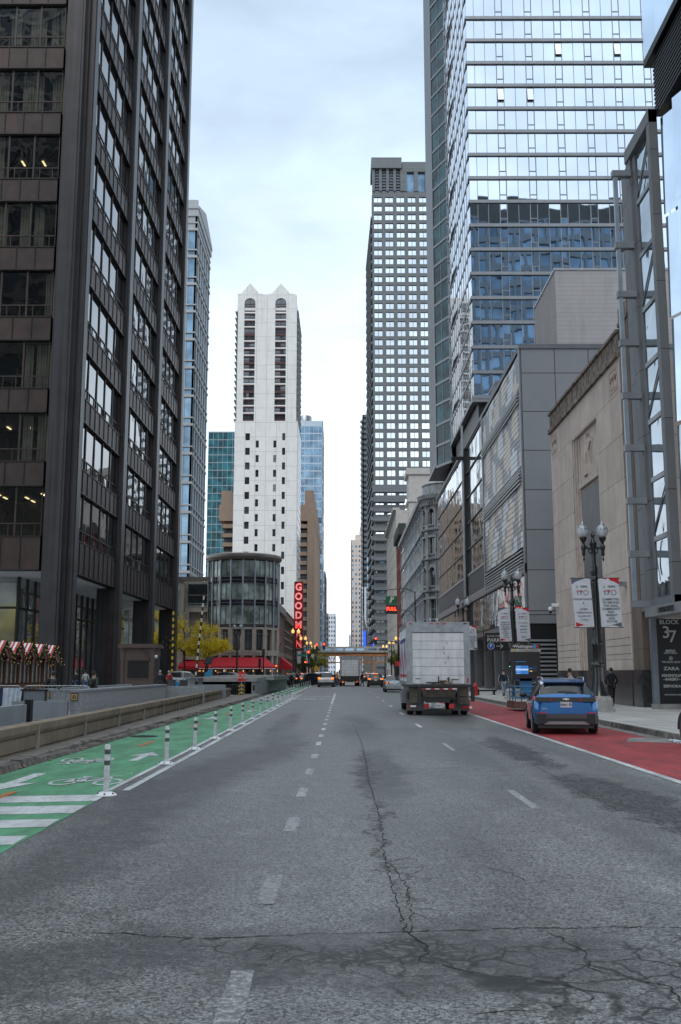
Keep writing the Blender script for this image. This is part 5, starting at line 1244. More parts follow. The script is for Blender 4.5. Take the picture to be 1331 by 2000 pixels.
# warm lights beneath the awning
lt = MB()
for k in range(12): a = math.pi * (1.05 + k * .07); lt.ell((RX + (RR + 1.2) * math.cos(a), RY + (RR + 1.2) * math.sin(a), 1.9), (.09, .09, .12), 6, 4)
o = link('awning_light', lt, emit('warm_lamp', (1, .55, .2), .8), aw.e, (RX, RY, 2.2)); o.location = (0, 0, 0); o['kind'] = 'stuff'
# lower grey building left of the drum
lw = T('stone_annex', 'low stone and dark glass annex left of the round corner building', 'building', (-23, 155, .1))
lw.part('wall', MB().box(-75, -24.2, 152, 170, .1, 15.8).box(-24.2, -20.3, 154.5, 170, .1, 15.6).box(-24.1, -20.6, 152.8, 154.4, 10.8, 11.4).box(-24.2, -23.4, 152.6, 154.4, 4.2, 10.8).box(-24.2, -20.5, 152.6, 154.4, 3.6, 4.6), M_rst)
for x0, z0, x1, z1 in [(-28.4 - 1.9 * k, 5, -26.8 - 1.9 * k, 14.8) for k in range(-1, 22)]: lw.part('window', MB().box(x0, x1, 151.9, 151.98, z0, z1).box(x0, x1, 151.8, 151.89, 9.5, 9.8, 1), [G_rnd, M_bzf])
lw.part('window', MB().box(-23.9, -20.6, 154.38, 154.45, 12, 15.2).box(-23.9, -20.6, 154.3, 154.37, 13.4, 13.6, 1), [G_far, M_bzf])
lw.part('roof_edge', MB().box(-75.2, -20.2, 151.7, 152.0, 15.4, 16.1), M_bzf)
rl_ = MB().box(-24, -20.6, 152.75, 152.8, 12.1, 12.16)
for k in range(16): rl_.box(-24 + k * .22, -23.97 + k * .22, 152.76, 152.79, 11.4, 12.1)
lw.part('balcony_rail', rl_, M_pfin)
# theatre facades along the street
M_th1 = mat('theatre_limestone', (.33, .29, .25), .85, var=.15)
def leftfront(name, label, y0, y1, z1, m, nc, x=-10.5, npil=True, roof=None):
    t = T(name, label, 'building', (x, (y0 + y1) / 2, .1)); fr = Fr((x, y0), (0, 1), (1, 0)); L = y1 - y0
    t.part('body', MB().box(x - 20, x - .4, y0, y1, .1, z1), m); q = MB(); st = L / nc
    for i in range(nc + 1): q.fb(fr, max(0, i * st - .4), min(L, i * st + .4), .1, z1 - 1.2, -.4, .15)
    q.fb(fr, 0, L, z1 - 1.2, z1, -.5, .5).fb(fr, 0, L, 4.2, 5.0, -.4, .2)
    t.part('pilaster', q, m)
    for i in range(nc): t.part('window', MB().fq(fr, i * st + .5, (i + 1) * st - .5, 5.2, z1 - 1.5, -.3).fq(fr, i * st + .5, (i + 1) * st - .5, .4, 4, -.3), G_far)
    return t, fr
leftfront('theatre_building', 'grey theatre front with tall pilasters right behind the round corner building', 160.5, 178, 12.6, M_th1, 6)
t_, fr = leftfront('banded_stone_front', 'warm ribbed stone front with a red tile roof edge past the theatre', 179, 218, 12.2, mat('warm_band_stone', (.30, .23, .17), .85), 8)
t_.part('bands', MB().fb(fr, 0, 39, 6.2, 6.5, .15, .2).fb(fr, 0, 39, 7.6, 7.9, .15, .2).fb(fr, 0, 39, 9, 9.3, .15, .2), M_th1)
t_.part('roof', MB().hexa([fr(0, 12.2, .6), fr(39, 12.2, .6), fr(39, 12.2, -3), fr(0, 12.2, -3), fr(0, 12.4, .6), fr(39, 12.4, .6), fr(39, 14.2, -3), fr(0, 14.2, -3)]), mat('red_tile', (.2, .06, .04), .8))
leftfront('grey_street_front', 'plain grey shop front before the white tower', 219, 252, 9, M_conc, 6)
bn = T('red_banner', 'narrow red upright banner with white script on the theatre corner', 'banner', (-10.2, 162, 6.2))
bn.part('cloth', MB().box(-10.35, -9.75, 159.9, 159.95, 5.9, 8.7), mat('sign_red', (.6, .03, .02)))
o = text(bn.e, "Petterino's", (-10.05, 159.85, 7.3), .62, M_white, '-y', .02, .01); o.rotation_euler = (R(90), R(-90), 0)
gs = T('theatre_sign', 'tall upright red theatre sign reading GOODMAN in neon letters', 'sign', (-9, 205, 5.9))
gs.part('box', MB().box(-9.85, -8.1, 204.8, 205.3, 5.9, 20.0), mat('sign_dark_red', (.16, .008, .012), .5))
gs.part('edge', MB().box(-9.9, -9.78, 204.7, 205.35, 5.8, 20.1).box(-8.17, -8.05, 204.7, 205.35, 5.8, 20.1).box(-9.9, -8.05, 204.7, 205.35, 20.0, 20.15), mat('edge_red', (.3, .015, .02), .5))
E_neon = emit('neon_red', (1., .06, .05), .7); M_lw = mat('letter_white', (.8, .8, .8), .5)
for i, ch in enumerate('GOODMAN'):
    text(gs.e, ch, (-8.97, 204.72, 18.95 - i * 1.93), 2.0, E_neon, '-y', .03, .09, sx=.92)
    text(gs.e, ch, (-8.97, 204.66, 18.95 - i * 1.93), 2.0, M_lw, '-y', .03, .0, sx=.92)
# elevated railway bridge and train
eb = T('railway_bridge', 'brown riveted steel elevated railway bridge crossing the street', 'bridge', (1, 300, .1))
M_rail = mat('brown_bridge_steel', (.46, .20, .085), .8, var=.3)
q = MB().box(-30, 34, 299, 299.3, 7.0, 7.3).box(-30, 34, 299, 299.3, 4.4, 4.75).box(-30, 34, 298.8, 306, 6.5, 7.0)
for k in range(22): x = -30 + k * 3; q.prism([(x, 298.9, 4.6), (x + .25, 298.9, 4.6), (x + 1.5, 298.9, 7.0), (x + 1.25, 298.9, 7.0)], (0, .2, 0)).prism([(x + 1.5, 298.9, 7.0), (x + 1.75, 298.9, 7.0), (x + 3.0, 298.9, 4.6), (x + 2.75, 298.9, 4.6)], (0, .2, 0))
eb.part('truss', q, M_rail)
eb.part('deck', MB().box(-30, 34, 298.6, 306.5, 7.3, 7.5), mat('deck_dark', (.04, .03, .025), .9))
for x in (-8.5, 9.2): eb.part('column', MB().box(x, x + .5, 299, 299.5, 0, 4.4), M_rail)
tr = T('elevated_train', 'pale silver elevated train standing on the railway bridge', 'train', (1, 302, 7.5))
q = MB().box(-30, 34, 300, 303, 7.5, 8.1).box(-30, 34, 300, 303, 8.75, 9.15).box(-30, 34, 300.4, 302.6, 9.15, 9.3)
for k in range(20): q.box(-30 + k * 3.35, -29.2 + k * 3.35, 300, 303, 8.1, 8.75)
tr.part('body', q, mat('train_silver', (.48, .47, .44), .5, .2))
for k in range(19): tr.part('window', MB().box(-29.18 + k * 3.35, -26.67 + k * 3.35, 300.05, 300.1, 8.1, 8.75), G_farblue)

# ------------------------------------------------------------------ buildings behind the camera that the glass mirrors
tower('glass_office_block', 'blue glass office block standing south of the viewpoint', 'building', 34, 90, -110, -64, 0, 134, mat('dark_fin', (.03, .04, .045)), G_farblue, 4.2, 12, 'l', .85, .75, .15, 8, nmax=20)
tower('limestone_office_block', 'pale limestone office block standing south of the plaza', 'building', -75, -18, -52, -20, 0, 175, mat('pale_lime', (.40, .37, .33), .8), G_far, 4.2, 9, 'r', .5, .6, .4, 6, nmax=20)
# far sides of the last two face the camera's back; give them street-facing windows on the north wall too
def northwall(x0, x1, y, z1, nx, nz, mw, mg, nm, lab):
    t = T(nm, lab, 'building', ((x0 + x1) / 2, y, 0)); fr = Fr((x0, y), (1, 0), (0, 1)); L = x1 - x0; q = MB(); g = MB()
    for i in range(nx + 1): q.fb(fr, max(0, L * i / nx - .45), min(L, L * i / nx + .45), 0, z1, -.6, 0)
    for j in range(nz + 1): q.fb(fr, 0, L, max(0, z1 * j / nz - .8), min(z1, z1 * j / nz + .8), -.6, -.02)
    g.fq(fr, 0, L, 0, z1, -.5); t.part('wall', q, mw); t.part('window', g, mg, kind='stuff'); return t
northwall(34, 90, -63.4, 128, 16, 26, mat('blue_grey_fin', (.10, .14, .18), .5), glass('south_block_glass', (.12, .20, .29), .55, .05, 1.5, .5, .2, .1, var=.5, vs=.08), 'glass_office_wing', 'north front of the blue glass office block')
northwall(-75, -18, -19.4, 175, 13, 34, mat('pale_lime', (.40, .37, .33)), G_far, 'limestone_office_wing', 'north front of the pale limestone office block')
# ------------------------------------------------------------------ street lamps
M_iron = mat('black_cast_iron', (.012, .013, .014), .3, .1, coat=.3); M_globe = mat('milky_globe', (.50, .52, .55), .25, var=.15, vs=8); M_gcap = mat('globe_cap', (.32, .35, .38), .25, .4)
E_globe = emit('lit_globe', (1, .6, .2), .7); M_lbase = mat('lamp_base_stone', (.30, .30, .29), .8, var=.2, vs=6)
def lamp(label, x, y, detail=True, lit=False, zb=.15, group='double globe street lamps along the pavements'):
    t = T('street_lamp', label, 'street lamp', (x, y, zb), group); n = 16 if detail else 8; L = lambda p: [(r, z + zb) for r, z in p]
    if detail: t.part('base', MB().lathe(x, y, L([(.62, 0), (.62, .12), (.54, .14), (.54, .5), (.47, .56), (.45, .62)]), 8), M_lbase)
    p = MB()
    if detail:
        p.lathe(x, y, L([(.42, .62), (.34, .8), (.26, 1.1), (.22, 1.25), (.22, 1.75), (.27, 1.8), (.27, 1.86), (.2, 1.95), (.19, 2.55), (.22, 2.6), (.22, 2.75), (.155, 2.85), (.15, 3.2), (.125, 3.3), (.115, 5.2), (.16, 5.24), (.16, 5.34), (.12, 5.4), (.15, 5.6), (.15, 5.75), (.1, 5.85), (.09, 6.5), (.13, 6.6), (.15, 6.75), (.07, 6.9), (.05, 7.0), (.09, 7.08), (.04, 7.2), (.005, 7.28)]), n)
        for k in range(12):
            a = k * math.pi / 6; p.box(x + .148 * math.cos(a) - .012, x + .148 * math.cos(a) + .012, y + .148 * math.sin(a) - .012, y + .148 * math.sin(a) + .012, zb + 2.9, zb + 5.15)
    else: p.lathe(x, y, L([(.3, 0), (.24, .6), (.13, 1.2), (.09, 5), (.07, 6.9), (.02, 7.1)]), 8)
    t.part('pole', p, M_iron, smooth=35)
    for s_ in (-1, 1):
        gx = x + s_ * .395
        a = MB().tube([(x + s_ * .05, y, zb + 6.62), (x + s_ * .2, y, zb + 6.55), (gx, y, zb + 6.62)], [.05, .045, .05], 8)
        if detail:
            a.tube([(x + s_ * .06, y, zb + 6.3), (x + s_ * .17, y, zb + 6.38), (x + s_ * .2, y, zb + 6.48), (x + s_ * .12, y, zb + 6.5)], .025, 6)
            a.lathe(gx, y, L([(.005, 6.0), (.03, 6.05), (.05, 6.12), (.02, 6.2), (.075, 6.3), (.06, 6.42), (.1, 6.55), (.1, 6.65), (.05, 6.72), (.06, 6.8), (.12, 6.88), (.155, 6.98), (.15, 7.0)]), 12)
        else: a.lathe(gx, y, L([(.01, 6.1), (.06, 6.3), (.08, 6.6), (.05, 6.72), (.14, 6.95)]), 8)
        o = t.part('arm', a, M_iron, smooth=35)
        g = t.part('globe', MB().lathe(gx, y, L([(.12, 7.0), (.19, 7.08), (.228, 7.2), (.232, 7.3)]), n), E_globe if lit else M_globe, smooth=60)
        t.part('cap', MB().lathe(gx, y, L([(.236, 7.3), (.236, 7.33), (.2, 7.42), (.11, 7.5), (.07, 7.52), (.075, 7.58), (.03, 7.62), (.035, 7.68), (.005, 7.78)]), n), E_globe if lit else M_gcap, parent=g, smooth=60)
    return t
la = lamp('black double globe street lamp behind the blue car, the biggest in view', 10.25, 40.4)
lb_ = lamp('black double globe street lamp behind the station entrance sign', 10.1, 59.3)
lc = lamp('black double globe street lamp rising behind the right side of the box truck', 9.9, 82)
ld = lamp('black double globe street lamp seen just above the box truck roof', 10.25, 112)
M_ban = mat('banner_cloth', (.58, .61, .66), .75, var=.08, vs=2); M_bred = mat('banner_red', (.50, .012, .03), .7); M_bgrey = mat('banner_slate', (.11, .115, .15), .7); M_btx = mat('banner_text', (.10, .11, .13), .7)
def banner(label, x0, x1, y, z0, z1, side, lines, name='street_banner', z170=None):
    """vertical cloth on two rods, faintly bowed; corner wedges, emblem, 170 and lines of lettering"""
    t = T(name, label, 'banner', ((x0 + x1) / 2, y, z0), 'anniversary banners on the street lamps'); W, Hh = x1 - x0, z1 - z0; N = 10
    bow = lambda v: .045 * math.sin(math.pi * v); sh = lambda v: (.07 * (1 - v) ** 1.3) if side == 'r' else (.10 * (1 - v) ** 1.3)
    def P(u, v, d=0.): return (x0 + W * u + sh(v), y - bow(v) - d - .02 * math.sin(u * math.pi), z0 + Hh * v)
    b = MB()
    for j in range(N):
        for i in range(4): b.face([P(i / 4, j / N), P((i + 1) / 4, j / N), P((i + 1) / 4, (j + 1) / N), P(i / 4, (j + 1) / N)])
    t.part('cloth', b, M_ban, smooth=60)
    ct, cb = (M_bgrey, M_bred) if side == 'l' else (M_bred, M_bgrey)
    w = MB()
    def tri(pts, mi):
        w.face([P(u, v, .006) for u, v in pts], mi)
    if side == 'l': tri([(0, 1), (.3, 1), (.24, .935), (0, .875)], 0); tri([(.3, 1), (.75, 1), (.24, .935)], 0); tri([(.05, .01), (.95, .01), (.4, .055), (.05, .1)], 1)
    else: tri([(1, 1), (1, .875), (.76, .935), (.7, 1)], 0); tri([(.7, 1), (.15, 1), (.76, .935)], 0); tri([(.98, .01), (.1, .01), (.6, .055), (.98, .1)], 1)
    t.part('corner_wedge', w, [ct, cb])
    def tx(s_, u, v, sz, m, sx=1.): p = P(u, v, .012); text(t.e, s_, p, sz, m, '-y', .002, .0015, sx=sx)
    e = MB().face([P(.2, .855, .01), P(.34, .83, .01), P(.2, .845, .01)]).face([P(.2, .80, .01), P(.34, .825, .01), P(.24, .825, .01)], 1); t.part('emblem', e, [M_bred, M_bgrey])
    tx('CHICAGO BAR\nASSOCIATION', .62, .83, .035 * W / .83 * 1.3, M_btx)
    # the numeral, red above and slate below
    o = text(t.e, '17', P(.36, .70, .012), .27 * W / .8, M_btx, '-y', .002, .002); 
    ring = MB()
    for k in range(20):
        a, c_ = 2 * math.pi * k / 20, 2 * math.pi * (k + 1) / 20; r0, r1 = .105 * W / .8, .085 * W / .8; cx, cy = x0 + W * .70 + sh(.7), z0 + Hh * .705
        ring.face([(cx + r * math.cos(q), y - bow(.7) - .035, cy + r * math.sin(q)) for r, q in ((r0, a), (r0, c_), (r1, c_), (r1, a))], 0 if k < 10 else 1)
    ring.face([P(.2, .73, .034), P(.55, .73, .034), P(.55, .742, .034), P(.2, .742, .034)], 0)
    t.part('numeral_ring', ring, [M_bred, M_btx])
    for s_, v, sz in lines: tx(s_, .52, v, sz * W / .8, M_btx)
    rd = MB().tube([(x0 - .05, y, z1 + .01), (x1 + .05, y, z1 + .01)], .018, 6).tube([(x0 + sh(0) - .05, y, z0 - .01), (x1 + sh(0) + .05, y, z0 - .01)], .018, 6)
    t.part('rod', rd, M_iron); return t
LR = (('COMMITTED', .565, .115), ('TO SERVING', .50, .115), ('THE LEGAL', .435, .115), ('COMMUNITY', .37, .115), ('PAST,', .305, .115), ('PRESENT', .24, .115), ('AND', .175, .115), ('FUTURE', .115, .115))
LL = (('CHICAGO LAWYER', .57, .1), ('A', .49, .12), ('arvian', .37, .13), ('Leading Lawyers', .30, .095), ('SULLIVAN LAW', .225, .075), ('— Lawline —', .15, .08))
L2 = (('LAW BULLETIN', .55, .085), ('Vanguard', .46, .11), ('greenleaf', .36, .11), ('LAW WEEK', .27, .08), ('Bevil', .13, .15))
banner('banner with sponsor names below 170 on the big lamp by the blue car', 9.28, 10.05, 40.3, 3.49, 5.46, 'l', LL)
banner('banner with its red corner on top on the big lamp by the blue car', 10.36, 11.20, 40.3, 3.49, 5.46, 'r', LR)
banner('banner over the parking sign on the second lamp, grey corner on top', 9.22, 9.92, 59.2, 3.50, 5.46, 'l', LR)
banner('banner above the station entrance on the second lamp, red corner on top', 10.25, 11.05, 59.2, 3.50, 5.46, 'r', L2)
banner('half hidden banner beside the box truck, red corner on top', 10.1, 10.95, 81.9, 3.50, 5.46, 'r', LR)
for i, (x, y, lb, lit) in enumerate(((-6.6, 142, 'lit amber street lamp at the left of the far crossing', True), (-6.7, 172, 'second lit amber street lamp past the far crossing, left pavement', True), (-6.7, 200, 'third lit amber lamp on the left pavement before the bridge', True), (-6.7, 232, 'fourth lit amber lamp on the left pavement, close to the bridge', True),
                         (9.6, 152, 'lit amber street lamp right of the far crossing', True), (9.6, 172, 'second lit amber lamp on the right pavement past the crossing', True), (9.6, 196, 'third lit amber lamp on the right pavement past the crossing', True), (9.6, 226, 'fourth lit amber lamp on the right pavement, close to the bridge', True), (-13.4, 128, 'unlit globe street lamp in front of the round building', False))):
    lamp(lb, x, y, False, lit, group='small street lamps beyond the crossing')
for i, (x, y) in enumerate(((-5.9, 172), (-5.9, 200), (-5.9, 232), (-7.4, 172), (-7.4, 200))):
    b = MB().box(x - .3, x + .3, y - .03, y, 3.2, 5.3)
    solo('street_banner', b, M_ban, 'small pale banner on a far left lamp, %s of five' % xs_ord[i], 'banner', (x, y, 3.2), 'far pale banners')
# ------------------------------------------------------------------ traffic signals
E_sr = emit('signal_red', (1, .06, .02), 5.); E_so = emit('signal_amber_hand', (1, .22, .03), 1.2)
def signal(label, x, y, z, h=None, lit=0, hand=False, sc=1.):
    t = T('traffic_signal', label, 'traffic light', (x, y, h or z), 'traffic signals at the far crossing')
    if h is not None: t.part('pole', MB().lathe(x, y + .15, [(.16, h), (.1, h + .6), (.07, z)], 8), M_blk)
    b = MB().box(x - .17 * sc, x + .17 * sc, y, y + .2, z, z + (.45 if hand else 1.05) * sc)
    for k in range(1 if hand else 3): b.tube([(x, y - .12, z + (.88 - .34 * k) * sc if not hand else z + .22 * sc), (x, y + .01, z + (.88 - .34 * k) * sc if not hand else z + .22 * sc)], .14 * sc, 10, 0, False)
    t.part('housing', b, M_blk)
    if lit is not None:
        zz = z + (.22 if hand else .88 - .34 * lit) * sc
        t.part('lens', MB().lathe(x, 0, [(0.001, 0), (.11 * sc, 0)], 12).xf(Matrix.Translation((x, y - .02, zz)) @ Matrix.Rotation(R(90), 4, 'X') @ Matrix.Translation((-x, 0, 0))), E_so if hand else E_sr)
    return t
signal('black traffic light with red lit lens on a short post left of the crossing', -4.35, 130, 3.4, .1)
signal('amber hand pedestrian signal left of the crossing', -3.3 - 1.9, 142, 2.9, .1, 0, True)
signal('unlit cluster traffic light before the round building', -10.2, 130, 3.6, .1, None)
signal('second unlit traffic light cluster lower on the same corner', -10.6, 129, 2.4, .1, None)
signal('amber hand pedestrian signal before the round building awning', -8.6, 131, 2.3, .1, 0, True)
signal('amber hand pedestrian signal behind the box truck on the right pavement', 8.6, 132, 3.3, .1, 0, True)
signal('red traffic light on the right pavement, half hidden by the truck', 13.0 - 2.1, 90, 3.3, .15, 0)
ma = T('signal_mast', 'black mast arm reaching over the street from the left with hanging signals', 'signal mast', (-7.2, 148, .1))
ma.part('pole', MB().lathe(-7.2, 148, [(.2, .1), (.14, 1), (.1, 6.4)], 10), M_blk); ma.part('arm', MB().tube([(-7.2, 148, 5.0), (-5, 148, 5.35), (-2.5, 148, 5.4)], [.09, .07, .05], 8), M_blk)
signal('red traffic light hanging midway on the left mast arm', -3.75, 147.8, 4.85, None, 0, False, .95)
signal('red traffic light hanging at the tip of the left mast arm', -2.7, 147.8, 4.95, None, 0, False, .95)
ma = T('signal_mast', 'black mast arm reaching over the street from the right corner', 'signal mast', (9.2, 150, .1))
ma.part('pole', MB().lathe(9.2, 150, [(.2, .1), (.14, 1), (.1, 8.0)], 10), M_blk); ma.part('arm', MB().tube([(9.2, 150, 6.0), (6, 150, 6.4), (4.6, 150, 6.4)], [.09, .07, .05], 8), M_blk)
signal('red traffic light on the right mast arm before the banded tower', 5.0, 149.8, 5.8, None, 0, False, 1.)
solo('street_name_sign', MB().box(-6.6, -5.2, 147.9, 147.95, 4.0, 4.3), mat('sign_teal', (.02, .25, .22), .5), 'small teal street name sign on the left mast', 'sign', (-6, 147.9, 4.1))
solo('yellow_diamond_sign', MB().prism([(-4.6, 160, 2.3), (-4.1, 160, 1.8), (-3.6, 160, 2.3), (-4.1, 160, 2.8)], (0, .05, 0)).tube([(-4.1, 160.1, 0), (-4.1, 160.1, 2.4)], .04, 6), mat('yellow_paint', (.6, .38, .02)), 'yellow diamond warning sign beyond the crossing', 'sign', (-4.1, 160, 0))
for i, (x, y, w_, c) in enumerate(((9.0, 165, .7, 'sign_red'), (9.4, 178, .6, 'black_paint'), (8.7, 190, .6, 'banner_cloth'))):
    solo('shop_sign', MB().box(x - w_ / 2, x + w_ / 2, y, y + .1, 2.6 - .2 * i, 3.5), MATS[c], ['bright red hanging sign above the right pavement', 'dark hanging sign above the right pavement', 'pale hanging sign above the right pavement'][i], 'sign', (x, y, 2.6))
# parking garage sign over the street
pk = T('parking_sign', 'green letter P garage sign with a red lit display on a curved arm', 'sign', (6.6, 120, .1))
pk.part('pole', MB().lathe(8.75, 120, [(.14, .15), (.09, 1.2), (.07, 11.3)], 8).tube([(8.75, 120, 11.2), (7.6, 120, 11.7), (5.4, 120, 11.5)], .045, 6).tube([(8.75, 120, 8.0), (8.2, 120, 8.9), (6.6, 120, 9.2)], .035, 6), M_blk)
pk.part('panel', MB().box(5.25, 6.6, 119.9, 120, 9.75, 10.75), mat('sign_green', (.01, .14, .04), .5))
pk.part('display', MB().box(5.25, 6.6, 119.9, 120, 8.6, 9.72), M_blk)
text(pk.e, 'P', (6.0, 119.87, 10.32), .85, M_white, '-y', .01, .02); ab = MB().box(5.72, 5.8, 119.85, 119.88, 9.95, 10.35).prism([(5.6, 119.88, 10.06), (5.76, 119.88, 9.86), (5.92, 119.88, 10.06)], (0, -.03, 0)); pk.part('arrow', ab, M_white)
text(pk.e, 'FULL', (5.92, 119.86, 9.2), .55, emit('led_red', (1, .03, .01), 4.), '-y', .01, .02)
# ------------------------------------------------------------------ hanging PARKING sign, garage details
ps_ = T('garage_sign', 'black hanging sign reading BLOCK THIRTY SEVEN PARKING with an arrow', 'sign', (10.3, 66, 3.1))
ps_.part('panel', MB().box(9.4, 12.2, 66, 66.1, 3.1, 4.25).box(9.28, 9.34, 65.98, 66.12, 3.0, 4.5), M_blk)
text(ps_.e, 'BLOCK THIRTY SEVEN', (9.52, 65.97, 4.05), .17, M_let, '-y', .004, .002, 'LEFT', sx=.9); text(ps_.e, 'PARKING', (9.52, 65.97, 3.78), .36, M_let, '-y', .004, .008, 'LEFT')
dk_ = MB()
for k in range(18): a, c_ = k * math.pi / 9, (k + 1) * math.pi / 9; dk_.face([(9.76, 65.965, 3.4), (9.76 + .2 * math.cos(a), 65.965, 3.4 + .2 * math.sin(a)), (9.76 + .2 * math.cos(c_), 65.965, 3.4 + .2 * math.sin(c_))])
dk2 = MB()
for k in range(18): a, c_ = k * math.pi / 9, (k + 1) * math.pi / 9; dk2.face([(9.76 + r * math.cos(q), 65.96, 3.4 + r * math.sin(q)) for r, q in ((.2, a), (.2, c_), (.235, c_), (.235, a))])
o = ps_.part('parking_badge', dk_, mat('badge_blue', (.02, .10, .42), .5)); ps_.part('ring', dk2, M_let, parent=o)
text(ps_.e, 'P', (9.76, 65.95, 3.4), .26, M_white, '-y', .004, .004)
ps_.part('arrow', MB().box(10.12, 10.5, 65.95, 65.97, 3.375, 3.415).prism([(10.36, 65.97, 3.24), (10.42, 65.97, 3.24), (10.58, 65.97, 3.395), (10.42, 65.97, 3.55), (10.36, 65.97, 3.55), (10.5, 65.97, 3.395)], (0, -.02, 0)), M_let)
for k, s_ in enumerate(('ENTRANCE ON', 'RANDOLPH ST', 'OPEN 24 HRS', 'ALL DAY')): text(ps_.e, s_, (11.3, 65.96, 3.55 - k * .12), .11, M_let, '-y', .003)
dp = T('directory_plate', 'small black directory plate fixed beside the garage entrance', 'sign', (12.2, 66.2, 1.3))
dp.part('panel', MB().box(11.75, 12.55, 66.2, 66.28, 1.15, 2.75), M_blk)
for k, (s_, z) in enumerate((('PEDESTRIAN', 2.45), ('ENTRANCE', 2.25), ('to', 2.08), ('Block 37', 1.85), ('Garage', 1.68))): text(dp.e, s_, (12.15, 66.19, z), .13, M_let, '-y', .003)
gl_ = T('garage_light', 'small signal with green lamp beside the garage door', 'signal', (11.3, 66.3, 1.9)); gl_.part('housing', MB().box(10.95, 11.15, 66.3, 66.4, 1.9, 2.4), M_blk); gl_.part('lens', MB().box(10.99, 11.11, 66.27, 66.3, 1.98, 2.1), emit('signal_green', (.05, 1, .2), 3.))
# ------------------------------------------------------------------ station entrance
se = T('station_entrance', 'underground station entrance sign headed Washington above blue railings', 'station entrance', (8.5, 46.6, .15))
se.part('sign_box', MB().box(7.83, 9.12, 46.4, 46.6, 1.42, 2.62).box(7.80, 7.9, 46.4, 46.6, .6, 1.42).box(9.05, 9.15, 46.4, 46.6, .6, 1.42), M_blk)
se.part('name_panel', MB().box(7.80, 9.15, 46.36, 46.6, 2.78, 2.98), M_blk)
se.part('line_panel', MB().box(7.80, 9.15, 46.36, 46.6, 2.63, 2.775), mat('line_panel_grey', (.36, .36, .32), .6))
text(se.e, 'Washington', (8.36, 46.34, 2.88), .185, M_white, '-y', .003, .003)
text(se.e, 'to Blue Line', (8.85, 46.34, 2.735), .06, mat('badge_blue', (.02, .10, .42)), '-y', .002); text(se.e, 'Transfer to Red Line trains', (8.72, 46.34, 2.67), .055, M_red, '-y', .002)
se.part('colour_square', MB().box(8.83, 8.94, 46.35, 46.359, 2.79, 2.97).box(8.945, 9.055, 46.35, 46.359, 2.79, 2.97, 1).box(7.86, 7.95, 46.35, 46.359, 2.65, 2.755, 2).box(8.05, 8.12, 46.35, 46.359, 2.65, 2.755, 3), [mat('line_blue', (.02, .32, .6), .5), M_red, mat('pictogram_yellow', (.5, .38, .05), .5), M_ban])
q = MB()
for i in range(2):
    for j in range(2): q.box(7.86 + .035 * i, 7.885 + .035 * i, 46.35, 46.359, 2.84 + .045 * j, 2.875 + .045 * j)
se.part('grid_mark', q, M_let)
E_scr = emit('screen_blue', (.03, .14, .42), .6); E_scw = emit('screen_pale', (.35, .5, .75), .6)
q = MB().box(7.98, 8.56, 46.37, 46.39, 1.62, 2.0).box(7.98, 8.56, 46.365, 46.372, 1.78, 1.86, 1).box(7.98, 8.45, 46.37, 46.39, 2.17, 2.19).box(8.62, 8.74, 46.37, 46.39, 1.73, 1.77, 2).box(8.62, 8.74, 46.37, 46.39, 1.86, 1.9, 0).box(8.78, 8.95, 46.37, 46.39, 1.72, 2.0, 3)
for k in range(5): q.box(8.0, 8.2, 46.364, 46.371, 1.64 + k * .075, 1.655 + k * .075, 1)
se.part('screen_display', q, [E_scr, E_scw, emit('screen_amber', (.8, .5, .05), .5), mat('screen_dim', (.03, .05, .1), .4)])
M_bl = mat('blue_railing', (.045, .20, .42), .45)
q = MB()
for z in (1.08, .85, .62): q.tube([(7.66, 44.8, z), (9.3, 44.8, z)], .028, 6).tube([(7.66, 44.8, z), (7.66, 46.3, z)], .028, 6).tube([(9.3, 44.8, z), (9.3, 46.3, z)], .028, 6)
for x in (7.66, 7.93, 8.2, 8.5, 8.76, 9.03, 9.3): q.tube([(x, 44.8, .40), (x, 44.8, 1.1)], .024, 6)
for y in (45.5, 46.3): q.tube([(7.66, y, .4), (7.66, y, 1.1)], .024, 6).tube([(9.3, y, .4), (9.3, y, 1.1)], .024, 6)
se.part('railing', q, M_bl)
se.part('blue_panel', MB().box(8.2, 8.75, 46.6, 46.66, .5, 1.42).box(7.9, 9.1, 46.6, 46.66, 1.3, 1.42), M_bl)
se.part('granite_curb', MB().box(7.6 - .02, 9.38, 44.72, 44.92, .12, .42).box(7.58, 7.76, 44.92, 46.7, .12, .42).box(9.2, 9.38, 44.92, 46.7, .12, .42).box(7.76, 9.2, 45, 46.7, .12, .17, 1), [mat('red_granite', (.15, .07, .05), .4, var=.35, vs=12), M_blk])
# hydrant, tree plate
hy = T('fire_hydrant', 'small red fire hydrant on the pavement edge beside the truck', 'hydrant', (7.2 + 1.7, 68, .15))
hx = 8.95; q = MB().lathe(hx, 68, [(.2, .15), (.2, .2), (.14, .22), (.14, .7), (.17, .72), (.17, .78), (.15, .85), (.08, .95), (.03, 1.0)], 12)
hy.part('barrel', q, mat('hydrant_red', (.42, .015, .012), .4), smooth=40); hy.part('cap', MB().tube([(hx - .24, 68, .6), (hx + .24, 68, .6)], .07, 8).tube([(hx, 67.76, .55), (hx, 68, .55)], .08, 8), mat('hydrant_red', (.42, .015, .012)))
bb_ = T('planter_bench', 'low dark flat bench beyond the hydrant on the right pavement', 'bench', (10, 69, .15)); bb_.part('seat', MB().box(9.3, 10.7, 70, 70.8, .4, .5), M_dk); bb_.part('leg', MB().box(9.4, 9.5, 70.1, 70.7, .15, .4), M_dk); bb_.part('leg', MB().box(10.5, 10.6, 70.1, 70.7, .15, .4), M_dk)
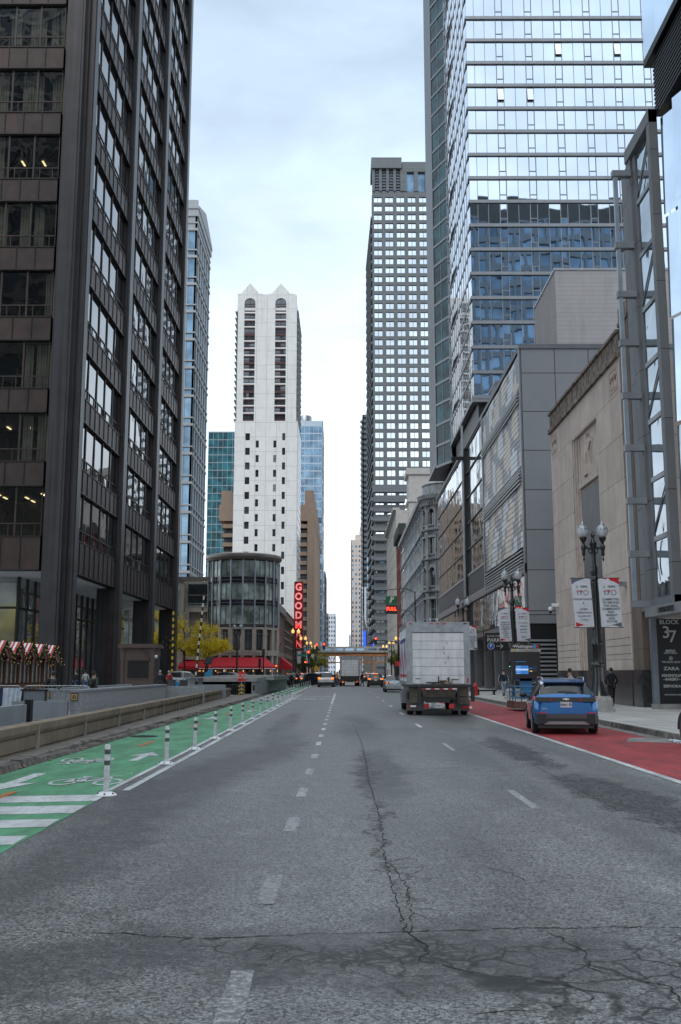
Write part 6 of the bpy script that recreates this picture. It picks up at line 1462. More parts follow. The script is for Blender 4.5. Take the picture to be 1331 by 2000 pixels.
# bike-share dock, info sign by the plaza tree
for i in range(9):
    x = -17.5 + i * .75; q = MB().box(x - .05, x + .05, 106, 106.3, .12, 1.0)
    solo('bike_dock', q.tube([(x + .2, 105.6, .45), (x + .2, 105.0, .45)], .3, 8), mat('line_blue', (.02, .32, .6)), 'blue share bike dock on the plaza, %s from the dark tower' % xs_ord[i], 'bike dock', (x, 106, .12), 'row of blue share bike docks')
ip = T('info_totem', 'light blue and white slanted information totem with a solar panel by the yellow tree', 'sign', (-13.9, 104, .12))
ip.part('board', MB().prism([(-14.3, 104, .12), (-13.5, 104, .12), (-13.4, 104, 2.2), (-14.2, 104, 1.6)], (0, .15, 0)), mat('totem_blue', (.05, .35, .6), .5)); ip.part('solar_panel', MB().hexa([(-14.3, 103.7, 2.5), (-13.5, 103.7, 2.5), (-13.3, 104.3, 3.2), (-14.1, 104.3, 3.2), (-14.3, 103.7, 2.56), (-13.5, 103.7, 2.56), (-13.3, 104.3, 3.26), (-14.1, 104.3, 3.26)]).tube([(-13.9, 104, 1.8), (-13.9, 104, 2.8)], .04, 6), M_dk)
# ------------------------------------------------------------------ vehicles
M_tyre = M_rub; M_rim = mat('alloy', (.32, .33, .35), .3, .9); M_cg = glass('car_glass', (.012, .016, .018), 0, .03, 1.6, 0, var=.1)
M_tail = mat('tail_lamp_red', (.45, .006, .008), .15); E_tail = emit('brake_light', (1, .07, .02), 1.5); M_plate = mat('number_plate', (.62, .63, .66), .5); M_trim_b = mat('car_plastic', (.02, .021, .023), .5)
def paintm(name, c, metal=.35): return mat(name, c, .22, metal, 1.5, var=.04, coat=1.)
def lerp(a, b, t): return a + (b - a) * t
def cat(p0, p1, p2, p3, t): return .5 * (2 * p1 + (p2 - p0) * t + (2 * p0 - 5 * p1 + 4 * p2 - p3) * t * t + (3 * p1 - p0 - 3 * p2 + p3) * t ** 3)
def car(name, label, m_body, L=4.1, W=1.78, H=1.60, kind='suv', tail='suv', lit=False, detail=False):
    """local metres: rear bumper at y=0, nose at y=L, wheels on z=0"""
    t = T(name, label, 'car', (0, 0, 0)); hw = W / 2
    zb = .92 if kind == 'suv' else .86
    if kind == 'suv':
        st = [(0.0, .80, .42, zb - .16, .72, zb - .05), (.05, .93, .32, zb, .80, zb + .08), (.14, .98, .26, zb + .08, .80, zb + .17), (.48, 1.0, .24, zb + .10, .66, H - .10), (.80, 1.0, .24, zb + .08, .66, H - .03),
              (1.3, 1.0, .24, zb + .05, .68, H), (1.9, 1.0, .24, zb + .03, .69, H), (2.4, 1.0, .24, zb + .02, .68, H - .04), (2.75, 1.0, .24, zb, .66, H - .12), (3.35, .99, .24, zb - .01, .70, zb + .10), (3.75, .96, .26, zb - .1, .66, zb - .02), (L - .08, .86, .32, zb - .28, .6, zb - .2), (L, .75, .4, .58, .5, .62)]
        hatch = (2, 3); gl = (3, 8); ws = 8
    else:
        st = [(0.0, .82, .42, zb - .18, .72, zb - .1), (.06, .94, .34, zb + .0, .8, zb + .08), (.2, .98, .26, zb + .06, .78, zb + .11), (.75, 1.0, .24, zb + .06, .74, zb + .14), (1.35, 1.0, .24, zb + .06, .60, H - .06), (1.75, 1.0, .24, zb + .04, .62, H),
              (2.3, 1.0, .24, zb + .02, .63, H), (2.75, 1.0, .24, zb, .62, H - .07), (3.35, .99, .24, zb - .01, .70, zb + .08), (3.9, .97, .26, zb - .08, .68, zb), (L - .1, .86, .32, zb - .28, .6, zb - .22), (L, .75, .4, .55, .5, .6)]
        hatch = (3, 4); gl = (4, 7); ws = 7
    def prof(s_):
        y, w, z0, zbt, wt, zt = s_; w *= hw; wt *= hw; zm = lerp(z0, zbt, .55)
        sh_ = zt > zbt + .25
        return [(0, z0), (w * .86, z0), (w * .97, z0 + .08), (w, zm), (w * .985, lerp(zm, zbt, .6)), (w * .95, zbt), (lerp(w * .93, wt, .85), lerp(zbt, zt, .82)), (wt * .92, zt - .015), (wt * .5, zt + .012), (0, zt + .02)], y
    P = [prof(s_) for s_ in st]; n = 10
    parts = {'body': MB(), 'rear_window': MB(), 'side_window': MB(), 'windscreen': MB()}
    def pt(i, j, s_): (x, z) = P[i][0][j]; return (x * s_, P[i][1], z)
    for i in range(len(P) - 1):
        for j in range(n - 1):
            for s_ in (-1, 1):
                k = 'body'
                if i == hatch[0] and j >= (5 if kind == 'suv' else 6): k = 'rear_window'
                elif i == ws and j >= 6: k = 'windscreen'
                elif gl[0] <= i < gl[1] + 1 and j == 5 and i != len(P): k = 'side_window'
                q = [pt(i, j, s_), pt(i, j + 1, s_), pt(i + 1, j + 1, s_), pt(i + 1, j, s_)]
                if s_ < 0: q.reverse()
                parts[k].face(q, 0)
    for e, rev in ((0, False), (len(P) - 1, True)):
        pr = [pt(e, j, 1) for j in range(n)] + [pt(e, j, -1) for j in range(n - 2, 0, -1)]
        parts['body'].face(pr[::-1] if rev else pr)
    def weld(mb):
        d, v, mp = {}, [], []
        for p in mb.v:
            k = tuple(round(c, 4) for c in p)
            if k not in d: d[k] = len(v); v.append(p)
            mp.append(d[k])
        mb.v = v; fs = []; ms = []
        for f, m_ in zip(mb.f, mb.m):
            g = []
            for i in f:
                if mp[i] not in g: g.append(mp[i])
            if len(g) > 2: fs.append(g); ms.append(m_)
        mb.f, mb.m = fs, ms; return mb
    t.part('body', weld(parts['body']), m_body, smooth=42, local=True)
    for k in ('rear_window', 'side_window', 'windscreen'): t.part(k, weld(parts[k]), M_cg, smooth=42, local=True)
    # pillars over the side glass
    pl = MB()
    for i in (gl[0] + 0, gl[0] + (3 if kind == 'suv' else 2)):
        for s_ in (-1, 1):
            a, b_ = Vector(pt(i, 5, s_)), Vector(pt(i, 6, s_)); o = Vector((s_ * .006, 0, 0)); w_ = Vector((0, .05, 0))
            pl.face([a + o - w_, a + o + w_, b_ + o + w_, b_ + o - w_])
    t.part('pillar', pl, m_body if not detail else M_blk, local=True)
    wr = .34; wb = (.78, L - .82)
    for y in wb:
        for s_ in (-1, 1):
            x = s_ * (hw - .11)
            wm = MB().lathe(0, 0, [(.2, -.11), (wr - .03, -.11), (wr, -.07), (wr, .07), (wr - .03, .11), (.22, .11)], 24, 0).xf(Matrix.Translation((x, y, wr)) @ Matrix.Rotation(R(90), 4, 'Y'))
            o = t.part('wheel', wm, M_tyre, smooth=40, local=True)
            rm = MB()
            xo = s_ * .085
            for q in range(5 if detail else 5):
                a = q * 2 * math.pi / 5; ca, sa = math.cos(a), math.sin(a)
                rm.hexa([(x + xo, y + ca * .03 - sa * .04, wr + sa * .03 + ca * .04), (x + xo, y + ca * .03 + sa * .04, wr + sa * .03 - ca * .04), (x + xo, y + ca * .23 + sa * .055, wr + sa * .23 - ca * .055), (x + xo, y + ca * .23 - sa * .055, wr + sa * .23 + ca * .055),
                         (x + xo + s_ * .03, y + ca * .03 - sa * .04, wr + sa * .03 + ca * .04), (x + xo + s_ * .03, y + ca * .03 + sa * .04, wr + sa * .03 - ca * .04), (x + xo + s_ * .02, y + ca * .23 + sa * .055, wr + sa * .23 - ca * .055), (x + xo + s_ * .02, y + ca * .23 - sa * .055, wr + sa * .23 + ca * .055)])
            rm.add(MB().lathe(0, 0, [(.21, 0), (.245, 0), (.245, .03), (.22, .03)], 24).xf(Matrix.Translation((x + xo, y, wr)) @ Matrix.Rotation(R(90 * s_), 4, 'Y')))
            t.part('rim', rm, M_rim, parent=o, local=True)
            ar_ = MB(); N = 14
            for q in range(N):
                a0, a1 = math.pi * q / N, math.pi * (q + 1) / N
                ar_.face([(s_ * (hw + .006), y + r * math.cos(a), wr - .02 + r * math.sin(a)) for r, a in ((.36, a0), (.43, a0), (.43, a1), (.36, a1))])
                ar_.face([(s_ * (hw + .003), y + r * math.cos(a), wr - .02 + r * math.sin(a)) for r, a in ((.0, a0), (.37, a0), (.37, a1), (0, a1))])
            t.part('wheel_arch', ar_, M_trim_b if kind == 'suv' else M_blk, local=True)
    t.part('underbody', MB().box(-hw * .85, hw * .85, .25, L - .3, .16, .3), M_blk, local=True)
    for s_ in (-1, 1):
        mr = MB().ell((s_ * (hw + .12), L * .64, zb + .10), (.11, .07, .075), 8, 6).tube([(s_ * hw * .93, L * .64, zb + .06), (s_ * (hw + .1), L * .64, zb + .08)], .03, 6)
        t.part('door_mirror', mr, M_blk, smooth=40, local=True)
    TL = E_tail if lit else M_tail
    b = MB().hexa([(-hw * .86, -.05, .3), (hw * .86, -.05, .3), (hw * .95, .14, .3), (-hw * .95, .14, .3), (-hw * .86, -.06, .56), (hw * .86, -.06, .56), (hw * .96, .14, .56), (-hw * .96, .14, .56)])
    t.part('bumper', b, m_body if kind != 'suv' else M_trim_b, local=True)
    t.part('number_plate', MB().box(-.16, .16, -.075 if kind == 'suv' and not detail else -.02, .03, .74, .89) if kind == 'suv' else MB().box(-.16, .16, -.02, .03, .66, .8), M_plate, local=True)
    return t, hw, zb, TL
# blue compact SUV, nearest vehicle
M_blue = paintm('metallic_blue', (.002, .11, .33), .6)
t, hw, zb, TL = car('blue_suv', 'blue compact SUV pulled in along the red bus lane by the kerb', M_blue, 4.15, 1.80, 1.52, 'suv', detail=True)
for s_ in (-1, 1):
    t.part('tail_lamp', MB().hexa([(s_ * .38, -.035, zb + .0), (s_ * hw * .90, .03, zb - .0), (s_ * hw * .985, .22, zb + .06), (s_ * hw * .9, .2, zb + .06), (s_ * .38, -.03, zb + .07), (s_ * hw * .88, .035, zb + .09), (s_ * hw * .99, .25, zb + .1), (s_ * hw * .9, .2, zb + .1)]), M_tail, local=True)
    t.part('reflector', MB().box(min(s_ * .55, s_ * .80), max(s_ * .55, s_ * .80), -.075, -.055, .58, .61), M_tail, local=True)
    t.part('roof_rail', MB().tube([(s_ * .56, .5, 1.46), (s_ * .58, .75, 1.55), (s_ * .6, 2.3, 1.555), (s_ * .58, 2.6, 1.5)], .018, 6), M_chrome, local=True)
t.part('garnish', MB().hexa([(-.80, -.03, zb - .03), (.80, -.03, zb - .03), (.84, .1, zb - .01), (-.84, .1, zb - .01), (-.78, -.025, zb + .085), (.78, -.025, zb + .085), (.82, .1, zb + .1), (-.82, .1, zb + .1)]), M_blk, local=True)
bdg = MB().box(-.09, .09, -.05, -.036, zb + .03, zb + .06).box(-.035, .035, -.053, -.037, zb + .015, zb + .075)
t.part('badge', bdg, M_chrome, local=True)
t.part('diffuser', MB().hexa([(-.62, -.075, .28), (.62, -.075, .28), (.62, .05, .26), (-.62, .05, .26), (-.48, -.082, .36), (.48, -.082, .36), (.48, .05, .36), (-.48, .05, .36)]).box(-.12, .12, -.09, -.07, .3, .335), mat('silver_plastic', (.27, .28, .3), .4, .4), local=True)
t.part('lower_trim', MB().box(-.55, .55, -.072, -.05, .44, .565), mat('grey_plastic', (.055, .058, .062), .5), local=True)
o = text(t.e, '50061 EV', (0, -.03, .81), .085, mat('plate_text', (.03, .05, .12), .5), '-y', .002, .002, origin=(0, 0, 0))
t.part('plate_sticker', MB().box(.11, .14, -.026, -.021, .86, .88), M_red, local=True)
wp = MB().tube([(0, .12, 1.12), (.12, .14, 1.15), (.32, .15, 1.14)], .012, 5).hexa([(-.2, .17, 1.14), (.2, .17, 1.14), (.18, .2, 1.17), (-.18, .2, 1.17), (-.2, .165, 1.155), (.2, .165, 1.155), (.18, .195, 1.185), (-.18, .195, 1.185)])
t.part('wiper', wp, M_blk, local=True)
t.part('spoiler', MB().hexa([(-.56, .36, 1.395), (.56, .36, 1.395), (.6, .62, 1.46), (-.6, .62, 1.46), (-.54, .35, 1.43), (.54, .35, 1.43), (.58, .62, 1.5), (-.58, .62, 1.5)]), M_blue, local=True)
t.part('aerial', MB().hexa([(-.02, .8, 1.5), (.02, .8, 1.5), (.01, 1.0, 1.5), (-.01, 1.0, 1.5), (-.008, .8, 1.58), (.008, .8, 1.58), (.006, .9, 1.53), (-.006, .9, 1.53)]), M_blue, local=True)
text(t.e, 'BOLT', (-.58, -.012, .70), .06, M_chrome, '-y', .002, origin=(0, 0, 0))
t.e.location = (6.18, 28.0, .004); t.e.rotation_euler.z = R(-7)
# silver saloon, black hatch, pale SUV further on
t, hw, zb, TL = car('silver_car', 'silver saloon car left of the big box truck with one amber lamp lit', paintm('silver_paint', (.33, .37, .40), .5), 4.5, 1.8, 1.45, 'saloon')
for s_ in (-1, 1):
    o = t.part('tail_lamp', MB().hexa([(s_ * .5, -.03, .72), (s_ * .80, .0, .72), (s_ * .86, .2, .74), (s_ * .7, .1, .74), (s_ * .5, -.03, .88), (s_ * .80, .02, .9), (s_ * .86, .22, .9), (s_ * .7, .1, .9)]), M_tail, local=True)
    t.part('lamp_glow', MB().box(min(s_ * .62, s_ * .74), max(s_ * .62, s_ * .74), -.045, -.031, .76, .83), E_so, parent=o, local=True)
t.e.location = (4.55, 87, 0)
t, hw, zb, TL = car('black_car', 'black hatchback with orange lit tail lamps in the middle lane', paintm('black_car_paint', (.012, .015, .022), .3), 4.4, 1.86, 1.62, 'suv', lit=True)
for s_ in (-1, 1): t.part('tail_lamp', MB().box(min(s_ * .56, s_ * .86), max(s_ * .56, s_ * .86), -.05, .05, .86, 1.0), E_so, local=True)
t.part('brake_strip', MB().box(-.3, .3, .36, .4, 1.5, 1.55).box(-.2, .2, .09, .12, 1.14, 1.17), E_so, local=True)
t.e.location = (3.86, 117, 0)
t, hw, zb, TL = car('white_suv', 'white SUV with orange lamps in the left lane past the posts', paintm('pearl_paint', (.50, .53, .54), .1), 4.6, 1.95, 1.72, 'suv', lit=True)
for s_ in (-1, 1): t.part('tail_lamp', MB().box(min(s_ * .62, s_ * .92), max(s_ * .62, s_ * .92), -.05, .05, .9, 1.12), E_so, local=True)
t.e.location = (-1.9, 117, 0)
black_root = bpy.data.objects['black_car']; white_root = bpy.data.objects['white_suv']; silver_root = bpy.data.objects['silver_car']
for src, x, y, rz, lb in ((black_root, -5.4, 126, -62, 'dark SUV turning across the end of the green lane'), (black_root, -7.6, 133, -75, 'dark car behind the turning SUV at the crossing'), (white_root, -4.4, 140, -80, 'pale car crossing the junction behind the dark SUVs'),
                          (white_root, 1.6, 190, 0, 'small white van like car beyond the crossing right of the far truck'), (silver_root, -2.3, 176, 0, 'small silver car beyond the crossing left of the far truck'), (silver_root, -4.2, 205, 0, 'tiny silver car parked along the far left kerb'), (black_root, 4.4, 172, 0, 'tiny dark car ahead of the black hatchback'),
                          (white_root, -3.4, 235, 0, 'tiny white car just before the bridge'), (silver_root, 6.3, 212, 0, 'tiny silver car far along the right kerb'), (white_root, -20.5, 118, -85, 'white van parked on the side street behind the guard booth'), (black_root, -15.5, 122, -90, 'dark car parked in front of the red awning')):
    e = dup(src, (x, y, .12 if x < -10 else 0), R(rz), lb); e.name = 'parked_car' if 'parked' in lb else 'passing_car'
t, hw, zb, TL = car('red_car', 'sliver of a dark red car at the right edge of the photo', paintm('dark_red_paint', (.22, .012, .02), .2), 4.5, 1.85, 1.5, 'suv'); t.e.location = (8.87, 20.0, .05)
# ------------------------------------------------------------------ box trucks
M_box = mat('truck_box_white', (.74, .76, .78), .45, .1, var=.14, vs=2, streak=.4, streak_s=(3, 3, .3)); M_bxf = mat('truck_frame_alu', (.30, .32, .34), .4, .6, var=.2, vs=4); M_tgr = mat('liftgate_grey', (.10, .085, .07), .6, .2, var=.35, vs=5)
def truck(label, detail):
    t = T('box_truck', label, 'truck', (0, 0, 0)); W, Z0, Z1, L = 2.56, 1.22, 3.66, 6.2; h = W / 2
    b = MB().box(-h + .02, h - .02, .06, L, Z0, Z1 - .02)
    t.part('box', b, M_box, local=True)
    f = MB().box(-h, -h + .24, -.02, .1, Z0, Z1).box(h - .24, h, -.02, .1, Z0, Z1).box(-h + .24, h - .24, -.02, .1, Z1 - .36, Z1).box(-h, h, -.03, L, Z1 + .003, Z1 + .05).box(-h - .01, -h + .02, .1, L, Z0 - .02, Z0 + .12).box(-h - .01, -h + .02, .1, L, Z1 - .14, Z1).box(h - .02, h + .01, .1, L, Z0 - .02, Z0 + .12)
    t.part('door_frame', f, M_bxf, local=True)
    d = MB(); n = 6; zz = Z1 - .37
    for k in range(n): d.box(-h + .245, h - .245, .0, .055, Z0 + .03 + (zz - Z0 - .03) * k / n, Z0 + .03 + (zz - Z0 - .03) * (k + 1) / n - .012)
    t.part('roller_door', d, M_box, local=True)
    t.part('door_joint', MB().box(-h + .25, h - .25, .03, .057, Z0 + .04, zz).box(-h + .24, h - .24, -.015, .0, zz - .015, zz + .015), M_dk, local=True)
    if detail:
        text(t.e, '14', (0, -.025, Z1 - .17), .1, M_dk, '-y', .002, origin=(0, 0, 0))
        for x, c in ((-1.1, 0), (-.25, 1), (0, 1), (.25, 1), (1.1, 1)): t.part('marker_lamp', MB().box(x - .07, x + .07, -.04, -.021, Z1 - .045, Z1 - .0), M_tail if c != 1 or abs(x) < .5 else M_dk, local=True)
        st_ = MB()
        for k in range(5): a = rnd.uniform(-.3, .6); st_.box(.25 + a * .3, .28 + a * .3, -.003, -.0005, Z0 + .8 + .2 * k, Z0 + .9 + .2 * k)
        st_.box(-.92, -.72, -.003, -.0005, Z0 + .2, Z0 + .25)
        t.part('scuff', st_, mat('scuff_grey', (.2, .19, .18), .7), local=True)
        t.part('hinge', MB().box(-h - .01, -h + .1, -.035, -.021, Z0 + .4, Z0 + .5).box(-h - .01, -h + .1, -.035, -.021, Z0 + 1.6, Z0 + 1.7), M_bxf, local=True)
        t.part('pull_strap', MB().box(-.02, .02, -.06, -.001, Z0 + .05, Z0 + .32).box(-.5, .5, -.02, .0, Z0 + .06, Z0 + .1), M_dk, local=True)
        t.part('latch', MB().box(h - .18, h - .1, -.05, -.02, Z0 + .55, Z0 + .75).box(h - .16, h - .12, -.05, -.02, Z0 + .75, Z0 + 1.5), M_bxf, local=True)
        t.part('side_reflector', MB().box(h - .14, h - .08, -.04, -.021, Z0 + .06, Z0 + .25), M_tail, local=True)
        # odds and ends on the tail board
        q = MB().box(.05, .32, -.22, -.06, Z0 + .03, Z0 + .16).box(.36, .42, -.2, -.1, Z0 + .03, Z0 + .24).tube([(-.3, -.18, Z0 + .05), (.0, -.15, Z0 + .08)], .03, 6).box(.5, .78, -.2, -.14, Z0 + .17, Z0 + .21).box(.48, .54, -.2, -.1, Z0 + .03, Z0 + .16, 1).box(.22, .4, -.25, -.2, Z0 + .03, Z0 + .1, 1).tube([(.34, -.16, Z0 + .2), (.42, -.16, Z0 + .26)], .045, 6)
        t.part('tail_board_latch', q, [mat('rusty_brown', (.09, .05, .03), .8), mat('worn_cream', (.35, .3, .22), .7)], local=True)
        # blue, white and red painted side: broad rough shapes
        sd = MB()
        for k in range(14):
            y = .6 + k * .38; z = 2.1 + .5 * math.sin(k * 1.1); sd.prism([(-h - .001, y, z - .5), (-h - .001, y + .33, z - .2 * math.cos(k)), (-h - .001, y + .2, z + .5), (-h - .001, y + .05, z + .3)], (-.003, 0, 0), 0 if k % 3 else 1)
        sd.box(-h - .004, -h - .001, .4, 5.5, 1.5, 1.62, 1).box(-h - .004, -h - .001, .8, 5.0, 2.95, 3.1, 0)
        t.part('side_lettering', sd, [mat('logo_blue', (.03, .06, .22), .5), mat('logo_red', (.45, .03, .05), .5)], local=True)
    # tail lift folded under the box
    t.part('tail_lift', MB().box(-h - .02, h + .08, -.28, .05, Z0 - .1, Z0 - .0).box(-h + .45, -h + .56, -.22, -.05, .5, Z0 - .1).box(h - .56, h - .45, -.22, -.05, .5, Z0 - .1).box(-h + .56, h - .56, -.02, .05, .62, .72).box(h + .0, h + .13, -.2, -.0, .55, Z0 - .1), M_blk, local=True)
    q = MB().hexa([(-.62, -.18, .72), (.62, -.18, .72), (.62, -.12, .72), (-.62, -.12, .72), (-.72, -.28, 1.08), (.72, -.28, 1.08), (.72, -.22, 1.08), (-.72, -.22, 1.08)])
    q.box(-h + .1, -h + .44, -.1, -.05, .75, 1.08).box(h - .44, h - .1, -.1, -.05, .75, 1.08).box(-h + .1, -h + .44, -.1, -.05, .5, .74).box(h - .44, h - .1, -.1, -.05, .45, .72)
    t.part('lift_platform', q, M_tgr, local=True)
    if detail:
        rw = MB()
        for k in range(8): rw.box(-.7 + k * .175, -.7 + (k + 1) * .175, -.295, -.285, 1.02, 1.07, k % 2)
        rw.box(-h + .02, -h + .14, -.12, -.06, .33, .4).box(-h + .14, -h + .36, -.12, -.06, .33, .4, 1).box(h - .36, h - .08, -.12, -.06, .28, .35).box(h - .08, h + .02, -.12, -.06, .28, .35, 1)
        t.part('reflective_strip', rw, [M_tail, M_white], local=True)
        for x in (-.5, .5): t.part('tail_lamp', MB().box(x - .1, x + .1, -.1, -.02, .28, .46), M_tail if x < 0 else mat('tail_lamp_bright', (.6, .02, .03), .3), local=True)
        t.part('number_plate', MB().box(-.16, .16, -.1, -.06, .3, .46), M_plate, local=True)
        text(t.e, '10486 H', (0, -.105, .38), .09, M_btx, '-y', .001, origin=(0, 0, 0))
        t.part('tow_hook', MB().tube([(-.35, -.1, .48), (-.37, -.12, .36), (-.3, -.12, .28), (-.25, -.1, .36)], .02, 6), M_chrome, local=True)
        for s_ in (-1, 1): t.part('mud_flap', MB().box(s_ * .92 - .35, s_ * .92 + .35, .38, .4, .17, .62), mat('mud_flap', (.13, .125, .12), .8), local=True)
    else:
        for x in (-.85, .85): t.part('tail_lamp', MB().box(x - .13, x + .13, -.1, -.02, .45, .6), E_so, local=True)
    t.part('chassis', MB().box(-.45, .45, -.05, L + 1.4, .5, .62).box(-h + .1, h - .1, .1, L, Z0 - .14, Z0 - .01), M_blk, local=True)
    for y in (1.0, L + .8):
        for s_ in (-1, 1):
            xs = (s_ * (h - .18), s_ * (h - .54)) if y < 3 else (s_ * (h - .25),)
            for x in xs:
                wm = MB().lathe(0, 0, [(.2, -.12), (.42, -.13), (.46, -.09), (.46, .09), (.42, .13), (.2, .12)], 20).xf(Matrix.Translation((x, y, .46)) @ Matrix.Rotation(R(90), 4, 'Y'))
                o = t.part('wheel', wm, M_tyre, smooth=40, local=True)
                t.part('rim', MB().lathe(0, 0, [(.05, -.1), (.2, -.06), (.24, -.12)], 16).xf(Matrix.Translation((x, y, .46)) @ Matrix.Rotation(R(90 * s_), 4, 'Y')), M_bxf, parent=o, local=True)
    t.part('cab', MB().prism([(-1.1, L + .15, .55), (-1.1, L + 2.0, .55), (-1.1, L + 2.1, 1.3), (-1.1, L + 1.7, 2.35), (-1.1, L + .15, 2.4)], (2.2, 0, 0)), mat('cab_white', (.5, .52, .54), .3, coat=.5), local=True)
    t.part('cab_window', MB().box(-1.11, -1.102, L + .7, L + 1.6, 1.4, 2.2).box(1.102, 1.11, L + .7, L + 1.6, 1.4, 2.2), M_cg, local=True)
    t.part('side_step', MB().box(-h + .02, -h + .35, L - 1.6, L - .1, .35, .85), M_bxf, local=True)
    for s_ in (-1, 1): t.part('door_mirror', MB().box(s_ * 1.35 - .1, s_ * 1.35 + .1, L + 1.6, L + 1.66, 1.5, 2.0).tube([(s_ * 1.1, L + 1.6, 1.9), (s_ * 1.35, L + 1.6, 1.9)], .02, 5), M_blk, local=True)
    return t
tk = truck('white box truck with folded tail lift, the big one in the right lane', True); tk.e.location = (3.86, 40.5, 0); tk.e.rotation_euler.z = R(-.6)
tk2 = truck('distant white box truck with orange lamps in the middle of the street', False); tk2.e.location = (.95, 126, 0)
# ------------------------------------------------------------------ people (skinned skeletons; local metres, facing -Y, feet on z=0)
M_skin = mat('skin', (.42, .26, .19), .55, var=.05); M_hair = mat('dark_hair', (.02, .015, .012), .7); M_hairg = mat('grey_hair', (.35, .33, .31), .7)
def skinned(name, chains, m, parent, sub=1):
    V = []; E = []; RR_ = []; idx = {}
    def vid(p, r):
        k = tuple(round(c, 4) for c in p)
        if k not in idx: idx[k] = len(V); V.append(p); RR_.append(r)
        return idx[k]
    for ch in chains:
        for (p, r), (q, s_) in zip(ch, ch[1:]):
            a, b = vid(p, r), vid(q, s_)
            if a != b: E.append((a, b))
    me = bpy.data.meshes.new(name); me.from_pydata(V, E, []); me.materials.append(m)
    o = bpy.data.objects.new(name, me); COL.objects.link(o); o.parent = parent
    sk = o.modifiers.new('skin', 'SKIN'); sk.use_smooth_shade = True
    if not me.skin_vertices: 
        bm = bmesh.new(); bm.from_mesh(me); bm.verts.layers.skin.verify(); bm.to_mesh(me); bm.free()
    for i, r in enumerate(RR_): 
        rr = r if hasattr(r, '__len__') else (r, r); me.skin_vertices[0].data[i].radius = rr; me.skin_vertices[0].data[i].use_root = (i == 0)
    ss = o.modifiers.new('sub', 'SUBSURF'); ss.levels = sub; ss.render_levels = sub
    return o
def person(label, loc, rz, h=1.75, jacket=(.02, .03, .06), trousers=(.05, .07, .12), shoes=(.02, .02, .02), hair=None, step=.22, pose='walk', pack=None, stripe=False, long_coat=False, hat=None, hood=None, wheel=False, group='people on foot'):
    k = h / 1.75; t = T('person', label, 'person', loc, group, rz)
    S3 = lambda x, y, z: (x * k, y * k, z * k)
    hip = (0, 0, .93); ch = (0, 0, 1.33)
    legs = []
    for s_, f in ((-1, step), (1, -step)):
        kn = (s_ * .10, -f * .55 - .02, .50 if f > 0 else .49); an = (s_ * .10, -f * 1.0 + (.10 if f < 0 else 0), .10 if f > 0 else .14)
        legs.append((s_, [(S3(*hip), .13 * k), (S3(s_ * .10, 0, .88), .095 * k), (S3(*kn), .062 * k), (S3(*an), .045 * k)], an))
    arms = []
    for s_, f in ((-1, -step), (1, step)):
        if pose == 'stand': el, wr = (s_ * .27, .03, 1.12), (s_ * .22, -.12, .93)
        elif pose == 'pocket': el, wr = (s_ * .29, .06, 1.14), (s_ * .20, -.08, .98)
        else: el, wr = (s_ * .26, -f * .35 + .03, 1.13), (s_ * .25, -f * .9 - .04, .92)
        arms.append((s_, el, wr))
    body = [[(S3(0, 0, 1.48), .055 * k), (S3(0, -.01, 1.56), .07 * k), (S3(0, -.012, 1.63), (.078 * k, .092 * k)), (S3(0, -.005, 1.70), (.06 * k, .075 * k))],
            [(S3(0, -.01, 1.62), .08 * k), (S3(0, -.105, 1.605), .014 * k)],
            [(S3(0, 0, 1.48), .055 * k), (S3(0, 0, 1.38), .1 * k), (S3(0, 0, 1.1), .1 * k), (S3(*hip), .11 * k)]]
    for s_ in (-1, 1): body.append([(S3(0, -.012, 1.63), .08 * k), (S3(s_ * .088, .005, 1.61), .015 * k)])
    for s_, el, wr in arms:
        body.append([(S3(0, 0, 1.38), .1 * k), (S3(s_ * .17, 0, 1.40), .045 * k), (S3(*el), .038 * k), (S3(*wr), .026 * k), (S3(wr[0], wr[1] - .01, wr[2] - .06), (.036 * k, .016 * k))])
        pm_ = (wr[0], wr[1] - .01, wr[2] - .06)
        for q, (dx, l) in enumerate(((-.024, .068), (-.008, .078), (.008, .074), (.024, .058))):
            body.append([(S3(*pm_), .03 * k), (S3(pm_[0] + .2 * dx, pm_[1] + dx, pm_[2] - .04), .0095 * k), (S3(pm_[0] - s_ * .012, pm_[1] + dx * 1.1, pm_[2] - l), .0085 * k)])
        body.append([(S3(*pm_), .03 * k), (S3(pm_[0] - s_ * .01, pm_[1] - .04, pm_[2] + .005), .011 * k), (S3(pm_[0] - s_ * .02, pm_[1] - .055, pm_[2] - .03), .0095 * k)])
    for s_, c, an in legs: body.append([(c[0][0], .11 * k), (c[1][0], .08 * k), (c[2][0], .05 * k), (c[3][0], .035 * k)])
    # root the skin at the pelvis
    body = [body[2][::-1]] + body[:2] + body[3:]
    skinned('body', body, M_skin, t.e)
    jm = mat('cloth_%02d%02d%02d' % tuple(int(c * 99) for c in jacket), jacket, .85, var=.2, vs=6); tm = mat('cloth_%02d%02d%02d' % tuple(int(c * 99) for c in trousers), trousers, .85, var=.2, vs=6)
    jb = [[(S3(0, 0, .90 if not long_coat else .55), (.165 * k, .13 * k)), (S3(0, 0, 1.05), (.155 * k, .12 * k)), (S3(0, 0, 1.25), (.165 * k, .125 * k)), (S3(0, 0, 1.38), (.14 * k, .11 * k)), (S3(0, .0, 1.475), .075 * k)]]
    for s_, el, wr in arms: jb.append([(S3(0, 0, 1.38), .13 * k), (S3(s_ * .19, 0, 1.385), .072 * k), (S3(*el), .058 * k), (S3(*wr), .045 * k)])
    o = skinned('jacket', jb, jm, t.e)
    skinned('trousers', [[(c[0][0], (.14 * k, .115 * k)), (c[1][0], .1 * k), (c[2][0], .075 * k), (c[3][0], .058 * k)] for s_, c, an in legs], tm, t.e)
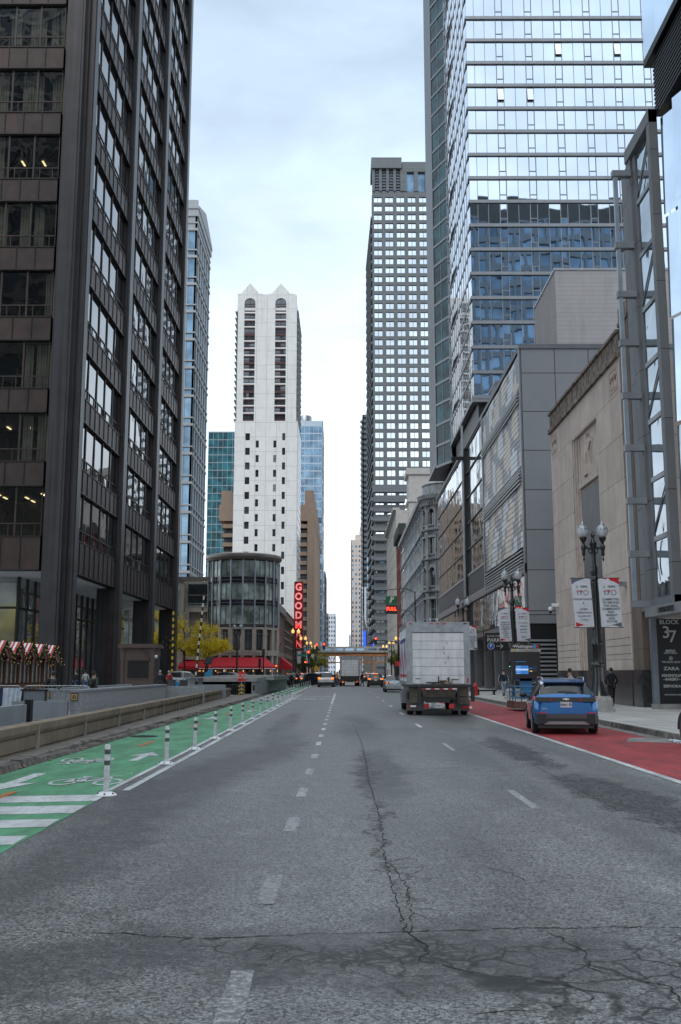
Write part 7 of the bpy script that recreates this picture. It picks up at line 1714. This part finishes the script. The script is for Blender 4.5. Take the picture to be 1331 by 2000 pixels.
    for s_, c, an in legs:
        t.part('shoe', MB().ell(S3(an[0], an[1] - .05, max(.045, an[2] - .06)), (.05 * k, .14 * k, .05 * k), 10, 6).ell(S3(an[0], an[1] + .01, an[2]), (.05 * k, .055 * k, .07 * k), 8, 5), mat('shoe_%02d%02d' % (int(shoes[0] * 99), int(shoes[1] * 99)), shoes, .6), smooth=60, local=True)
    hm = hair or M_hair
    t.part('hair', MB().ell(S3(0, .022, 1.665), (.092 * k, .10 * k, .10 * k), 12, 8), hm, smooth=60, local=True)
    t.part('eyes', MB().ell(S3(-.032, -.098, 1.635), (.012 * k, .008 * k, .008 * k), 6, 4).ell(S3(.032, -.098, 1.635), (.012 * k, .008 * k, .008 * k), 6, 4).box(-.02 * k, .02 * k, -.102 * k, -.09 * k, 1.565 * k, 1.572 * k), M_blk, local=True)
    if hat: t.part('hat', MB().lathe(0, 0, [(.105 * k, 1.665 * k), (.107 * k, 1.70 * k), (.09 * k, 1.76 * k), (.04 * k, 1.785 * k)], 12), hat, smooth=60, local=True)
    if hood: t.part('hood', MB().ell(S3(0, .07, 1.47), (.13 * k, .085 * k, .075 * k), 10, 6), hood, smooth=60, local=True)
    if stripe:
        for s_, el, wr in arms:
            q = MB(); a, b_ = Vector(S3(s_ * .19, 0, 1.40)), Vector(S3(*el)); c_ = Vector(S3(*wr)); off = Vector((s_ * .062 * k, -.0, .01))
            q.tube([a + off * 1.25, b_ + off * 1.08, c_ + off * .85], .012, 6); t.part('sleeve_stripe', q, M_white, parent=o, local=True)
        t.part('collar', MB().ell(S3(0, -.01, 1.475), (.085 * k, .085 * k, .03 * k), 10, 5), M_white, smooth=60, local=True)
        t.part('chest_badge', MB().box(.05, .08, -.15, -.14, 1.3, 1.33), M_white, local=True)
    if pack is not None:
        b = solo('backpack', MB().ell((0, .20 * k, 1.22 * k), (.15 * k, .10 * k, .22 * k), 12, 8).ell((0, .27 * k, 1.14 * k), (.11 * k, .06 * k, .11 * k), 10, 6), pack[0], pack[1], 'backpack', (0, 0, 0), smooth=60)
        b.location = loc; b.rotation_euler.z = rz
    return t
PI = math.pi
person('man in a navy track top with white sleeve stripes and pale jeans walking this way', (10.62, 66.5, .15), R(8), 1.72, (.01, .018, .045), (.22, .28, .36), (.03, .03, .03), stripe=True, hat=M_blk, step=.16)
person('person in black walking away in tan boots by the dark granite base', (12.65, 47.5, .15), PI + R(4), 1.76, (.012, .012, .016), (.01, .01, .012), (.32, .13, .03), step=.13, pose='pocket', hood=mat('slate_scarf', (.02, .035, .055), .8))
person('person in dark jacket wearing a pale backpack, half hidden behind the blue car', (9.85, 43.7, .15), PI, 1.72, (.015, .015, .018), (.03, .03, .035), pack=(mat('pale_pack', (.30, .32, .34), .7, var=.25, vs=10), 'pale grey backpack on the person behind the blue car'))
person('person low behind the blue car roof beside the station sign', (9.0, 47.9, -.1), PI, 1.55, (.02, .02, .022))
person('person in a puffy black jacket and beanie sitting low by the granite wall', (-13.2, 46.0, -.05), PI + .5, 1.78, (.012, .013, .018), (.02, .02, .025), hat=mat('slate_beanie', (.05, .055, .06), .8), pack=(mat('dark_pack', (.02, .022, .03), .6), 'dark backpack of the person in the beanie'))
person('person in a camouflage jacket near the corner column of the dark tower', (-12.35, 50.2, -.08), PI - .4, 1.82, (.055, .07, .05), (.02, .02, .025), pack=(mat('black_pack', (.012, .013, .016), .6), 'black backpack with pale emblem on the camouflage jacket'))
person('person in a pale jacket standing on the plaza with a companion', (-20.5, 80.5, .12), PI + .5, 1.72, (.42, .42, .40), (.08, .14, .24), pose='stand', step=.05)
person('person in a dark jacket standing beside the one in the pale jacket', (-21.2, 80.3, .12), PI + 1.2, 1.74, (.03, .03, .035), (.06, .1, .18), pose='stand', step=.05)
person('grey haired person in a red jacket by the guard booth', (-12.75, 74.2, .12), PI - .3, 1.7, (.22, .02, .03), (.02, .02, .03), hair=M_hairg, pose='stand', step=.05)
person('grey haired person in a dark jacket by the guard booth', (-13.35, 73.9, .12), PI + .3, 1.72, (.02, .022, .03), (.02, .02, .03), hair=M_hairg, pose='stand', step=.05)
for x, y, c, lb in ((-5.75, 114, (.02, .02, .022), 'pedestrian in black, left one of three crossing ahead of the green lane'), (-5.0, 115, (.03, .02, .02), 'pedestrian in dark clothes, middle one of three crossing ahead of the green lane'), (-4.2, 114, (.015, .02, .03), 'pedestrian in a dark navy coat, right one of three crossing ahead of the green lane')):
    person(lb, (x, y, 0), R(70) if x < -5 else R(-70), 1.72, c, (.015, .015, .02), group='people crossing far ahead')
person('worker in a long orange coat beside the distant truck', (-.62, 122, 0), R(-60), 1.78, (.62, .22, .01), (.03, .06, .16), long_coat=True, group='people crossing far ahead', hat=M_red)
person('worker in dark blue behind the one in orange', (-.95, 123.5, 0), R(-60), 1.76, (.02, .04, .12), (.03, .06, .2), group='people crossing far ahead')
person('person in black standing at the right side of the distant truck', (2.45, 124, 0), R(60), 1.78, (.012, .012, .014), (.012, .012, .014), pose='stand', group='people crossing far ahead')
q = MB()
def wheel_ring(b, c, r):
    pts = [(c[0], c[1] + r * math.cos(a), c[2] + r * math.sin(a)) for a in [2 * PI * k / 16 for k in range(17)]]; b.tube(pts, .02, 5, 0, False)
for i, (x, y, rz) in enumerate(((-5.35, 113.2, 80), (-4.5, 113.4, 85))):
    b = T('bicycle', 'dark bicycle wheeled by a pedestrian at the far crossing, %s one' % ('left' if i == 0 else 'right'), 'bicycle', (x, y, 0), 'bicycles at the far crossing', R(rz))
    for s_ in (-.5, .5):
        m_ = MB(); wheel_ring(m_, (0, s_, .34), .32); b.part('wheel', m_, M_rub, local=True)
    b.part('frame', MB().tube([(0, -.5, .34), (0, -.1, .3), (0, -.2, .8), (0, .4, .8), (0, -.1, .3)], .018, 5).tube([(0, .5, .34), (0, .38, .95)], .018, 5).tube([(-.22, .36, .98), (.22, .36, .98)], .015, 5), M_dk, local=True); b.part('saddle', MB().ell((0, -.22, .86), (.06, .13, .03), 8, 5), M_blk, local=True)
# ------------------------------------------------------------------ trees
M_bark = mat('bark', (.045, .035, .028), .9, var=.3, vs=6)
def leafmat(name, c, c2):
    if name in MATS: return MATS[name]
    m, nt, b = base_mat(name); v = coords(nt); n = noise(nt, v, 1.4, 3)
    nt.links.new(mixc(nt, maprange(nt, n, .35, .65), c, c2), b.inputs['Base Color']); b.inputs['Roughness'].default_value = .7
    tl = nd(nt, 'ShaderNodeBsdfTranslucent'); nt.links.new(b.inputs['Base Color'].links[0].from_socket, tl.inputs[0]); mx = nd(nt, 'ShaderNodeMixShader'); mx.inputs[0].default_value = .35
    nt.links.new(b.outputs[0], mx.inputs[1]); nt.links.new(tl.outputs[0], mx.inputs[2]); nt.links.new(mx.outputs[0], nt.nodes['Material Output'].inputs[0])
    MATS[name] = m; return m
L_yel = leafmat('yellow_leaf', (.88, .62, .02), (.62, .55, .05)); L_grn = leafmat('green_leaf', (.09, .16, .03), (.22, .20, .03))
def tree(label, x, y, z0, h, rad, m, n=5200, leaf=.14, seed=1, bare=0., zc=.62, flat=.42, lean=0, name='street_tree', group=None):
    g = random.Random(seed); t = T(name, label, 'tree', (x, y, z0), group)
    tr_ = MB(); th = h * (zc - flat * .55)
    tr_.tube([(x, y, z0), (x + .1, y, z0 + th * .5), (x + lean * .3, y, z0 + th)], [.17, .13, .11], 8)
    tips = []
    def branch(p, d, l, r, dep):
        q = p + d * l; mid = p + d * l * .5 + Vector((g.gauss(0, .06), g.gauss(0, .06), g.gauss(0, .05))) * l
        tr_.tube([p, mid, q], [r, r * .8, r * .6], 5 if dep < 2 else 4)
        if dep >= 3: tips.append(q); tips.append(mid); return
        if dep >= 1: tips.append(q)
        for _ in range(3 if dep < 2 else 2):
            nd_ = (d + Vector((g.gauss(0, .6), g.gauss(0, .6), g.gauss(.05, .35)))).normalized(); branch(q, nd_, l * g.uniform(.6, .85), r * .6, dep + 1)
    top = Vector((x + lean * .3, y, z0 + th))
    for k in range(6):
        a = k * 1.05 + g.uniform(-.3, .3); branch(top, Vector((math.cos(a) * .9, math.sin(a) * .9, g.uniform(.3, .9))).normalized(), rad * .42, .07, 0)
    branch(top, Vector((0, 0, 1)), h * .2, .08, 0)
    t.part('trunk', tr_, M_bark, smooth=60)
    lf_ = MB(); cz = z0 + h * zc; hz = h * flat
    for i in range(n):
        if g.random() < bare: continue
        c = g.choice(tips); p = c + Vector((g.gauss(0, .5), g.gauss(0, .5), g.gauss(-.08, .34))) * rad * .3
        e = Vector(((p.x - x - lean) / rad, (p.y - y) / rad, (p.z - cz) / hz))
        if e.length > 1.0 + .18 * math.sin(p.x * 3) * math.cos(p.z * 4): continue
        s_ = leaf * g.uniform(.6, 1.3); u = Vector((g.gauss(0, 1), g.gauss(0, 1), g.gauss(0, .5))).normalized(); w_ = u.cross(Vector((g.gauss(0, 1), g.gauss(0, 1), g.gauss(0, 1)))).normalized()
        lf_.face([p - u * s_, p + w_ * s_ * .45, p + u * s_, p - w_ * s_ * .45])
    t.part('crown', lf_, m); return t
tree('yellow autumn tree in front of the round building', -17.4, 128, .12, 8.6, 3.0, L_yel, 6500, .15, 3, 0, .62, .42, .3)
tree('yellow autumn tree glimpsed between the last two columns of the dark tower', -26.2, 146, .12, 11.5, 3.6, L_yel, 7000, .18, 5, zc=.6, flat=.44)
tree('yellow tree on the plaza south of the dark tower', -37, 55, .12, 10.5, 4.4, L_yel, 5000, .22, 8, zc=.6, flat=.44, group='plaza trees mirrored in the lobby glass')
tree('green yellow tree on the plaza farther from the corner', -47, 51, .12, 11.5, 4.8, leafmat('mixed_leaf', (.30, .28, .03), (.12, .17, .03)), 5000, .22, 9, zc=.6, flat=.44, group='plaza trees mirrored in the lobby glass')
tree('half bare tree on the street side of the dark tower', -21.0, 133.5, .12, 9.5, 3., L_yel, 1100, .16, 12, .3, .66, .42)
tree('small green yellow tree before the bridge on the left pavement', -7.0, 186, .1, 6.2, 2.0, L_grn, 5000, .16, 14, zc=.62, flat=.42)
tree('second green street tree behind it on the left pavement', -6.4, 210, .1, 7.0, 2.4, L_grn, 4500, .18, 15, zc=.62, flat=.42)
tree('third street tree close to the bridge on the left pavement', -6.2, 245, .1, 7.5, 2.6, leafmat('mixed_leaf', (.30, .28, .03), (.12, .17, .03)), 3500, .2, 16)
tree('green street tree beyond the crossing on the right pavement', 11.2, 205, .1, 7.0, 2.2, L_grn, 3500, .18, 17)
